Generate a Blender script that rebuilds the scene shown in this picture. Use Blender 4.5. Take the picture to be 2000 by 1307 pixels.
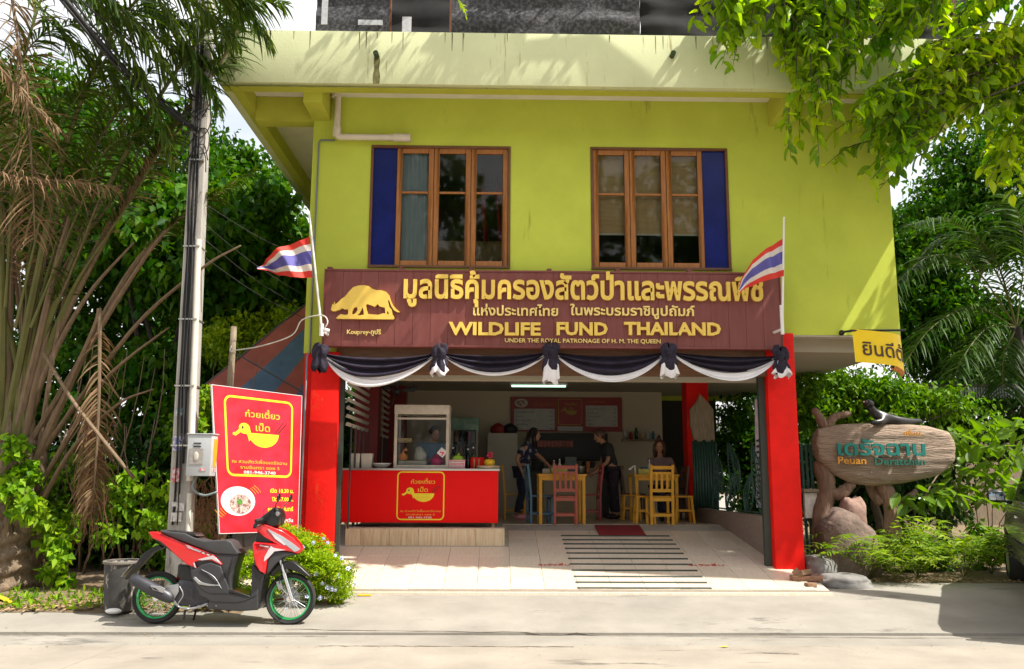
import bpy, bmesh, math, random
import numpy as np
from mathutils import Vector, Matrix, Euler, noise
R = math.radians
rng = random.Random(7)
nrg = np.random.default_rng(7)
sc = bpy.context.scene
col = sc.collection
for o in list(bpy.data.objects): bpy.data.objects.remove(o)

# ------------------------------------------------------------- camera
FPX = 1650.0
CAMLOC = Vector((0, 0, 1.6))
PITCH, YAW, ROLL = R(9.36), R(1.0), R(0.26)
cd = bpy.data.cameras.new('camera'); cam = bpy.data.objects.new('camera', cd); col.objects.link(cam)
cd.sensor_width = 36; cd.lens = FPX / 2000 * 36; cd.clip_end = 600; cd.clip_start = .05
CR = Matrix.Rotation(-YAW, 3, 'Z') @ Matrix.Rotation(math.pi / 2 + PITCH, 3, 'X') @ Matrix.Rotation(ROLL, 3, 'Z')
cam.matrix_world = Matrix.Translation(CAMLOC) @ CR.to_4x4()
sc.camera = cam

# ------------------------------------------------------------- world, sun, exposure
SUNV = Vector((0.62, -0.235, 1.0)).normalized()          # towards the sun
el = math.asin(SUNV.z)
w = bpy.data.worlds.new('World'); sc.world = w; w.use_nodes = True
nt = w.node_tree; nt.nodes.clear()
sky = nt.nodes.new('ShaderNodeTexSky'); sky.sky_type = 'NISHITA'; sky.sun_disc = False
sky.sun_elevation = el; sky.sun_rotation = math.atan2(SUNV.x, SUNV.y)
sky.air_density = 1.6; sky.dust_density = 5.0; sky.ozone_density = 1.0
bg = nt.nodes.new('ShaderNodeBackground'); bg.inputs[1].default_value = 0.13
wo = nt.nodes.new('ShaderNodeOutputWorld')

# thin bright cloud over the blue: procedural noise mixed into the sky
tcw = nt.nodes.new('ShaderNodeTexCoord'); nw = nt.nodes.new('ShaderNodeTexNoise'); nw.inputs['Scale'].default_value = 2.2; nw.inputs['Detail'].default_value = 7
mpw = nt.nodes.new('ShaderNodeMapping'); mpw.inputs['Scale'].default_value = (1, 1, 2.5); nt.links.new(tcw.outputs['Generated'], mpw.inputs[0]); nt.links.new(mpw.outputs[0], nw.inputs['Vector'])
mrw = nt.nodes.new('ShaderNodeMapRange'); mrw.inputs['From Min'].default_value = .36; mrw.inputs['From Max'].default_value = .60; mrw.inputs['To Min'].default_value = .35; mrw.inputs['To Max'].default_value = .95
nt.links.new(nw.outputs['Fac'], mrw.inputs['Value'])
mxw = nt.nodes.new('ShaderNodeMix'); mxw.data_type = 'RGBA'; nt.links.new(mrw.outputs[0], mxw.inputs['Factor']); nt.links.new(sky.outputs[0], mxw.inputs[6]); mxw.inputs[7].default_value = (6.7, 6.6, 6.55, 1)
nt.links.new(mxw.outputs[2], bg.inputs[0])
nt.links.new(bg.outputs[0], wo.inputs[0])
sl = bpy.data.lights.new('sun', 'SUN'); sl.energy = 4.8; sl.angle = R(0.53); sl.color = (1, .95, .86)
so = bpy.data.objects.new('sun', sl); col.objects.link(so)
so.rotation_euler = (-SUNV).to_track_quat('-Z', 'Y').to_euler(); so.location = (0, 0, 30)
vs = sc.view_settings
vs.view_transform = 'Standard'; vs.look = 'None'; vs.exposure = 0.75; vs.gamma = 1; vs.use_curve_mapping = False
sc.render.engine = 'CYCLES'
cy = sc.cycles
cy.max_bounces = 8; cy.diffuse_bounces = 4; cy.glossy_bounces = 3; cy.transparent_max_bounces = 12; cy.transmission_bounces = 4
cy.caustics_reflective = False; cy.caustics_refractive = False
cy.sample_clamp_indirect = 4.0
try: cy.use_denoising = True
except Exception: pass

# ------------------------------------------------------------- helpers
def P(px, py, Y):
    """point at depth Y (world) seen at photograph pixel px,py (used to place things at their measured spot)"""
    d = CR @ Vector(((px - 1000) / FPX, -(py - 653.5) / FPX, -1))
    return CAMLOC + d * (Y / d.y)
def PX(px, py, Y): return P(px, py, Y).x
def PZ(py, Y, px=1000): return P(px, py, Y).z
def groundz(y): return 0.0 if y < 8.88 else min(.2, .1 * (y - 8.68))
def rampz(y): return .236 + .189 * (y - 10.5)
FLOORZ = .82

class M:
    def __init__(s): s.v = []; s.f = []; s.m = []; s.k = 0
    def add(s, v, f):
        n = len(s.v); s.v += [tuple(p) for p in v]
        for q in f: s.f.append(tuple(i + n for i in q)); s.m.append(s.k)
        return s
    def bx(s, x0, x1, y0, y1, z0, z1):
        x0, x1 = sorted((x0, x1)); y0, y1 = sorted((y0, y1)); z0, z1 = sorted((z0, z1))
        return s.add([(x0,y0,z0),(x1,y0,z0),(x1,y1,z0),(x0,y1,z0),(x0,y0,z1),(x1,y0,z1),(x1,y1,z1),(x0,y1,z1)],
                     [(0,3,2,1),(4,5,6,7),(0,1,5,4),(1,2,6,5),(2,3,7,6),(3,0,4,7)])
    def box(s, c, d, rot=None):
        c = Vector(c); h = Vector(d) / 2
        rot = rot.to_matrix() if isinstance(rot, Euler) else (rot or Matrix.Identity(3))
        v = [c + rot @ Vector((a*h.x, b*h.y, e*h.z)) for e in (-1,1) for a,b in ((-1,-1),(1,-1),(1,1),(-1,1))]
        return s.add(v, [(0,3,2,1),(4,5,6,7),(0,1,5,4),(1,2,6,5),(2,3,7,6),(3,0,4,7)])
    def bar(s, p, q, w, h=None, up=(0,0,1)):
        p, q = Vector(p), Vector(q); h = h or w; d = (q - p).normalized(); up = Vector(up)
        if abs(d.dot(up)) > .98: up = Vector((0,1,0))
        a = d.cross(up).normalized() * w / 2; b = a.cross(d).normalized() * h / 2
        v = [p-a-b, p+a-b, p+a+b, p-a+b, q-a-b, q+a-b, q+a+b, q-a+b]
        return s.add(v, [(0,3,2,1),(4,5,6,7),(0,1,5,4),(1,2,6,5),(2,3,7,6),(3,0,4,7)])
    def tube(s, pts, r, n=8, caps=True, sq=1.0):
        pts = [Vector(p) for p in pts]; m = len(pts)
        if not hasattr(r, '__len__'): r = [r] * m
        v = []; f = []; prev = None
        for i, p in enumerate(pts):
            t = (pts[min(i+1, m-1)] - pts[max(i-1, 0)])
            t = t.normalized() if t.length > 1e-9 else Vector((0,0,1))
            if prev is None:
                a = t.orthogonal().normalized()
                if abs(t.z) < .9: a = t.cross(Vector((0,0,1))).normalized()
            else:
                a = (prev - t * prev.dot(t))
                a = a.normalized() if a.length > 1e-6 else t.orthogonal().normalized()
            prev = a; b = t.cross(a)
            for k in range(n):
                g = 2*math.pi*k/n
                v.append(p + a*math.cos(g)*r[i] + b*math.sin(g)*r[i]*sq)
        for i in range(m-1):
            for k in range(n):
                k2 = (k+1) % n
                f.append((i*n+k, i*n+k2, (i+1)*n+k2, (i+1)*n+k))
        if caps:
            f.append(tuple(range(n))[::-1]); f.append(tuple((m-1)*n+k for k in range(n)))
        return s.add(v, f)
    def lathe(s, prof, c=(0,0,0), n=16, mat=None, cap=True):
        """prof: list of (r,z) round the z axis; mat: optional 3x3"""
        c = Vector(c); v = []; f = []
        for r, z in prof:
            for k in range(n):
                g = 2*math.pi*k/n; q = Vector((r*math.cos(g), r*math.sin(g), z))
                v.append(c + (mat @ q if mat else q))
        m = len(prof)
        for i in range(m-1):
            for k in range(n):
                k2 = (k+1) % n; f.append((i*n+k, i*n+k2, (i+1)*n+k2, (i+1)*n+k))
        loop = abs(prof[0][0]-prof[-1][0]) < 1e-9 and abs(prof[0][1]-prof[-1][1]) < 1e-9
        if prof[0][0] > 1e-6 and not loop and cap: f.append(tuple(range(n))[::-1])
        if prof[-1][0] > 1e-6 and not loop and cap: f.append(tuple((m-1)*n+k for k in range(n)))
        return s.add(v, f)
    def ell(s, c, r, n=12, m=8, rot=None):
        c = Vector(c); v = []; f = []
        for i in range(m+1):
            th = math.pi*i/m
            for k in range(n):
                g = 2*math.pi*k/n
                q = Vector((r[0]*math.sin(th)*math.cos(g), r[1]*math.sin(th)*math.sin(g), r[2]*math.cos(th)))
                if rot: q = rot @ q
                v.append(c + q)
        for i in range(m):
            for k in range(n):
                k2 = (k+1) % n; f.append((i*n+k, (i+1)*n+k, (i+1)*n+k2, i*n+k2))
        return s.add(v, f)
    def prism(s, poly, a0, a1, fn=None):
        """poly in (x,z); extruded along y from a0 to a1; fn maps Vector->Vector"""
        n = len(poly); v = [Vector((x, a0, z)) for x, z in poly] + [Vector((x, a1, z)) for x, z in poly]
        if fn: v = [fn(q) for q in v]
        f = [tuple(range(n)), tuple(range(n, 2*n))[::-1]] + [(i, i+n, (i+1) % n + n, (i+1) % n) for i in range(n)]
        return s.add(v, f)
    def grid(s, fn, nu, nv):
        v = [fn(i/nu, j/nv) for j in range(nv+1) for i in range(nu+1)]
        f = [(j*(nu+1)+i, j*(nu+1)+i+1, (j+1)*(nu+1)+i+1, (j+1)*(nu+1)+i) for j in range(nv) for i in range(nu)]
        return s.add(v, f)
    def build(s, name, mats, parent=None, smooth=False, bevel=0, seg=2, kind=None, label=None, fix=True, solid=0, loc=None):
        me = bpy.data.meshes.new(name)
        L = Vector(loc) if loc is not None else Vector((0,0,0))
        if L.length: vv = [Vector(p) - L for p in s.v]
        else: vv = s.v
        me.from_pydata([tuple(p) for p in vv], [], s.f)
        if not isinstance(mats, (list, tuple)): mats = [mats]
        for m_ in mats: me.materials.append(m_)
        if len(mats) > 1: me.polygons.foreach_set('material_index', s.m)
        o = bpy.data.objects.new(name, me); col.objects.link(o)
        if fix or bevel or solid:
            bm = bmesh.new(); bm.from_mesh(me)
            bmesh.ops.remove_doubles(bm, verts=bm.verts, dist=1e-5)
            bmesh.ops.recalc_face_normals(bm, faces=bm.faces)
            if solid: bmesh.ops.solidify(bm, geom=bm.faces[:], thickness=solid)
            if bevel:
                es = [e for e in bm.edges if len(e.link_faces) == 2 and e.calc_face_angle(0) > .6]
                bmesh.ops.bevel(bm, geom=es, offset=bevel, segments=seg, profile=.6, affect='EDGES', clamp_overlap=True)
            bm.to_mesh(me); bm.free()
        if smooth is True: me.polygons.foreach_set('use_smooth', [True]*len(me.polygons))
        elif smooth == 'auto' or bevel: 
            me.polygons.foreach_set('use_smooth', [True]*len(me.polygons))
            me.set_sharp_from_angle(angle=R(38))
        if parent is not None:
            o.parent = parent; wm = wmat(parent)
            me.transform(wm.inverted() @ Matrix.Translation(L)) if not loc else None
            if loc is not None: o.matrix_basis = wm.inverted() @ Matrix.Translation(L)
        elif loc is not None: o.location = L
        if kind: o['kind'] = kind
        if label: o['label'] = label
        return o
def wmat(o):
    m = Matrix.Translation(o.location) @ o.rotation_euler.to_matrix().to_4x4() @ Matrix.Diagonal((*o.scale, 1))
    return wmat(o.parent) @ m if o.parent else m
def thing(name, label, cat, loc=(0,0,0), rz=0, group=None):
    o = bpy.data.objects.new(name, None); col.objects.link(o); o.empty_display_size = .1
    o.location = loc; o.rotation_euler = (0,0,rz); o['label'] = label; o['category'] = cat
    if group: o['group'] = group
    return o
def tag(o, label, cat, group=None):
    o['label'] = label; o['category'] = cat
    if group: o['group'] = group
    return o
def stuff(o, label, cat): o['kind'] = 'stuff'; return tag(o, label, cat)
def struct(o): o['kind'] = 'structure'; return o
KIDS = {}
def copy_tree(o, parent=None, label=None):
    c = o.copy(); col.objects.link(c)
    if parent is not None: c.parent = parent; c.matrix_parent_inverse = o.matrix_parent_inverse.copy()
    if label: c['label'] = label
    for ch in list(o.children): copy_tree(ch, c)
    return c
def place(o, loc, rz=0): o.location = loc; o.rotation_euler = (0,0,rz); return o

# ------------------------------------------------------------- materials
def _n(nt, t, **k):
    n = nt.nodes.new(t)
    for a, b in k.items(): setattr(n, a, b)
    return n
def mat(name, c, rough=.6, metal=0.0, var=.12, scale=6.0, bump=0.0, bscale=40.0, spec=.5, stretch=(1,1,1),
        c2=None, transl=0.0, rnd=0.0, island=0.0, coat=0.0, emit=0.0, detail=4, contrast=(.3,.7), spot=None, uvfree=True, bdist=.01):
    m = bpy.data.materials.new(name); m.use_nodes = True; t = m.node_tree; L = t.links.new
    b = t.nodes['Principled BSDF']
    b.inputs['Roughness'].default_value = rough; b.inputs['Metallic'].default_value = metal
    b.inputs['Specular IOR Level'].default_value = spec
    if coat: b.inputs['Coat Weight'].default_value = coat; b.inputs['Coat Roughness'].default_value = .08
    tc = _n(t, 'ShaderNodeTexCoord'); mp = _n(t, 'ShaderNodeMapping'); mp.inputs['Scale'].default_value = stretch
    L(tc.outputs['Object'], mp.inputs[0])
    nz = _n(t, 'ShaderNodeTexNoise'); nz.inputs['Scale'].default_value = scale; nz.inputs['Detail'].default_value = detail
    nz.inputs['Roughness'].default_value = .62
    L(mp.outputs[0], nz.inputs['Vector'])
    rp = _n(t, 'ShaderNodeMapRange'); rp.inputs['From Min'].default_value = contrast[0]; rp.inputs['From Max'].default_value = contrast[1]
    L(nz.outputs['Fac'], rp.inputs['Value'])
    mx = _n(t, 'ShaderNodeMix', data_type='RGBA'); L(rp.outputs[0], mx.inputs['Factor'])
    a = [max(0, x*(1-var)) for x in c]; d = list(c2) if c2 else [min(1, x*(1+var)) for x in c]
    if c2: a = list(c)
    mx.inputs[6].default_value = (*a, 1); mx.inputs[7].default_value = (*d, 1)
    cur = mx.outputs[2]
    if rnd or island:
        if island: src = _n(t, 'ShaderNodeNewGeometry').outputs['Random Per Island']; amt = island
        else: src = _n(t, 'ShaderNodeObjectInfo').outputs['Random']; amt = rnd
        mr = _n(t, 'ShaderNodeMapRange'); mr.inputs['To Min'].default_value = 1-amt; mr.inputs['To Max'].default_value = 1+amt
        L(src, mr.inputs['Value'])
        hs = _n(t, 'ShaderNodeHueSaturation'); L(mr.outputs[0], hs.inputs['Value']); L(cur, hs.inputs['Color'])
        m2 = _n(t, 'ShaderNodeMapRange'); m2.inputs['To Min'].default_value = .5+amt*.05; m2.inputs['To Max'].default_value = .5-amt*.06
        L(src, m2.inputs['Value']); L(m2.outputs[0], hs.inputs['Hue']); cur = hs.outputs[0]
    if spot:   # (colour, scale, threshold, stretch) stains of their own shape
        sm = _n(t, 'ShaderNodeMapping'); sm.inputs['Scale'].default_value = spot[3]; sm.inputs['Location'].default_value = (3.1, 1.7, .4)
        L(tc.outputs['Object'], sm.inputs[0])
        sn = _n(t, 'ShaderNodeTexNoise'); sn.inputs['Scale'].default_value = spot[1]; sn.inputs['Detail'].default_value = 6
        sn.inputs['Roughness'].default_value = .7
        L(sm.outputs[0], sn.inputs['Vector'])
        sr = _n(t, 'ShaderNodeMapRange'); sr.inputs['From Min'].default_value = spot[2]; sr.inputs['From Max'].default_value = spot[2]+.09
        L(sn.outputs['Fac'], sr.inputs['Value'])
        s2 = _n(t, 'ShaderNodeMix', data_type='RGBA'); L(sr.outputs[0], s2.inputs['Factor']); L(cur, s2.inputs[6])
        s2.inputs[7].default_value = (*spot[0], 1); cur = s2.outputs[2]
    L(cur, b.inputs['Base Color'])
    if emit: L(cur, b.inputs['Emission Color']); b.inputs['Emission Strength'].default_value = emit
    if bump:
        bn = _n(t, 'ShaderNodeTexNoise'); bn.inputs['Scale'].default_value = bscale; bn.inputs['Detail'].default_value = 6
        L(mp.outputs[0], bn.inputs['Vector'])
        bp = _n(t, 'ShaderNodeBump'); bp.inputs['Strength'].default_value = bump; bp.inputs['Distance'].default_value = bdist
        L(bn.outputs['Fac'], bp.inputs['Height']); L(bp.outputs[0], b.inputs['Normal'])
    if transl:
        tr = _n(t, 'ShaderNodeBsdfTranslucent'); ms = _n(t, 'ShaderNodeMixShader'); ms.inputs[0].default_value = transl
        hb = _n(t, 'ShaderNodeHueSaturation'); hb.inputs['Value'].default_value = 1.5; hb.inputs['Saturation'].default_value = 1.15
        L(cur, hb.inputs['Color']); L(hb.outputs[0], tr.inputs['Color'])
        out = t.nodes['Material Output']; L(b.outputs[0], ms.inputs[1]); L(tr.outputs[0], ms.inputs[2]); L(ms.outputs[0], out.inputs[0])
    return m
def glass(name, tint=(.75,.8,.8), clear=.85, rough=.03, ior=1.5):
    m = bpy.data.materials.new(name); m.use_nodes = True; t = m.node_tree; L = t.links.new
    t.nodes.remove(t.nodes['Principled BSDF'])
    tr = _n(t, 'ShaderNodeBsdfTransparent'); tr.inputs[0].default_value = (*[x*clear for x in tint], 1)
    gl = _n(t, 'ShaderNodeBsdfGlossy'); gl.inputs['Roughness'].default_value = rough
    fr = _n(t, 'ShaderNodeFresnel'); fr.inputs[0].default_value = ior
    ms = _n(t, 'ShaderNodeMixShader'); L(fr.outputs[0], ms.inputs[0]); L(tr.outputs[0], ms.inputs[1]); L(gl.outputs[0], ms.inputs[2])
    L(ms.outputs[0], t.nodes['Material Output'].inputs[0]); return m
def tile_floor(name, c, tw, th, grout):
    m = mat(name, c, rough=.35, var=.14, scale=14, stretch=(1, .12, 1), detail=5, c2=[x*.82 for x in c])
    t = m.node_tree; L = t.links.new; b = t.nodes['Principled BSDF']
    src = b.inputs['Base Color'].links[0].from_socket
    tc = [n for n in t.nodes if n.type == 'TEX_COORD'][0]
    br = _n(t, 'ShaderNodeTexBrick'); br.offset = 0; br.inputs['Scale'].default_value = 1
    br.inputs['Brick Width'].default_value = tw; br.inputs['Row Height'].default_value = th
    br.inputs['Mortar Size'].default_value = .004; br.inputs['Mortar Smooth'].default_value = .2
    L(tc.outputs['Object'], br.inputs['Vector'])
    mx = _n(t, 'ShaderNodeMix', data_type='RGBA'); L(br.outputs['Fac'], mx.inputs['Factor']); L(src, mx.inputs[6])
    mx.inputs[7].default_value = (*grout, 1); L(mx.outputs[2], b.inputs['Base Color'])
    return m

MT = {}
def mk(k, *a, **kw): MT[k] = mat(k, *a, **kw); return MT[k]
mk('lime_wall', (.51,.58,.075), rough=.85, var=.10, scale=1.1, bump=.2, bscale=60, detail=8, spec=.25, spot=((.33,.35,.05), 1.6, .63, (2.2,2.2,.35)))
mk('lime_fascia', (.62,.65,.38), rough=.8, var=.07, scale=1.5, bump=.2, bscale=50, spot=((.36,.34,.15), 3.0, .60, (4,4,.30)))
mk('lime_dark', (.47,.48,.05), rough=.8, var=.08, scale=2, bump=.15, bscale=50)
mk('soffit', (.74,.69,.62), rough=.9, var=.08, scale=3, spot=((.45,.38,.30), 3, .64, (1,1,1)))
mk('red_paint', (.74,.008,.004), rough=.6, spec=.22, var=.16, scale=2.6, detail=9, bump=.3, bscale=24, spot=((.70,.05,.012), 2.5, .62, (1.5,1.5,.5)))
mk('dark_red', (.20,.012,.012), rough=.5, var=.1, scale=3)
mk('cream_wall', (.54,.47,.35), rough=.85, var=.05, scale=1)
mk('grey_white', (.50,.47,.40), rough=.85, var=.05, scale=1)
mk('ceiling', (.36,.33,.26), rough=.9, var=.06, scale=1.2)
mk('wood_window', (.34,.125,.022), rough=.45, var=.28, scale=9, stretch=(6,6,.5), bump=.08, bscale=60)
mk('wood_dark', (.13,.055,.02), rough=.5, var=.3, scale=8, stretch=(.5,4,4), bump=.1)
mk('navy', (.010,.016,.13), rough=.2, var=.25, scale=3, spec=.22)
mk('pvc', (.68,.60,.49), rough=.5, var=.06)
mk('steel', (.55,.53,.5), rough=.35, metal=.9, var=.05)
mk('dark_steel', (.06,.065,.065), rough=.45, metal=.4, var=.2)
mk('black', (.012,.012,.012), rough=.5, var=.2)
mk('rubber', (.018,.018,.017), rough=.8, var=.3, bump=.2)
mk('white', (.75,.74,.72), rough=.5, var=.04)
mk('tile', (.73,.64,.52), rough=.3, var=.1, scale=8, stretch=(5,.6,1), c2=(.60,.49,.38), rnd=.06, detail=6, bump=.04)
mk('tile_front', (.72,.57,.38), rough=.35, var=.1, scale=6, stretch=(6,1,.5), c2=(.50,.30,.15), rnd=.06, detail=6, contrast=(.42,.75))
mk('grout', (.42,.38,.33), rough=.9)
MT['tile_floor'] = tile_floor('tile_floor', (.56,.48,.38), .41, .46, (.3,.27,.22))
mk('concrete', (.235,.207,.17), rough=.92, var=.13, scale=1.2, bump=.35, bscale=35, c2=(.345,.305,.25), spot=((.125,.11,.09), 1.4, .59, (.5,2,1)), detail=10)
mk('concrete_apron', (.215,.198,.17), rough=.9, var=.13, scale=1.0, bump=.3, bscale=30, c2=(.325,.30,.258), spot=((.12,.112,.10), 1.1, .58, (.6,1.6,1)), detail=8)
mk('crack', (.13,.105,.08), rough=1)
mk('soil', (.17,.12,.07), rough=1, var=.4, scale=12, bump=.6, bscale=30)
mk('brown_board', (.165,.036,.030), rough=.55, var=.25, scale=5, stretch=(2.5,2.5,.35), c2=(.205,.062,.052), bump=.08, bscale=40, contrast=(.35,.8))
mk('gold', (.80,.55,.10), rough=.45, var=.06, scale=9)
mk('gold_pale', (.82,.62,.20), rough=.5, var=.06, scale=9)
# ------------------------------------------------------------- lettering
TONES = '่้๊๋'; UPPER = 'ิีึืัํ'
def text_arrays(s, res=2, offset=0.0, sx=1.0, extrude=0.0):
    """returns list of verts (x,y,z) and faces of a flat or extruded line of text, size 1, starting at x=0"""
    c = bpy.data.curves.new('text', 'FONT'); c.body = s; c.size = 1; c.resolution_u = res; c.offset = offset
    c.extrude = extrude; c.fill_mode = 'BOTH' if extrude else 'FRONT'
    for i, ch in enumerate(s):
        if ch in TONES and i and s[i-1] in UPPER: c.body_format[i].material_index = 1
        elif (ch in TONES or ch in UPPER) and i and s[i-1] in 'ปฝฟ': c.body_format[i].material_index = 2
    o = bpy.data.objects.new('text', c); col.objects.link(o)
    dg = bpy.context.evaluated_depsgraph_get()
    me = bpy.data.meshes.new_from_object(o.evaluated_get(dg), depsgraph=dg)
    V = np.array([v.co[:] for v in me.vertices]); F = [tuple(p.vertices) for p in me.polygons]
    up = set()
    for p in me.polygons:
        if p.material_index == 1: up.update(p.vertices)
    if up: V[list(up), 1] += .19
    lf_ = set(v for p in me.polygons if p.material_index == 2 for v in p.vertices)
    if lf_: V[list(lf_), 0] -= .13
    V[:, 0] *= sx
    bpy.data.objects.remove(o); bpy.data.curves.remove(c); bpy.data.meshes.remove(me)
    return V, F
def text_m(m, s, x0, x1, zb, H, y, depth=.003, frame=None, res=2, offset=0.0, fit='h', top=False):
    """put text s on the xz plane at y, baseline zb, cap height H, squeezed to x0..x1 (frame: Matrix mapping local->world)"""
    V, F = text_arrays(s, res, offset, extrude=.02)
    cap = .70
    k = H / cap; a, b = V[:,0].min(), V[:,0].max(); kx = (x1-x0)/(b-a)
    zmax = V[:,2].max(); out = []
    for x, yy, z in V:
        q = Vector((x0 + (x-a)*kx, y - (z+zmax)/(2*zmax)*depth, zb + yy*k))
        out.append(frame @ q if frame else q)
    m.add(out, F); return m
def letters(s, x0, x1, zb, H, y, depth, mt, parent, offset=0.0, res=2):
    """extruded letters, each separable cluster its own object"""
    V, F = text_arrays(s, res, offset, extrude=.02)
    a, b = V[:,0].min(), V[:,0].max(); kx = (x1-x0)/(b-a); k = H/.70; zmax = V[:,2].max()
    par = list(range(len(V)))
    def find(i):
        while par[i] != i: par[i] = par[par[i]]; i = par[i]
        return i
    key = {}
    for i, q in enumerate(V):
        kk = (round(q[0], 4), round(q[1], 4), round(q[2], 4))
        if kk in key: par[find(i)] = find(key[kk])
        else: key[kk] = i
    for f in F:
        for j in f[1:]: par[find(j)] = find(f[0])
    comps = {}
    for i in range(len(V)): comps.setdefault(find(i), []).append(i)
    # merge components by x-overlap (marks above / below a consonant)
    cl = [[V[ix,0].min(), V[ix,0].max(), ix] for ix in comps.values()]
    cl.sort(key=lambda c: -(c[1]-c[0])); out = []
    for c in cl:
        for o_ in out:
            ov = min(c[1], o_[1]) - max(c[0], o_[0])
            if ov > .5*(c[1]-c[0]): o_[2] = o_[2]+c[2]; break
        else: out.append([c[0], c[1], list(c[2])])
    out.sort()
    for c in out:
        ids = {v: i for i, v in enumerate(sorted(c[2]))}
        m = M(); vv = []
        for v in ids:
            x, yy, z = V[v]; vv.append((x0+(x-a)*kx, y-(z+zmax)/(2*zmax)*depth, zb+yy*k))
        m.add(vv, [tuple(ids[i] for i in f) for f in F if f[0] in ids])
        m.build('letter', mt, parent, fix=True)

# ------------------------------------------------------------- ground
SX0, SX1 = -60, 60
m = M(); m.bx(SX0, SX1, -30, 8.331, -.4, 0); struct(m.build('road', MT['concrete']))
m = M(); m.bx(SX0, SX1, 8.337, 8.879, -.4, -.004); struct(m.build('road_gutter', MT['concrete_apron']))
m = M(); m.bx(SX0, SX1, 8.32, 8.34, -.3, -.012); m.bx(SX0, SX1, 8.87, 8.89, -.3, -.012); struct(m.build('road_joint', MT['crack'], fix=False))
m = M()
def apr(u, v):
    x = SX0 + (SX1-SX0)*u; ys = [8.885, 10.68, 14, 60][int(round(v*3))]
    return (x, ys, groundz(ys) + .003*0)
m.grid(apr, 60, 3); m.bx(SX0, SX1, 8.8851, 8.9, -.4, groundz(8.8851)-.0005); ap = struct(m.build('pavement', MT['concrete_apron']))
m = M(); m.bx(-90, 90, -90, -30.0, -.5, -.02); m.bx(-90, 90, 60, 160, -.5, .18)
m.bx(-90, -60, -30, 60, -.5, -.02); m.bx(60, 90, -30, 60, -.5, -.02)
struct(m.build('terrain', MT['soil']))
# soil strip under the palms and behind the pavement
def soilp(pts, name, mt, dz):
    m = M(); n = len(pts); m.add([(x, y, groundz(y)+dz) for x, y in pts], [tuple(range(n))]); return struct(m.build(name, mt))
def soil_sheet(x0, x1, y0, y1, nx, ny, wob, name):
    m = M()
    def f(u, v):
        x = x0+(x1-x0)*u; y = y0+(y1-y0)*v**1.6
        if v < .001: y += wob*(noise.noise((x*1.7, 3, 0)) + .5*noise.noise((x*6, 1, 0)))
        z = groundz(y) + (.004 if v < .001 else .02 + .05*max(0, noise.noise((x*1.3, y*1.3, 5))+.3))
        return (x, y, z)
    m.grid(f, nx, ny); return struct(m.build(name, MT['soil'], smooth=True))
soil_sheet(-30, -2.75, 9.62, 30, 120, 16, .12, 'soil')
m = M()
def f(u, v):
    x = 4.95+25*u; y0 = 11.45 if x > 5.2 else 11.75
    y = y0 + 18*v**1.6
    return (x, y, .2 + (.004 if v < .01 else .03+.05*max(0, noise.noise((x, y, 1)))))
m.grid(f, 60, 12); struct(m.build('soil', MT['soil'], smooth=True))
# cracks across the road slab
def strip(pts, w, z, name, mt):
    m = M(); v = []; f = []
    for i, (x, y) in enumerate(pts):
        ww = w*(.4+.9*rng.random()); v += [(x, y-ww, z+groundz(y)), (x+.004, y+ww, z+groundz(y))]
        if i: k = 2*i; f.append((k-2, k-1, k+1, k))
    m.add(v, f); return struct(m.build(name, mt, fix=False))
def roadpt(px, py):
    d = CR @ Vector(((px-1000)/FPX, -(py-653.5)/FPX, -1)); t = -1.6/d.z; q = CAMLOC + d*t; return q.x, q.y
a = roadpt(60, 1330); b = roadpt(250, 1257)
strip([(a[0]+(b[0]-a[0])*t/24, a[1]+(b[1]-a[1])*t/24 + .015*noise.noise((t*.7, 0, 0))) for t in range(25)], .013, .004, 'road_crack', MT['crack'])
for (a, b) in (((560, 1236), (1990, 1248)), ((0, 1241), (640, 1243)), ((620, 1262), (1120, 1264)), ((1490, 1276), (1560, 1278))):
    A, B = roadpt(*a), roadpt(*b); n = 60
    strip([(A[0]+(B[0]-A[0])*t/n, A[1]+(B[1]-A[1])*t/n + .03*noise.noise((t*.35, a[0], 0))) for t in range(n+1)], .009, .004, 'road_crack', MT['crack'])

# ------------------------------------------------------------- tiled ramp and raised shop floor
TX0 = PX(864.4, 1150, 10.5); TW = .41; TL = .46
XPL = PX(985, 1032, 12.4)            # right end of the raised platform
k0 = -8; XL = TX0 + k0*TW
XR = PX(1612, 1140, 10.62)
ang = math.atan(.189); c_, s_ = math.cos(ang), math.sin(ang)
YB = 10.5
ramp = M()
# wedge under the tiles
yr = 13.59
ramp.add([(XL,YB,.05),(XR,YB,.05),(XR,yr,.05),(XL,yr,.05),(XL,YB,rampz(YB)-.012),(XR,YB,rampz(YB)-.012),(XR,yr,FLOORZ-.012),(XL,yr,FLOORZ-.012)],
         [(0,3,2,1),(4,5,6,7),(0,1,5,4),(1,2,6,5),(2,3,7,6),(3,0,4,7)])
rb = struct(ramp.build('ramp', MT['grout']))
m = M(); m.box((0,0,0), (TW-.005, TL-.005, .012)); tile0 = None
me_tile = None
tot = int((XR-XL)/TW)+1; nrow = 7
for j in range(nrow):
    for i in range(tot):
        x = XL + (i+.5)*TW; t = (j+.5)*TL
        y = YB + t*c_; z = rampz(YB) + t*s_ - .006
        wd = TW
        if x+TW/2 > XR+.02:
            continue
        if j == nrow-1 and y + TL/2 > yr+.05: continue
        if x - TW/2 < XPL-.1 and y + .2 > 12.42: continue
        if me_tile is None:
            o = m.build('tile', MT['tile'], bevel=.0015, seg=1); me_tile = o.data
        else:
            o = bpy.data.objects.new('tile', me_tile); col.objects.link(o)
        o.location = (x, y, z + rng.uniform(-.0012, .0012)); o.rotation_euler = (ang + rng.uniform(-.002,.002), rng.uniform(-.003,.003), 0); o.parent = rb
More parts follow.
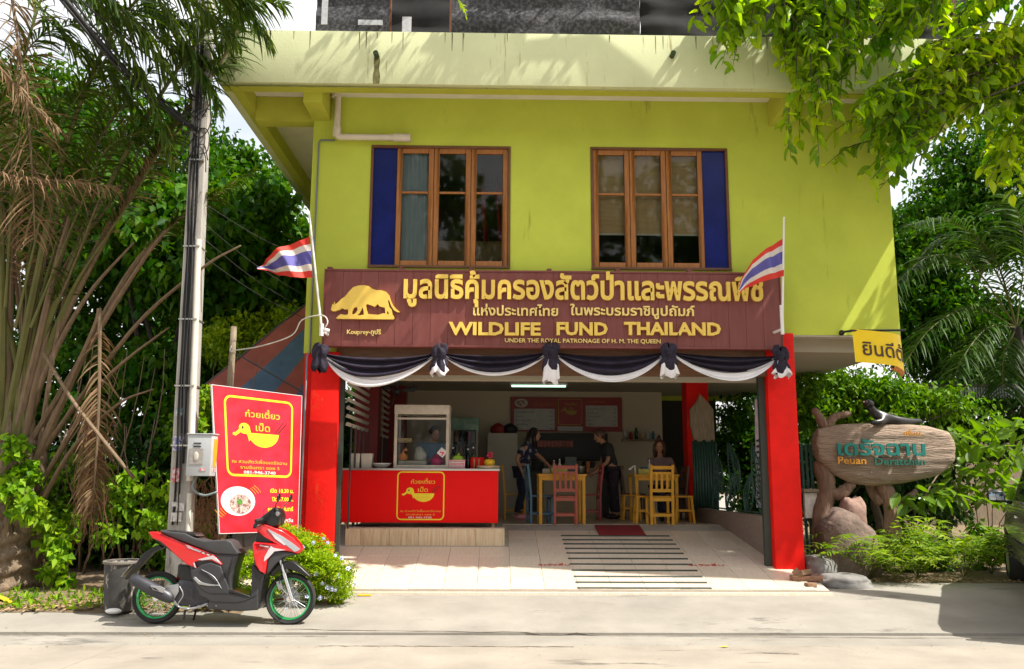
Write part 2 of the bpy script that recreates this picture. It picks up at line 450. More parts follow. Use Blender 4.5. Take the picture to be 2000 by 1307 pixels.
# kerb step below the tiles
m = M(); m.bx(XL, XR+.02, YB-.07, YB-.002, .02, rampz(YB)-.03); struct(m.build('ramp_kerb', MT['tile'], bevel=.012))
# shop floor slab: platform on the left, level floor behind the ramp
fl = M()
fl.bx(-2.15, XPL-.012, 12.41, 13.6, .2, FLOORZ-.002); fl.bx(-2.15, 3.95, 13.6, 18.2, .2, FLOORZ-.002)
flo = struct(fl.build('shop_floor', MT['tile_floor']))
nf = int((XPL+2.15)/TW)+1
for i in range(nf):
    x1 = XPL - i*TW; x0 = max(-2.15, x1-TW+.005)
    mm = M(); mm.bx(x0, x1, 12.395, 12.408, .45, FLOORZ-.003); mm.build('tile', MT['tile_front'], flo, bevel=.002, seg=1)
for j in range(3):
    y0 = 12.396 + j*.405; mm = M(); mm.bx(XPL-.01, XPL+.002, y0, min(13.58, y0+.40), .45, FLOORZ-.003); mm.build('tile', MT['tile_front'], flo)
mm = M(); mm.bx(-2.15, XPL+.006, 12.392, 12.8, FLOORZ-.002, FLOORZ+.006); mm.build('tile_edge', MT['tile'], flo, bevel=.003)
# anti-slip strips and warning words on the ramp
def rp(x, y, dz=.0): return (x, y, rampz(y)+dz)
def mat_x(y, px_b, py_b, Yb, px_t, py_t, Yt):
    a, b = PX(px_b, py_b, Yb), PX(px_t, py_t, Yt); return a+(b-a)*(y-Yb)/(Yt-Yb)
rows = [1150, 1138.5, 1127, 1115, 1103, 1092, 1081.5, 1072.5, 1063.5, 1055.5, 1047.5]
sm = thing('anti_slip_strips', 'dark green anti-slip strips across the tiled ramp', 'floor strips', rp(1.2, 11.5))
for py in rows:
    d = CR @ Vector((.2, -(py-653.5)/FPX, -1)); kk = d.z/d.y
    y = (1.6 - .236 + .189*10.5)/(.189-kk)
    y = max(y, 10.53)
    x0 = mat_x(y, 1128, 1150, 10.5, 1096, 1047, 12.85); x1 = mat_x(y, 1391, 1145, 10.5, 1309, 1047, 12.85)
    mm = M(); mm.add([rp(x0,y-.024,.001),rp(x1,y-.024,.001),rp(x1,y+.024,.001),rp(x0,y+.024,.001),rp(x0,y-.024,.008),rp(x1,y-.024,.008),rp(x1,y+.024,.008),rp(x0,y+.024,.008)],
                     [(0,3,2,1),(4,5,6,7),(0,1,5,4),(1,2,6,5),(2,3,7,6),(3,0,4,7)])
    mm.build('strip', MT.get('strip') or mk('strip', (.055,.068,.055), rough=.85, var=.3), sm)
mk('red_ink', (.50,.03,.02), rough=.6, var=.3, scale=30)
for (pxa, pxb, py) in ((1052, 1113, 1104), (1345, 1415, 1100)):
    y = 11.42; x0, x1 = PX(pxa, py, y), PX(pxb, py, y)
    fr = Matrix.Translation((0, y, rampz(y)+.004)) @ Matrix.Rotation(ang - math.pi/2, 4, 'X')
    mm = M(); text_m(mm, 'ระวังลื่น', x0, x1, 0, .075, 0, .002, frame=fr, offset=-.0)
    o = mm.build('ramp_lettering', MT['red_ink'], fix=False); 
    tag(o, 'small red warning words painted on ramp tiles %s the strips' % ('left of' if pxa < 1200 else 'right of'), 'lettering', 'warnings on the ramp')
# red door mat at the top of the ramp
y0, y1 = 12.92, 13.5
mk('mat_red', (.22,.012,.015), rough=.95, var=.3, scale=60, bump=.4, bscale=200)
mm = M(); x0, x1, x2, x3 = PX(1178,1048,y0), PX(1262,1048,y0), PX(1245,1037,y1), PX(1161,1037,y1)
mm.add([rp(x3,y0,.003),rp(x1,y0,.003),rp(x1,y1,.003),rp(x3,y1,.003),rp(x3,y0,.015),rp(x1,y0,.015),rp(x1,y1,.015),rp(x3,y1,.015)],
       [(0,3,2,1),(4,5,6,7),(0,1,5,4),(1,2,6,5),(2,3,7,6),(3,0,4,7)])
tag(mm.build('door_mat', MT['mat_red'], bevel=.004), 'dark red mat lying at the top of the striped ramp', 'mat')

# ------------------------------------------------------------- building
YC, YW = 11.3, 11.45
bl = thing('shop_building', 'lime green two-storey shop house with red columns and wide eaves', 'building', (.8, 12, .2))
WL = PX(606, 400, YW); WR = PX(1748, 500, YW)
ZU0 = PZ(655, YW, 1650); ZTOP = 6.92
WLb = ZL = PZ(690, YW, 610)
YB2 = 18.6
# window openings
w1 = (PX(722,400,YW), PX(997,400,YW), PZ(524,YW,860), PZ(285,YW,860))
w2 = (PX(1154,400,YW), PX(1424,400,YW), PZ(528,YW,1290), PZ(289,YW,1290))
m = M(); T = .2; y0, y1 = YW, YW+T
m.bx(WL, w1[0], y0, y1, ZL, ZTOP)
m.bx(w1[0], w1[1], y0, y1, w1[3], ZTOP); m.bx(w1[0], w1[1], y0, y1, ZL, w1[2])
m.bx(w1[1], w2[0], y0, y1, ZL, ZTOP)
m.bx(w2[0], w2[1], y0, y1, w2[3], ZTOP); m.bx(w2[0], w2[1], y0, y1, ZL, w2[2])
XCR = PX(1553, 660, YC)
m.bx(w2[1], XCR, y0, y1, ZL, ZTOP)
m.bx(XCR, WR, y0, y1, ZU0, ZTOP)
m.bx(WR-T, WR, y1, YB2, ZU0, ZTOP); m.bx(WL, WL+T, y1, YB2, ZL, ZTOP)
m.bx(WL+T, WR-T, YB2-.2, YB2, 3.2, ZTOP)
m.build('upper_wall', MT['lime_wall'], bl)
# floors/ceilings
m = M(); m.bx(WL+.01, WR-.01, YW+.01, YB2-.01, ZU0-.002-.12+.12, ZU0+.12); 
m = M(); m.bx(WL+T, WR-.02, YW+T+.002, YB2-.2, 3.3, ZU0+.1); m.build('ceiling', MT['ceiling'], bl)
m = M(); m.bx(XCR, WR-.004, YW+.004, YW+2.2, ZU0-.02, ZU0-.004); m.build('soffit_panel', MT['grey_white'], bl)
# upstairs room seen dimly through the panes
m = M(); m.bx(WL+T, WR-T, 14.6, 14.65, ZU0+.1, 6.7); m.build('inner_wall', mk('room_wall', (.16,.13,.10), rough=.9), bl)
# columns
def column(x0, x1, y0, y1, z0, z1, mt, name='column'):
    mm = M(); mm.bx(x0, x1, y0, y1, z0, z1); return mm.build(name, mt, bl, bevel=.008)
cx0, cx1 = PX(601, 900, YC), PX(656, 900, YC)
column(cx0, cx1, YC, YC+.42, .1, ZL-.0, MT['red_paint'])
column(cx0-.13, cx0-.002, YC+.12, YC+.42, .1, ZL-.002, MT['red_paint'])
rx0, rx1 = PX(1506, 900, YC), PX(1562, 900, YC)
column(rx0, rx1, YC, YC+.45, .1, ZU0-.001, MT['red_paint'])
mm = M(); mm.bx(cx1+.003, cx1+.06, YC+.1, YC+.18, .3, 3.2)
mk('door_track', (.03,.045,.035), rough=.5); mm.build('shutter_track', MT['door_track'], bl); mm = M(); mm.bx(rx0-.09, rx0-.003, YC+.12, YC+.2, .3, 3.2); mm.build('shutter_track', MT['door_track'], bl)
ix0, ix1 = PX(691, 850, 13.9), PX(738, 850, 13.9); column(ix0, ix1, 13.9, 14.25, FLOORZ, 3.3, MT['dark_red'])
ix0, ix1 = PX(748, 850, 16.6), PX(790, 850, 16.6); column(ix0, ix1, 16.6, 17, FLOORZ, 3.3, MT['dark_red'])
ix0, ix1 = PX(1343, 850, 15.2), PX(1386, 850, 15.2); column(ix0, ix1, 15.2, 15.6, FLOORZ, 3.3, MT['red_paint'])
# brown timber beam under the sign
zb = PZ(733, 11.36, 1060); zt = PZ(676, 11.36, 1060)
mm = M(); mm.bx(cx1-.05, rx0+.05, YC+.02, YC+.14, zb, zt+.1); mm.build('beam', MT['wood_dark'], bl, bevel=.006)
mm = M(); mm.bx(cx1-.04, rx0+.04, YC+.2, YC+.42, zb-.05, ZL+.2); mm.build('beam', MT['ceiling'], bl)
# back wall, side walls of the shop
YBK = 17.6
mm = M(); xb0, xb1 = PX(790, 850, YBK), PX(1294, 850, YBK)
mm.bx(xb0-.6, xb1, YBK, YBK+.15, FLOORZ, 3.3)
mm.bx(xb1-.02, xb1+.0, YBK+.15, YB2, FLOORZ, 3.3)
mm.build('back_wall', MT['cream_wall'], bl)
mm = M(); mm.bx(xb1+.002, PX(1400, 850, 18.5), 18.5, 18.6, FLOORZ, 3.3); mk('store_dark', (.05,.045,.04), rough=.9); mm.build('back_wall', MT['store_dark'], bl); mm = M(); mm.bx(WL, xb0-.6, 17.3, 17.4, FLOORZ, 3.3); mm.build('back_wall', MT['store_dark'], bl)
# left side: louvre slats above an open grille
for k in range(9):
    z = 3.2 - k*.115; q = M(); q.box((-2.1, 14.2, z), (.02, 4.6, .05), Euler((0, .5, 0))); q.build('louvre_slat', MT['grey_white'], bl)
for k in range(12):
    q = M(); q.tube([(-2.1, 12.3+k*.4, FLOORZ), (-2.1, 12.3+k*.4, 2.3)], .014, 6); q.build('grille_bar', MT['dark_steel'], bl)
# roof slab, fascia and eave beams
EY = 10.57; EX0 = PX(424, 165, EY); EX1 = PX(1945, 190, EY); ZF0 = PZ(167, EY, 1000); ZF1 = PZ(65, EY, 1000)
ZS = ZTOP
m = M(); m.bx(EX0+.13, EX1-.13, EY+.13, 19.5, ZS, ZS+.14); m.build('soffit', MT['soffit'], bl)
m = M(); m.bx(EX0, EX1, EY, EY+.12, ZF0, ZF1); m.bx(EX0, EX0+.12, EY+.12, 19.5, ZF0, ZF1); m.bx(EX1-.12, EX1, EY+.12, 19.5, ZF0, ZF1)
m.build('fascia', MT['lime_fascia'], bl, bevel=.008)
m = M(); m.bx(EX0+.03, EX1-.03, EY+.121, EY+.26, ZF0-.012, ZS); m.bx(EX0+.121, EX0+.26, EY+.262, 19.4, ZF0-.012, ZS); m.bx(EX1-.26, EX1-.121, EY+.262, 19.4, ZF0-.012, ZS)
m.build('eave_edge_beam', MT['lime_dark'], bl)
def ebeam(x0, x1, y0, y1, zl):
    q = M(); q.bx(x0, x1, y0, y1, zl, ZS-.002); q.build('eave_beam', MT['lime_dark'], bl, bevel=.006)
ebeam(WL-.02, WL+.24, EY+.262, YW-.002, ZS-.36)
ebeam(EX0+.262, WL-.002, YW+.0, YW+.24, ZS-.36)
xx = PX(1498, 200, YW); ebeam(xx, xx+.26, EY+.262, YW-.002, ZS-.36)
ebeam(WR-.26, WR, EY+.262, YW-.002, ZS-.36); ebeam(WR+.002, EX1-.262, YW, YW+.24, ZS-.36)
m = M(); m.bx(EX0+.2, EX1-.2, EY+.2, 19.4, ZF1-.35, ZF1-.2); m.build('roof_deck', MT['soffit'], bl)
# parapet spouts with wet stains
mk('moss', (.03,.05,.015), rough=.9, var=.4)
for px in (736, 1312):
    x = PX(px, 110, EY); z = PZ(110, EY, px)
    q = M(); q.tube([(x, EY+.02, z), (x, EY-.12, z-.01)], .035, 10); q.tube([(x, EY-.12, z-.01), (x, EY-.121, z-.01)], .025, 10)
    q.build('spout', MT['moss'], bl, smooth='auto')
    if px < 1000:
        q = M(); v = []
        for k in range(9):
            t = k/8; wd = .030+.006*math.sin(k*1.3)+.012*t; v += [(x-wd, EY-.002, z-t*(z-ZF0)), (x+wd*1.2, EY-.002, z-t*(z-ZF0))]
        q.add(v, [(2*k, 2*k+1, 2*k+3, 2*k+2) for k in range(8)]); q.build('stain', mk('stain', (.13,.12,.04), rough=.9, var=.5, scale=20), bl, fix=False)
# drip lines down the fascia
q = M()
for k in range(22):
    x = EX0 + rng.random()*(EX1-EX0)*.72+.3; ln = rng.uniform(.05,.28); wd = rng.uniform(.004,.009)
    q.add([(x-wd, EY-.002, ZF1-.01),(x+wd, EY-.002, ZF1-.01),(x+wd*.3, EY-.002, ZF1-ln),(x-wd*.3, EY-.002, ZF1-ln)], [(0,1,2,3)])
q.build('drip_stain', MT['stain'], bl, fix=False)['kind'] = 'stuff'
# pvc drain pipe and grey conduit
xa, xb = PX(662, 230, YW), PX(795, 268, YW); za = PZ(268, YW-.1, 700)
q = M(); q.tube([(xa, YW-.1, ZS-.004), (xa, YW-.1, za+.03), (xa+.02, YW-.1, za+.008), (xa+.05, YW-.1, za), (xb, YW-.1, za)], .045, 12)
q.tube([(xa, YW-.1, za+.14), (xa, YW-.1, za+.01)], .056, 12); q.tube([(xb-.18, YW-.1, za), (xb+.06, YW-.1, za)], .058, 12)
q.tube([(xa-.03, YW-.1, ZS-.004), (xa-.03, YW-.1, ZS-.05)], .07, 12)
q.build('drain_pipe', MT['pvc'], bl, smooth='auto')
zc = PZ(272, YW-.02, 640); xk = PX(622, 300, YW-.03)
q = M(); q.tube([(xa-.04, YW-.03, zc-.02), (xk+.02, YW-.03, zc-.02), (xk, YW-.03, zc-.06), (xk-.0, YW-.03, ZL+.0), (xk, YC-.02, ZL-.05), (xk-.0, YC-.02, .5)], .013, 6)
mk('conduit', (.16,.19,.2), rough=.6); q.build('conduit', MT['conduit'], bl, smooth=True)
mk('orange_pole', (.55,.05,.02), rough=.6)

# windows: three casements each, and a glossy navy panel beside them
mk('pane_back', (.035,.032,.028), rough=.8); mk('curtain', (.30,.36,.40), rough=.9, var=.1, stretch=(10,1,.5)); mk('blind', (.46,.31,.15), rough=.9, var=.1, stretch=(1,1,8), scale=3)
gl = glass('window_glass', (.9,.92,.9), .97, ior=1.36)
def window(rect, panel_side, kind):
    x0, x1, z0, z1 = rect; y = YW + .05
    fr = M(); b = .035
    fr.bx(x0, x1, YW-.012, YW+.12, z1-b, z1); fr.bx(x0, x1, YW-.03, YW+.12, z0, z0+b)
    fr.bx(x0, x0+b, YW-.012, YW+.12, z0+b, z1-b); fr.bx(x1-b, x1, YW-.012, YW+.12, z0+b, z1-b)
    W = fr.build('window', MT['wood_window'] if False else mk('frame_brown', (.15,.06,.02), rough=.5, var=.2) if 'frame_brown' not in MT else MT['frame_brown'], bl, bevel=.003)
    pw = (x1-x0)*.165
    if panel_side < 0: px0, px1, cx0_, cx1_ = x0+b, x0+b+pw, x0+b+pw+.004, x1-b
    else: px0, px1, cx0_, cx1_ = x1-b-pw, x1-b, x0+b, x1-b-pw-.004
    q = M(); q.bx(px0, px1, YW+.03, YW+.06, z0+b, z1-b); q.build('panel', MT['navy'], W)
    cw = (cx1_-cx0_)/3
    for i in range(3):
        a, c = cx0_+i*cw+.004, cx0_+(i+1)*cw-.004; s = .072; yy = YW+.012; zz0, zz1 = z0+b+.003, z1-b-.003
        zm = zz0+(zz1-zz0)*.62
        q = M(); q.bx(a, a+s, yy, yy+.04, zz0, zz1); q.bx(c-s, c, yy, yy+.04, zz0, zz1)
        q.bx(a+s, c-s, yy, yy+.04, zz1-s, zz1); q.bx(a+s, c-s, yy, yy+.04, zz0, zz0+s); q.bx(a+s, c-s, yy+.004, yy+.036, zm-.016, zm+.016)
        q.build('casement', MT['wood_window'], W, bevel=.004)
        for (p0, p1) in ((zz0+s, zm-.016), (zm+.016, zz1-s)):
            q = M(); q.bx(a+s, c-s, yy+.016, yy+.021, p0, p1); q.build('pane', gl, W)
        if kind == 'L' and i == 0:
            q = M(); q.grid(lambda u, v: (a+s+(c-a-2*s)*u, yy+.06+.012*math.sin(u*20), zz0+(zz1-zz0)*v), 24, 1); q.build('curtain', MT['curtain'], W, fix=False, smooth=True)
        if kind == 'R':
            q = M(); q.bx(a+.03, c-.03, yy+.09, yy+.094, zz0+(zz1-zz0)*.30, zz1); q.build('blind', MT['blind'], W)
            q = M(); q.bx(a+.03, c-.03, yy+.085, yy+.1, zz0+(zz1-zz0)*.285, zz0+(zz1-zz0)*.30); q.build('blind_rail', MT['grey_white'], W)
    return W
window(w1, -1, 'L'); window(w2, 1, 'R')
# a shelf with red streamers and small things behind the left window
q = M(); q.bx(w1[0]+.6, w1[1]+.1, 12.4, 12.7, w1[2]+.3, w1[2]+.66); tag(q.build('cabinet', mk('cab', (.30,.20,.07), rough=.6)), 'wooden cabinet behind the left upstairs window panes', 'cabinet')
st = M()
for k in range(2):
    x = w1[1]-.42+.22*k; st.tube([(x, 12.2, w1[3]-.05), (x+.02, 12.2, w1[3]-.5), (x+.07, 12.2, w1[2]+.6)], [.012,.04,.05], 6, sq=.3)
tag(st.build('streamers', mk('streamer', (.30,.01,.02), rough=.7), smooth=True), 'red streamers hanging behind the left upstairs window', 'streamers')

# shade netting on the roof parapet
ns = thing('roof_screen', 'black shade netting stretched over posts on the roof edge', 'screen', (PX(1000,40,10.9), 10.9, ZF1))
mk('net', (.028,.028,.032), rough=.85, var=.5, scale=22, c2=(.13,.13,.14), contrast=(.45,.72), detail=8, bump=.5, bscale=60)
mk('net_dark', (.012,.012,.013), rough=.9, var=.3)
mk('rust', (.16,.06,.03), rough=.8, var=.3)
def net(px0, px1, mt, yy, amp, z0=None, z1=None):
    x0, x1 = PX(px0, 40, yy), PX(px1, 40, yy); z0 = z0 or ZF1-.03; z1 = z1 or ZF1+1.0
    q = M(); q.grid(lambda u, v: (x0+(x1-x0)*u, yy+amp*noise.noise((u*(x1-x0)*2.2, v*5, px0))*(1.3-v) + .02*math.sin(v*16), z0+(z1-z0)*v + (0 if v > .01 else .03*noise.noise((u*9, 0, 3)))), 40, 14)
    return q.build('net_panel', mt, ns, smooth=True, fix=False)
net(617, 760, MT['net'], 10.72, .04); net(882, 1250, MT['net'], 10.72, .05); net(1250, 1420, MT['net_dark'], 10.86, .08); net(762, 884, MT['net_dark'], 11.25, .05); net(1420, 1900, MT['net_dark'], 11.0, .08)
for px in (617, 757, 880, 1180, 1250, 1400, 1560, 1720, 1880):
    x = PX(px, 40, 10.76); q = M(); q.bx(x-.025, x+.025, 10.92, 10.97, ZF1-.2, ZF1+1.1); q.build('post', MT['rust'], ns)
for zz in (.18, .42, .66):
    q = M(); q.bx(PX(617,40,10.78), PX(1880,40,10.78), 11.36, 11.39, ZF1+zz, ZF1+zz+.03); q.build('rail', MT['rust'], ns)
mk('plastic_sheet', (.45,.46,.48), rough=.5, var=.2, scale=20)
for (px0, px1, py0, py1) in ((628, 640, 5, 53), (700, 748, 43, 53), (786, 804, 36, 66)):
    q = M(); q.bx(PX(px0,30,10.66), PX(px1,30,10.66), 10.655, 10.66, PZ(py1,10.66), PZ(py0,10.66)); q.build('patch', MT['plastic_sheet'], ns)
# ------------------------------------------------------------- main sign board
YS = 11.18
sx0, sx1 = PX(634, 600, YS), PX(1524, 600, YS); szt, szb = PZ(529, YS, 1080), PZ(680, YS, 1080)
sg = thing('shop_sign', 'long maroon sign board with raised golden Thai and English lettering above the entrance', 'sign', ((sx0+sx1)/2, YS, szb))
nb = 26; bw = (sx1-sx0)/nb
for i in range(nb):
    q = M(); q.bx(sx0+i*bw+.001, sx0+(i+1)*bw-.001, YS, YS+.03+.002*(i % 2), szb+.03, szt-.03); q.build('board', MT['brown_board'], sg, bevel=.002, seg=1)
q = M(); q.bx(sx0-.02, sx1+.02, YS-.015, YS+.13, szb, szb+.028); q.bx(sx0-.02, sx1+.02, YS-.008, YS+.13, szt-.028, szt); q.bx(sx0-.02, sx0, YS-.01, YS+.13, szb+.028, szt-.028); q.bx(sx1, sx1+.02, YS-.01, YS+.13, szb+.028, szt-.028)
q.build('frame', MT['brown_board'], sg, bevel=.003)
for px in (643, 783, 921, 1073, 1207, 1347, 1480):
    q = M(); x = PX(px, 527, YS); q.bx(x-.03, x+.03, YS+.02, YW-.002, szt, szt+.035); q.build('bracket', MT['brown_board'], sg)
def sgt(s, a, b, pyb, H, off=0, dep=.045, mt='gold', ybase=None, res=2):
    z = PZ(pyb, YS-.03, (a+b)/2); letters(s, PX(a, pyb, YS-.03), PX(b, pyb, YS-.03), z, H, YS-.001, dep, MT[mt], sg, off, res)
sgt('มูลนิธิคุ้มครองสัตว์ป่าและพรรณพืช', 788, 1491, 584, .305, .028)
sgt('แห่งประเทศไทย', 924, 1090, 616, .125, .02, .035, 'gold_pale')
sgt('ในพระบรมราชินูปถัมภ์', 1114, 1357, 616, .125, .02, .035, 'gold_pale')
sgt('WILDLIFE', 876, 1056, 654, .165, .036)
sgt('FUND', 1087, 1187, 654, .165, .036)
sgt('THAILAND', 1219, 1408, 654, .165, .036)
q = M(); text_m(q, 'UNDER THE ROYAL PATRONAGE OF H. M. THE QUEEN', PX(986,668,YS), PX(1290,668,YS), PZ(670,YS,1140), .055, YS-.001, .02, offset=.012)
q.build('lettering', MT['gold_pale'], sg)
q = M(); text_m(q, 'Kouprey-กูปรี', PX(678,652,YS), PX(744,652,YS), PZ(653,YS,710), .06, YS-.001, .02, offset=.01)
q.build('lettering', MT['gold_pale'], sg)
# golden wild ox on the board (outline in the plane of the sign)
ox = [(116,372),(122,350),(130,322),(138,334),(145,302),(152,328),(175,312),(205,282),(235,262),(270,218),(305,182),(345,168),(400,164),(440,172),(465,192),(500,204),(545,205),(585,218),(610,245),(624,290),(642,330),(670,362),(703,390),(680,390),(650,372),(628,340),(612,296),(606,282),(601,300),(612,345),(632,370),(638,400),(640,428),(612,428),(606,396),(594,378),(592,400),(598,428),(572,428),(578,395),(574,352),(530,342),(512,322),(488,346),(450,330),(420,322),(414,335),(420,370),(430,405),(436,428),(398,428),(394,385),(385,350),(374,374),(356,404),(332,420),(304,416),(330,396),(344,370),(334,346),(312,356),(298,385),(290,428),(256,428),(264,392),(258,366),(236,372),(212,360),(188,374),(150,386),(128,386)]
def cs(p): return (PX(620+p[0]/4.348, 520+p[1]/4.348, YS-.02), PZ(520+p[1]/4.348, YS-.02, 700))
q = M(); q.prism([cs(p) for p in ox], YS-.04, YS-.001); q.build('ox_figure', MT['gold'], sg, fix=True)
q = M(); q.prism([cs(p) for p in [(180,425),(200,412),(240,418),(300,410),(360,420),(430,408),(520,415),(560,400),(620,410),(648,420),(655,445),(640,452),(170,450),(160,445)]], YS-.045, YS-.001); q.build('ground_strip', MT['gold'], sg)

# ------------------------------------------------------------- mourning bunting: black and white swags with knots
mk('cloth_black', (.010,.009,.013), rough=.75, spec=.25, var=.4, scale=7, c2=(.030,.022,.045), stretch=(1,1,4))
mk('cloth_white', (.72,.70,.72), rough=.75, var=.08, scale=5)
bt = thing('bunting', 'black and white draped bunting swagged in four loops under the sign', 'bunting', (PX(1070,720,11.1), 11.1, PZ(740,11.1)))
kn = [(625, 690), (858, 690), (1076, 688), (1306, 688), (1525, 695)]
dips = [(726, 757), (716, 735), (722, 747), (716, 745)]
YBT = 11.1
for i in range(4):
    (xa, ya), (xb, yb) = kn[i], kn[i+1]; A = Vector((PX(xa+8,ya,YBT), 0, PZ(ya,YBT,xa))); B = Vector((PX(xb-8,yb,YBT), 0, PZ(yb,YBT,xb)))
    zmid = (A.z+B.z)/2; d0 = zmid - PZ(dips[i][0]-8, YBT, (xa+xb)/2); d1 = zmid - PZ(dips[i][0]+12, YBT, (xa+xb)/2); d2 = zmid - PZ(dips[i][1], YBT, (xa+xb)/2)
    skew = (-.08, .0, .02, .05)[i]
    def sw(u, v, lo, hi, ph, fold, yy):
        s = 4*u*(1-u); s = s**.9
        dd = lo + (hi-lo)*v
        x = A.x + (B.x-A.x)*(u + skew*math.sin(math.pi*u)*v); zz = A.z + (B.z-A.z)*u - dd*s - .035*v*(1-s)
        y = yy - .05*s*v - fold*math.sin(v*math.pi*5+ph)*(.3+.7*s)
        return (x, y, zz)
    q = M(); q.grid(lambda u, v: sw(u, v, d0*.32, d1, i, .036, YBT), 36, 30); q.build('black_cloth', MT['cloth_black'], bt, smooth=True, fix=False)
    q = M(); q.grid(lambda u, v: sw(u, v, d1*.93, d2, i+1, .012, YBT-.008), 36, 12); q.build('white_cloth', MT['cloth_white'], bt, smooth=True, fix=False)
for i, (xk, yk) in enumerate(kn):
    c = Vector((PX(xk, yk, YBT-.06), YBT-.06, PZ(yk, YBT-.06, xk))); q = M()
    pr = [(.02,.10),(.075,.09),(.10,.04),(.095,-.02),(.07,-.06),(.08,-.10),(.105,-.17),(.10,-.21),(.05,-.22)]
    def kk(rad, zz, g): return c + Vector((rad*math.cos(g)*(1+.22*math.sin(7*g+i)+.3*noise.noise((g, zz*9, i))), rad*.7*math.sin(g)*(1+.25*math.sin(5*g+i)), zz+.035*math.sin(3*g+i)+.03*noise.noise((g*2, i, zz*8))))
    n = 40; v = [kk(r_, z_, 2*math.pi*k/n) for r_, z_ in pr for k in range(n)]
    q.add(v, [(a*n+k, a*n+(k+1) % n, (a+1)*n+(k+1) % n, (a+1)*n+k) for a in range(len(pr)-1) for k in range(n)])
    q.build('knot', MT['cloth_black'], bt, smooth=True)
    if i in (1, 2, 3, 4):
        q = M(); hh = (0, .28, .40, .33, .27)[i]
        pr2 = [(.05,-.08),(.085,-.2),(.11,-hh*.95),(.10,-hh)]
        v = [kk(r_, z_, 2*math.pi*k/n)+Vector((0,-.01,0)) for r_, z_ in pr2 for k in range(n)]
        q.add(v, [(a*n+k, a*n+(k+1) % n, (a+1)*n+(k+1) % n, (a+1)*n+k) for a in range(3) for k in range(n)])
        q.build('white_tail', MT['cloth_white'], bt, smooth=True)

# ------------------------------------------------------------- flags
mk('flag_red', (.60,.03,.015), rough=.7, var=.05); mk('flag_white', (.62,.56,.50), rough=.7, var=.05); mk('flag_blue', (.09,.08,.32), rough=.7, var=.1)
for fl_ in ('flag_red', 'flag_white', 'flag_blue'):
    pass
def flag(lab, pole0, pole1, top, bot, Y, br=True):
    """top/bot: pixel paths of the upper and lower cloth edges from the pole outward"""
    p0 = P(*pole0, Y); p1 = P(*pole1, Y-.1)
    t = thing('flag', lab, 'flag', p0)
    q = M(); q.tube([p0, p1], [.016, .012], 10); q.build('pole', MT['white'], t, smooth='auto')
    def path(pts, u):
        n = len(pts)-1; s = u*n; i = min(int(s), n-1); f_ = s-i; f_ = f_
        a, b = Vector(pts[i]), Vector(pts[i+1]); return a.lerp(b, f_)
    bands = [(0, 1/6, 'flag_red'), (1/6, 2/6, 'flag_white'), (2/6, 4/6, 'flag_blue'), (4/6, 5/6, 'flag_white'), (5/6, 1, 'flag_red')]
    for v0, v1, mt in bands:
        q = M()
        def fn(u, v):
            vv = v0+(v1-v0)*v; a = path(top, u); b = path(bot, u); c = a.lerp(b, vv)
            pp = P(c.x, c.y, Y-.05); amp = .07*min(1, u*3)
            return pp + Vector((0, amp*math.sin(u*9+vv*2.2) + .02*math.sin(u*23+vv*5), .006*math.sin(u*17)))
        q.grid(fn, 30, 6); q.build('stripe', MT[mt], t, smooth=True, fix=False)
    return t, p0
t, p0 = flag('red white and blue striped flag fluttering left of the maroon sign', (628, 643), (604, 418), [(605,462),(560,478),(524,502),(503,521)], [(611,543),(570,543),(540,534),(505,527)], 10.9)
q = M(); q.tube([p0+Vector((-.01,.0,-.02)), p0+Vector((.03,.32,-.03))], .02, 8); q.tube([p0+Vector((0,0,-.09)), p0+Vector((0,0,.07))], .028, 8); q.tube([p0+Vector((-.02,0,.0)), p0+Vector((.10,.02,-.02))], .026, 8)
q.build('bracket', MT['white'], t, smooth='auto')
t, p0 = flag('red white and blue striped flag drooping over the right end of the sign', (1528, 640), (1531, 424), [(1532,465),(1505,480),(1470,507),(1443,560)], [(1530,540),(1500,548),(1468,557),(1441,574)], 10.9)
q = M(); q.tube([p0+Vector((0,-.01,-.02)), p0+Vector((-.02,.3,-.02))], .02, 8); q.tube([p0+Vector((0,0,-.09)), p0+Vector((0,0,.3))], .024, 8); q.build('bracket', MT['white'], t, smooth='auto')

# ------------------------------------------------------------- duck bowl emblem used on the red boards
mk('sign_red', (.62,.004,.012), rough=.3, var=.04, scale=2, spec=.5); mk('sign_yellow', (.90,.72,.02), rough=.5, var=.04); mk('sign_orange', (.90,.50,.03), rough=.5, var=.04)
mk('sign_pink', (.72,.02,.05), rough=.35, var=.1, scale=2.5, c2=(.56,.004,.012), contrast=(.35,.6))
def rrect_ring(m, x0, x1, z0, z1, r, w, y, dep, fr):
    def ring(o):
        pts = []
        for cx_, cz, a0 in ((x1-r, z1-r, 0), (x0+r, z1-r, 90), (x0+r, z0+r, 180), (x1-r, z0+r, 270)):
            for k in range(7):
                g = R(a0+15*k); pts.append((cx_+(r-o)*math.cos(g), cz+(r-o)*math.sin(g)))
        return pts
    A, B = ring(0), ring(w); n = len(A); v = []
    for yy in (y-dep, y):
        v += [Vector((a, yy, b)) for a, b in A] + [Vector((a, yy, b)) for a, b in B]
    if fr: v = [fr @ p for p in v]
    f = []
    for i in range(n):
        j = (i+1) % n; f += [(i, j, n+j, n+i), (2*n+i, 3*n+i, 3*n+j, 2*n+j), (i, 2*n+i, 2*n+j, j), (n+i, n+j, 3*n+j, 3*n+i)]
    m.add(v, f)
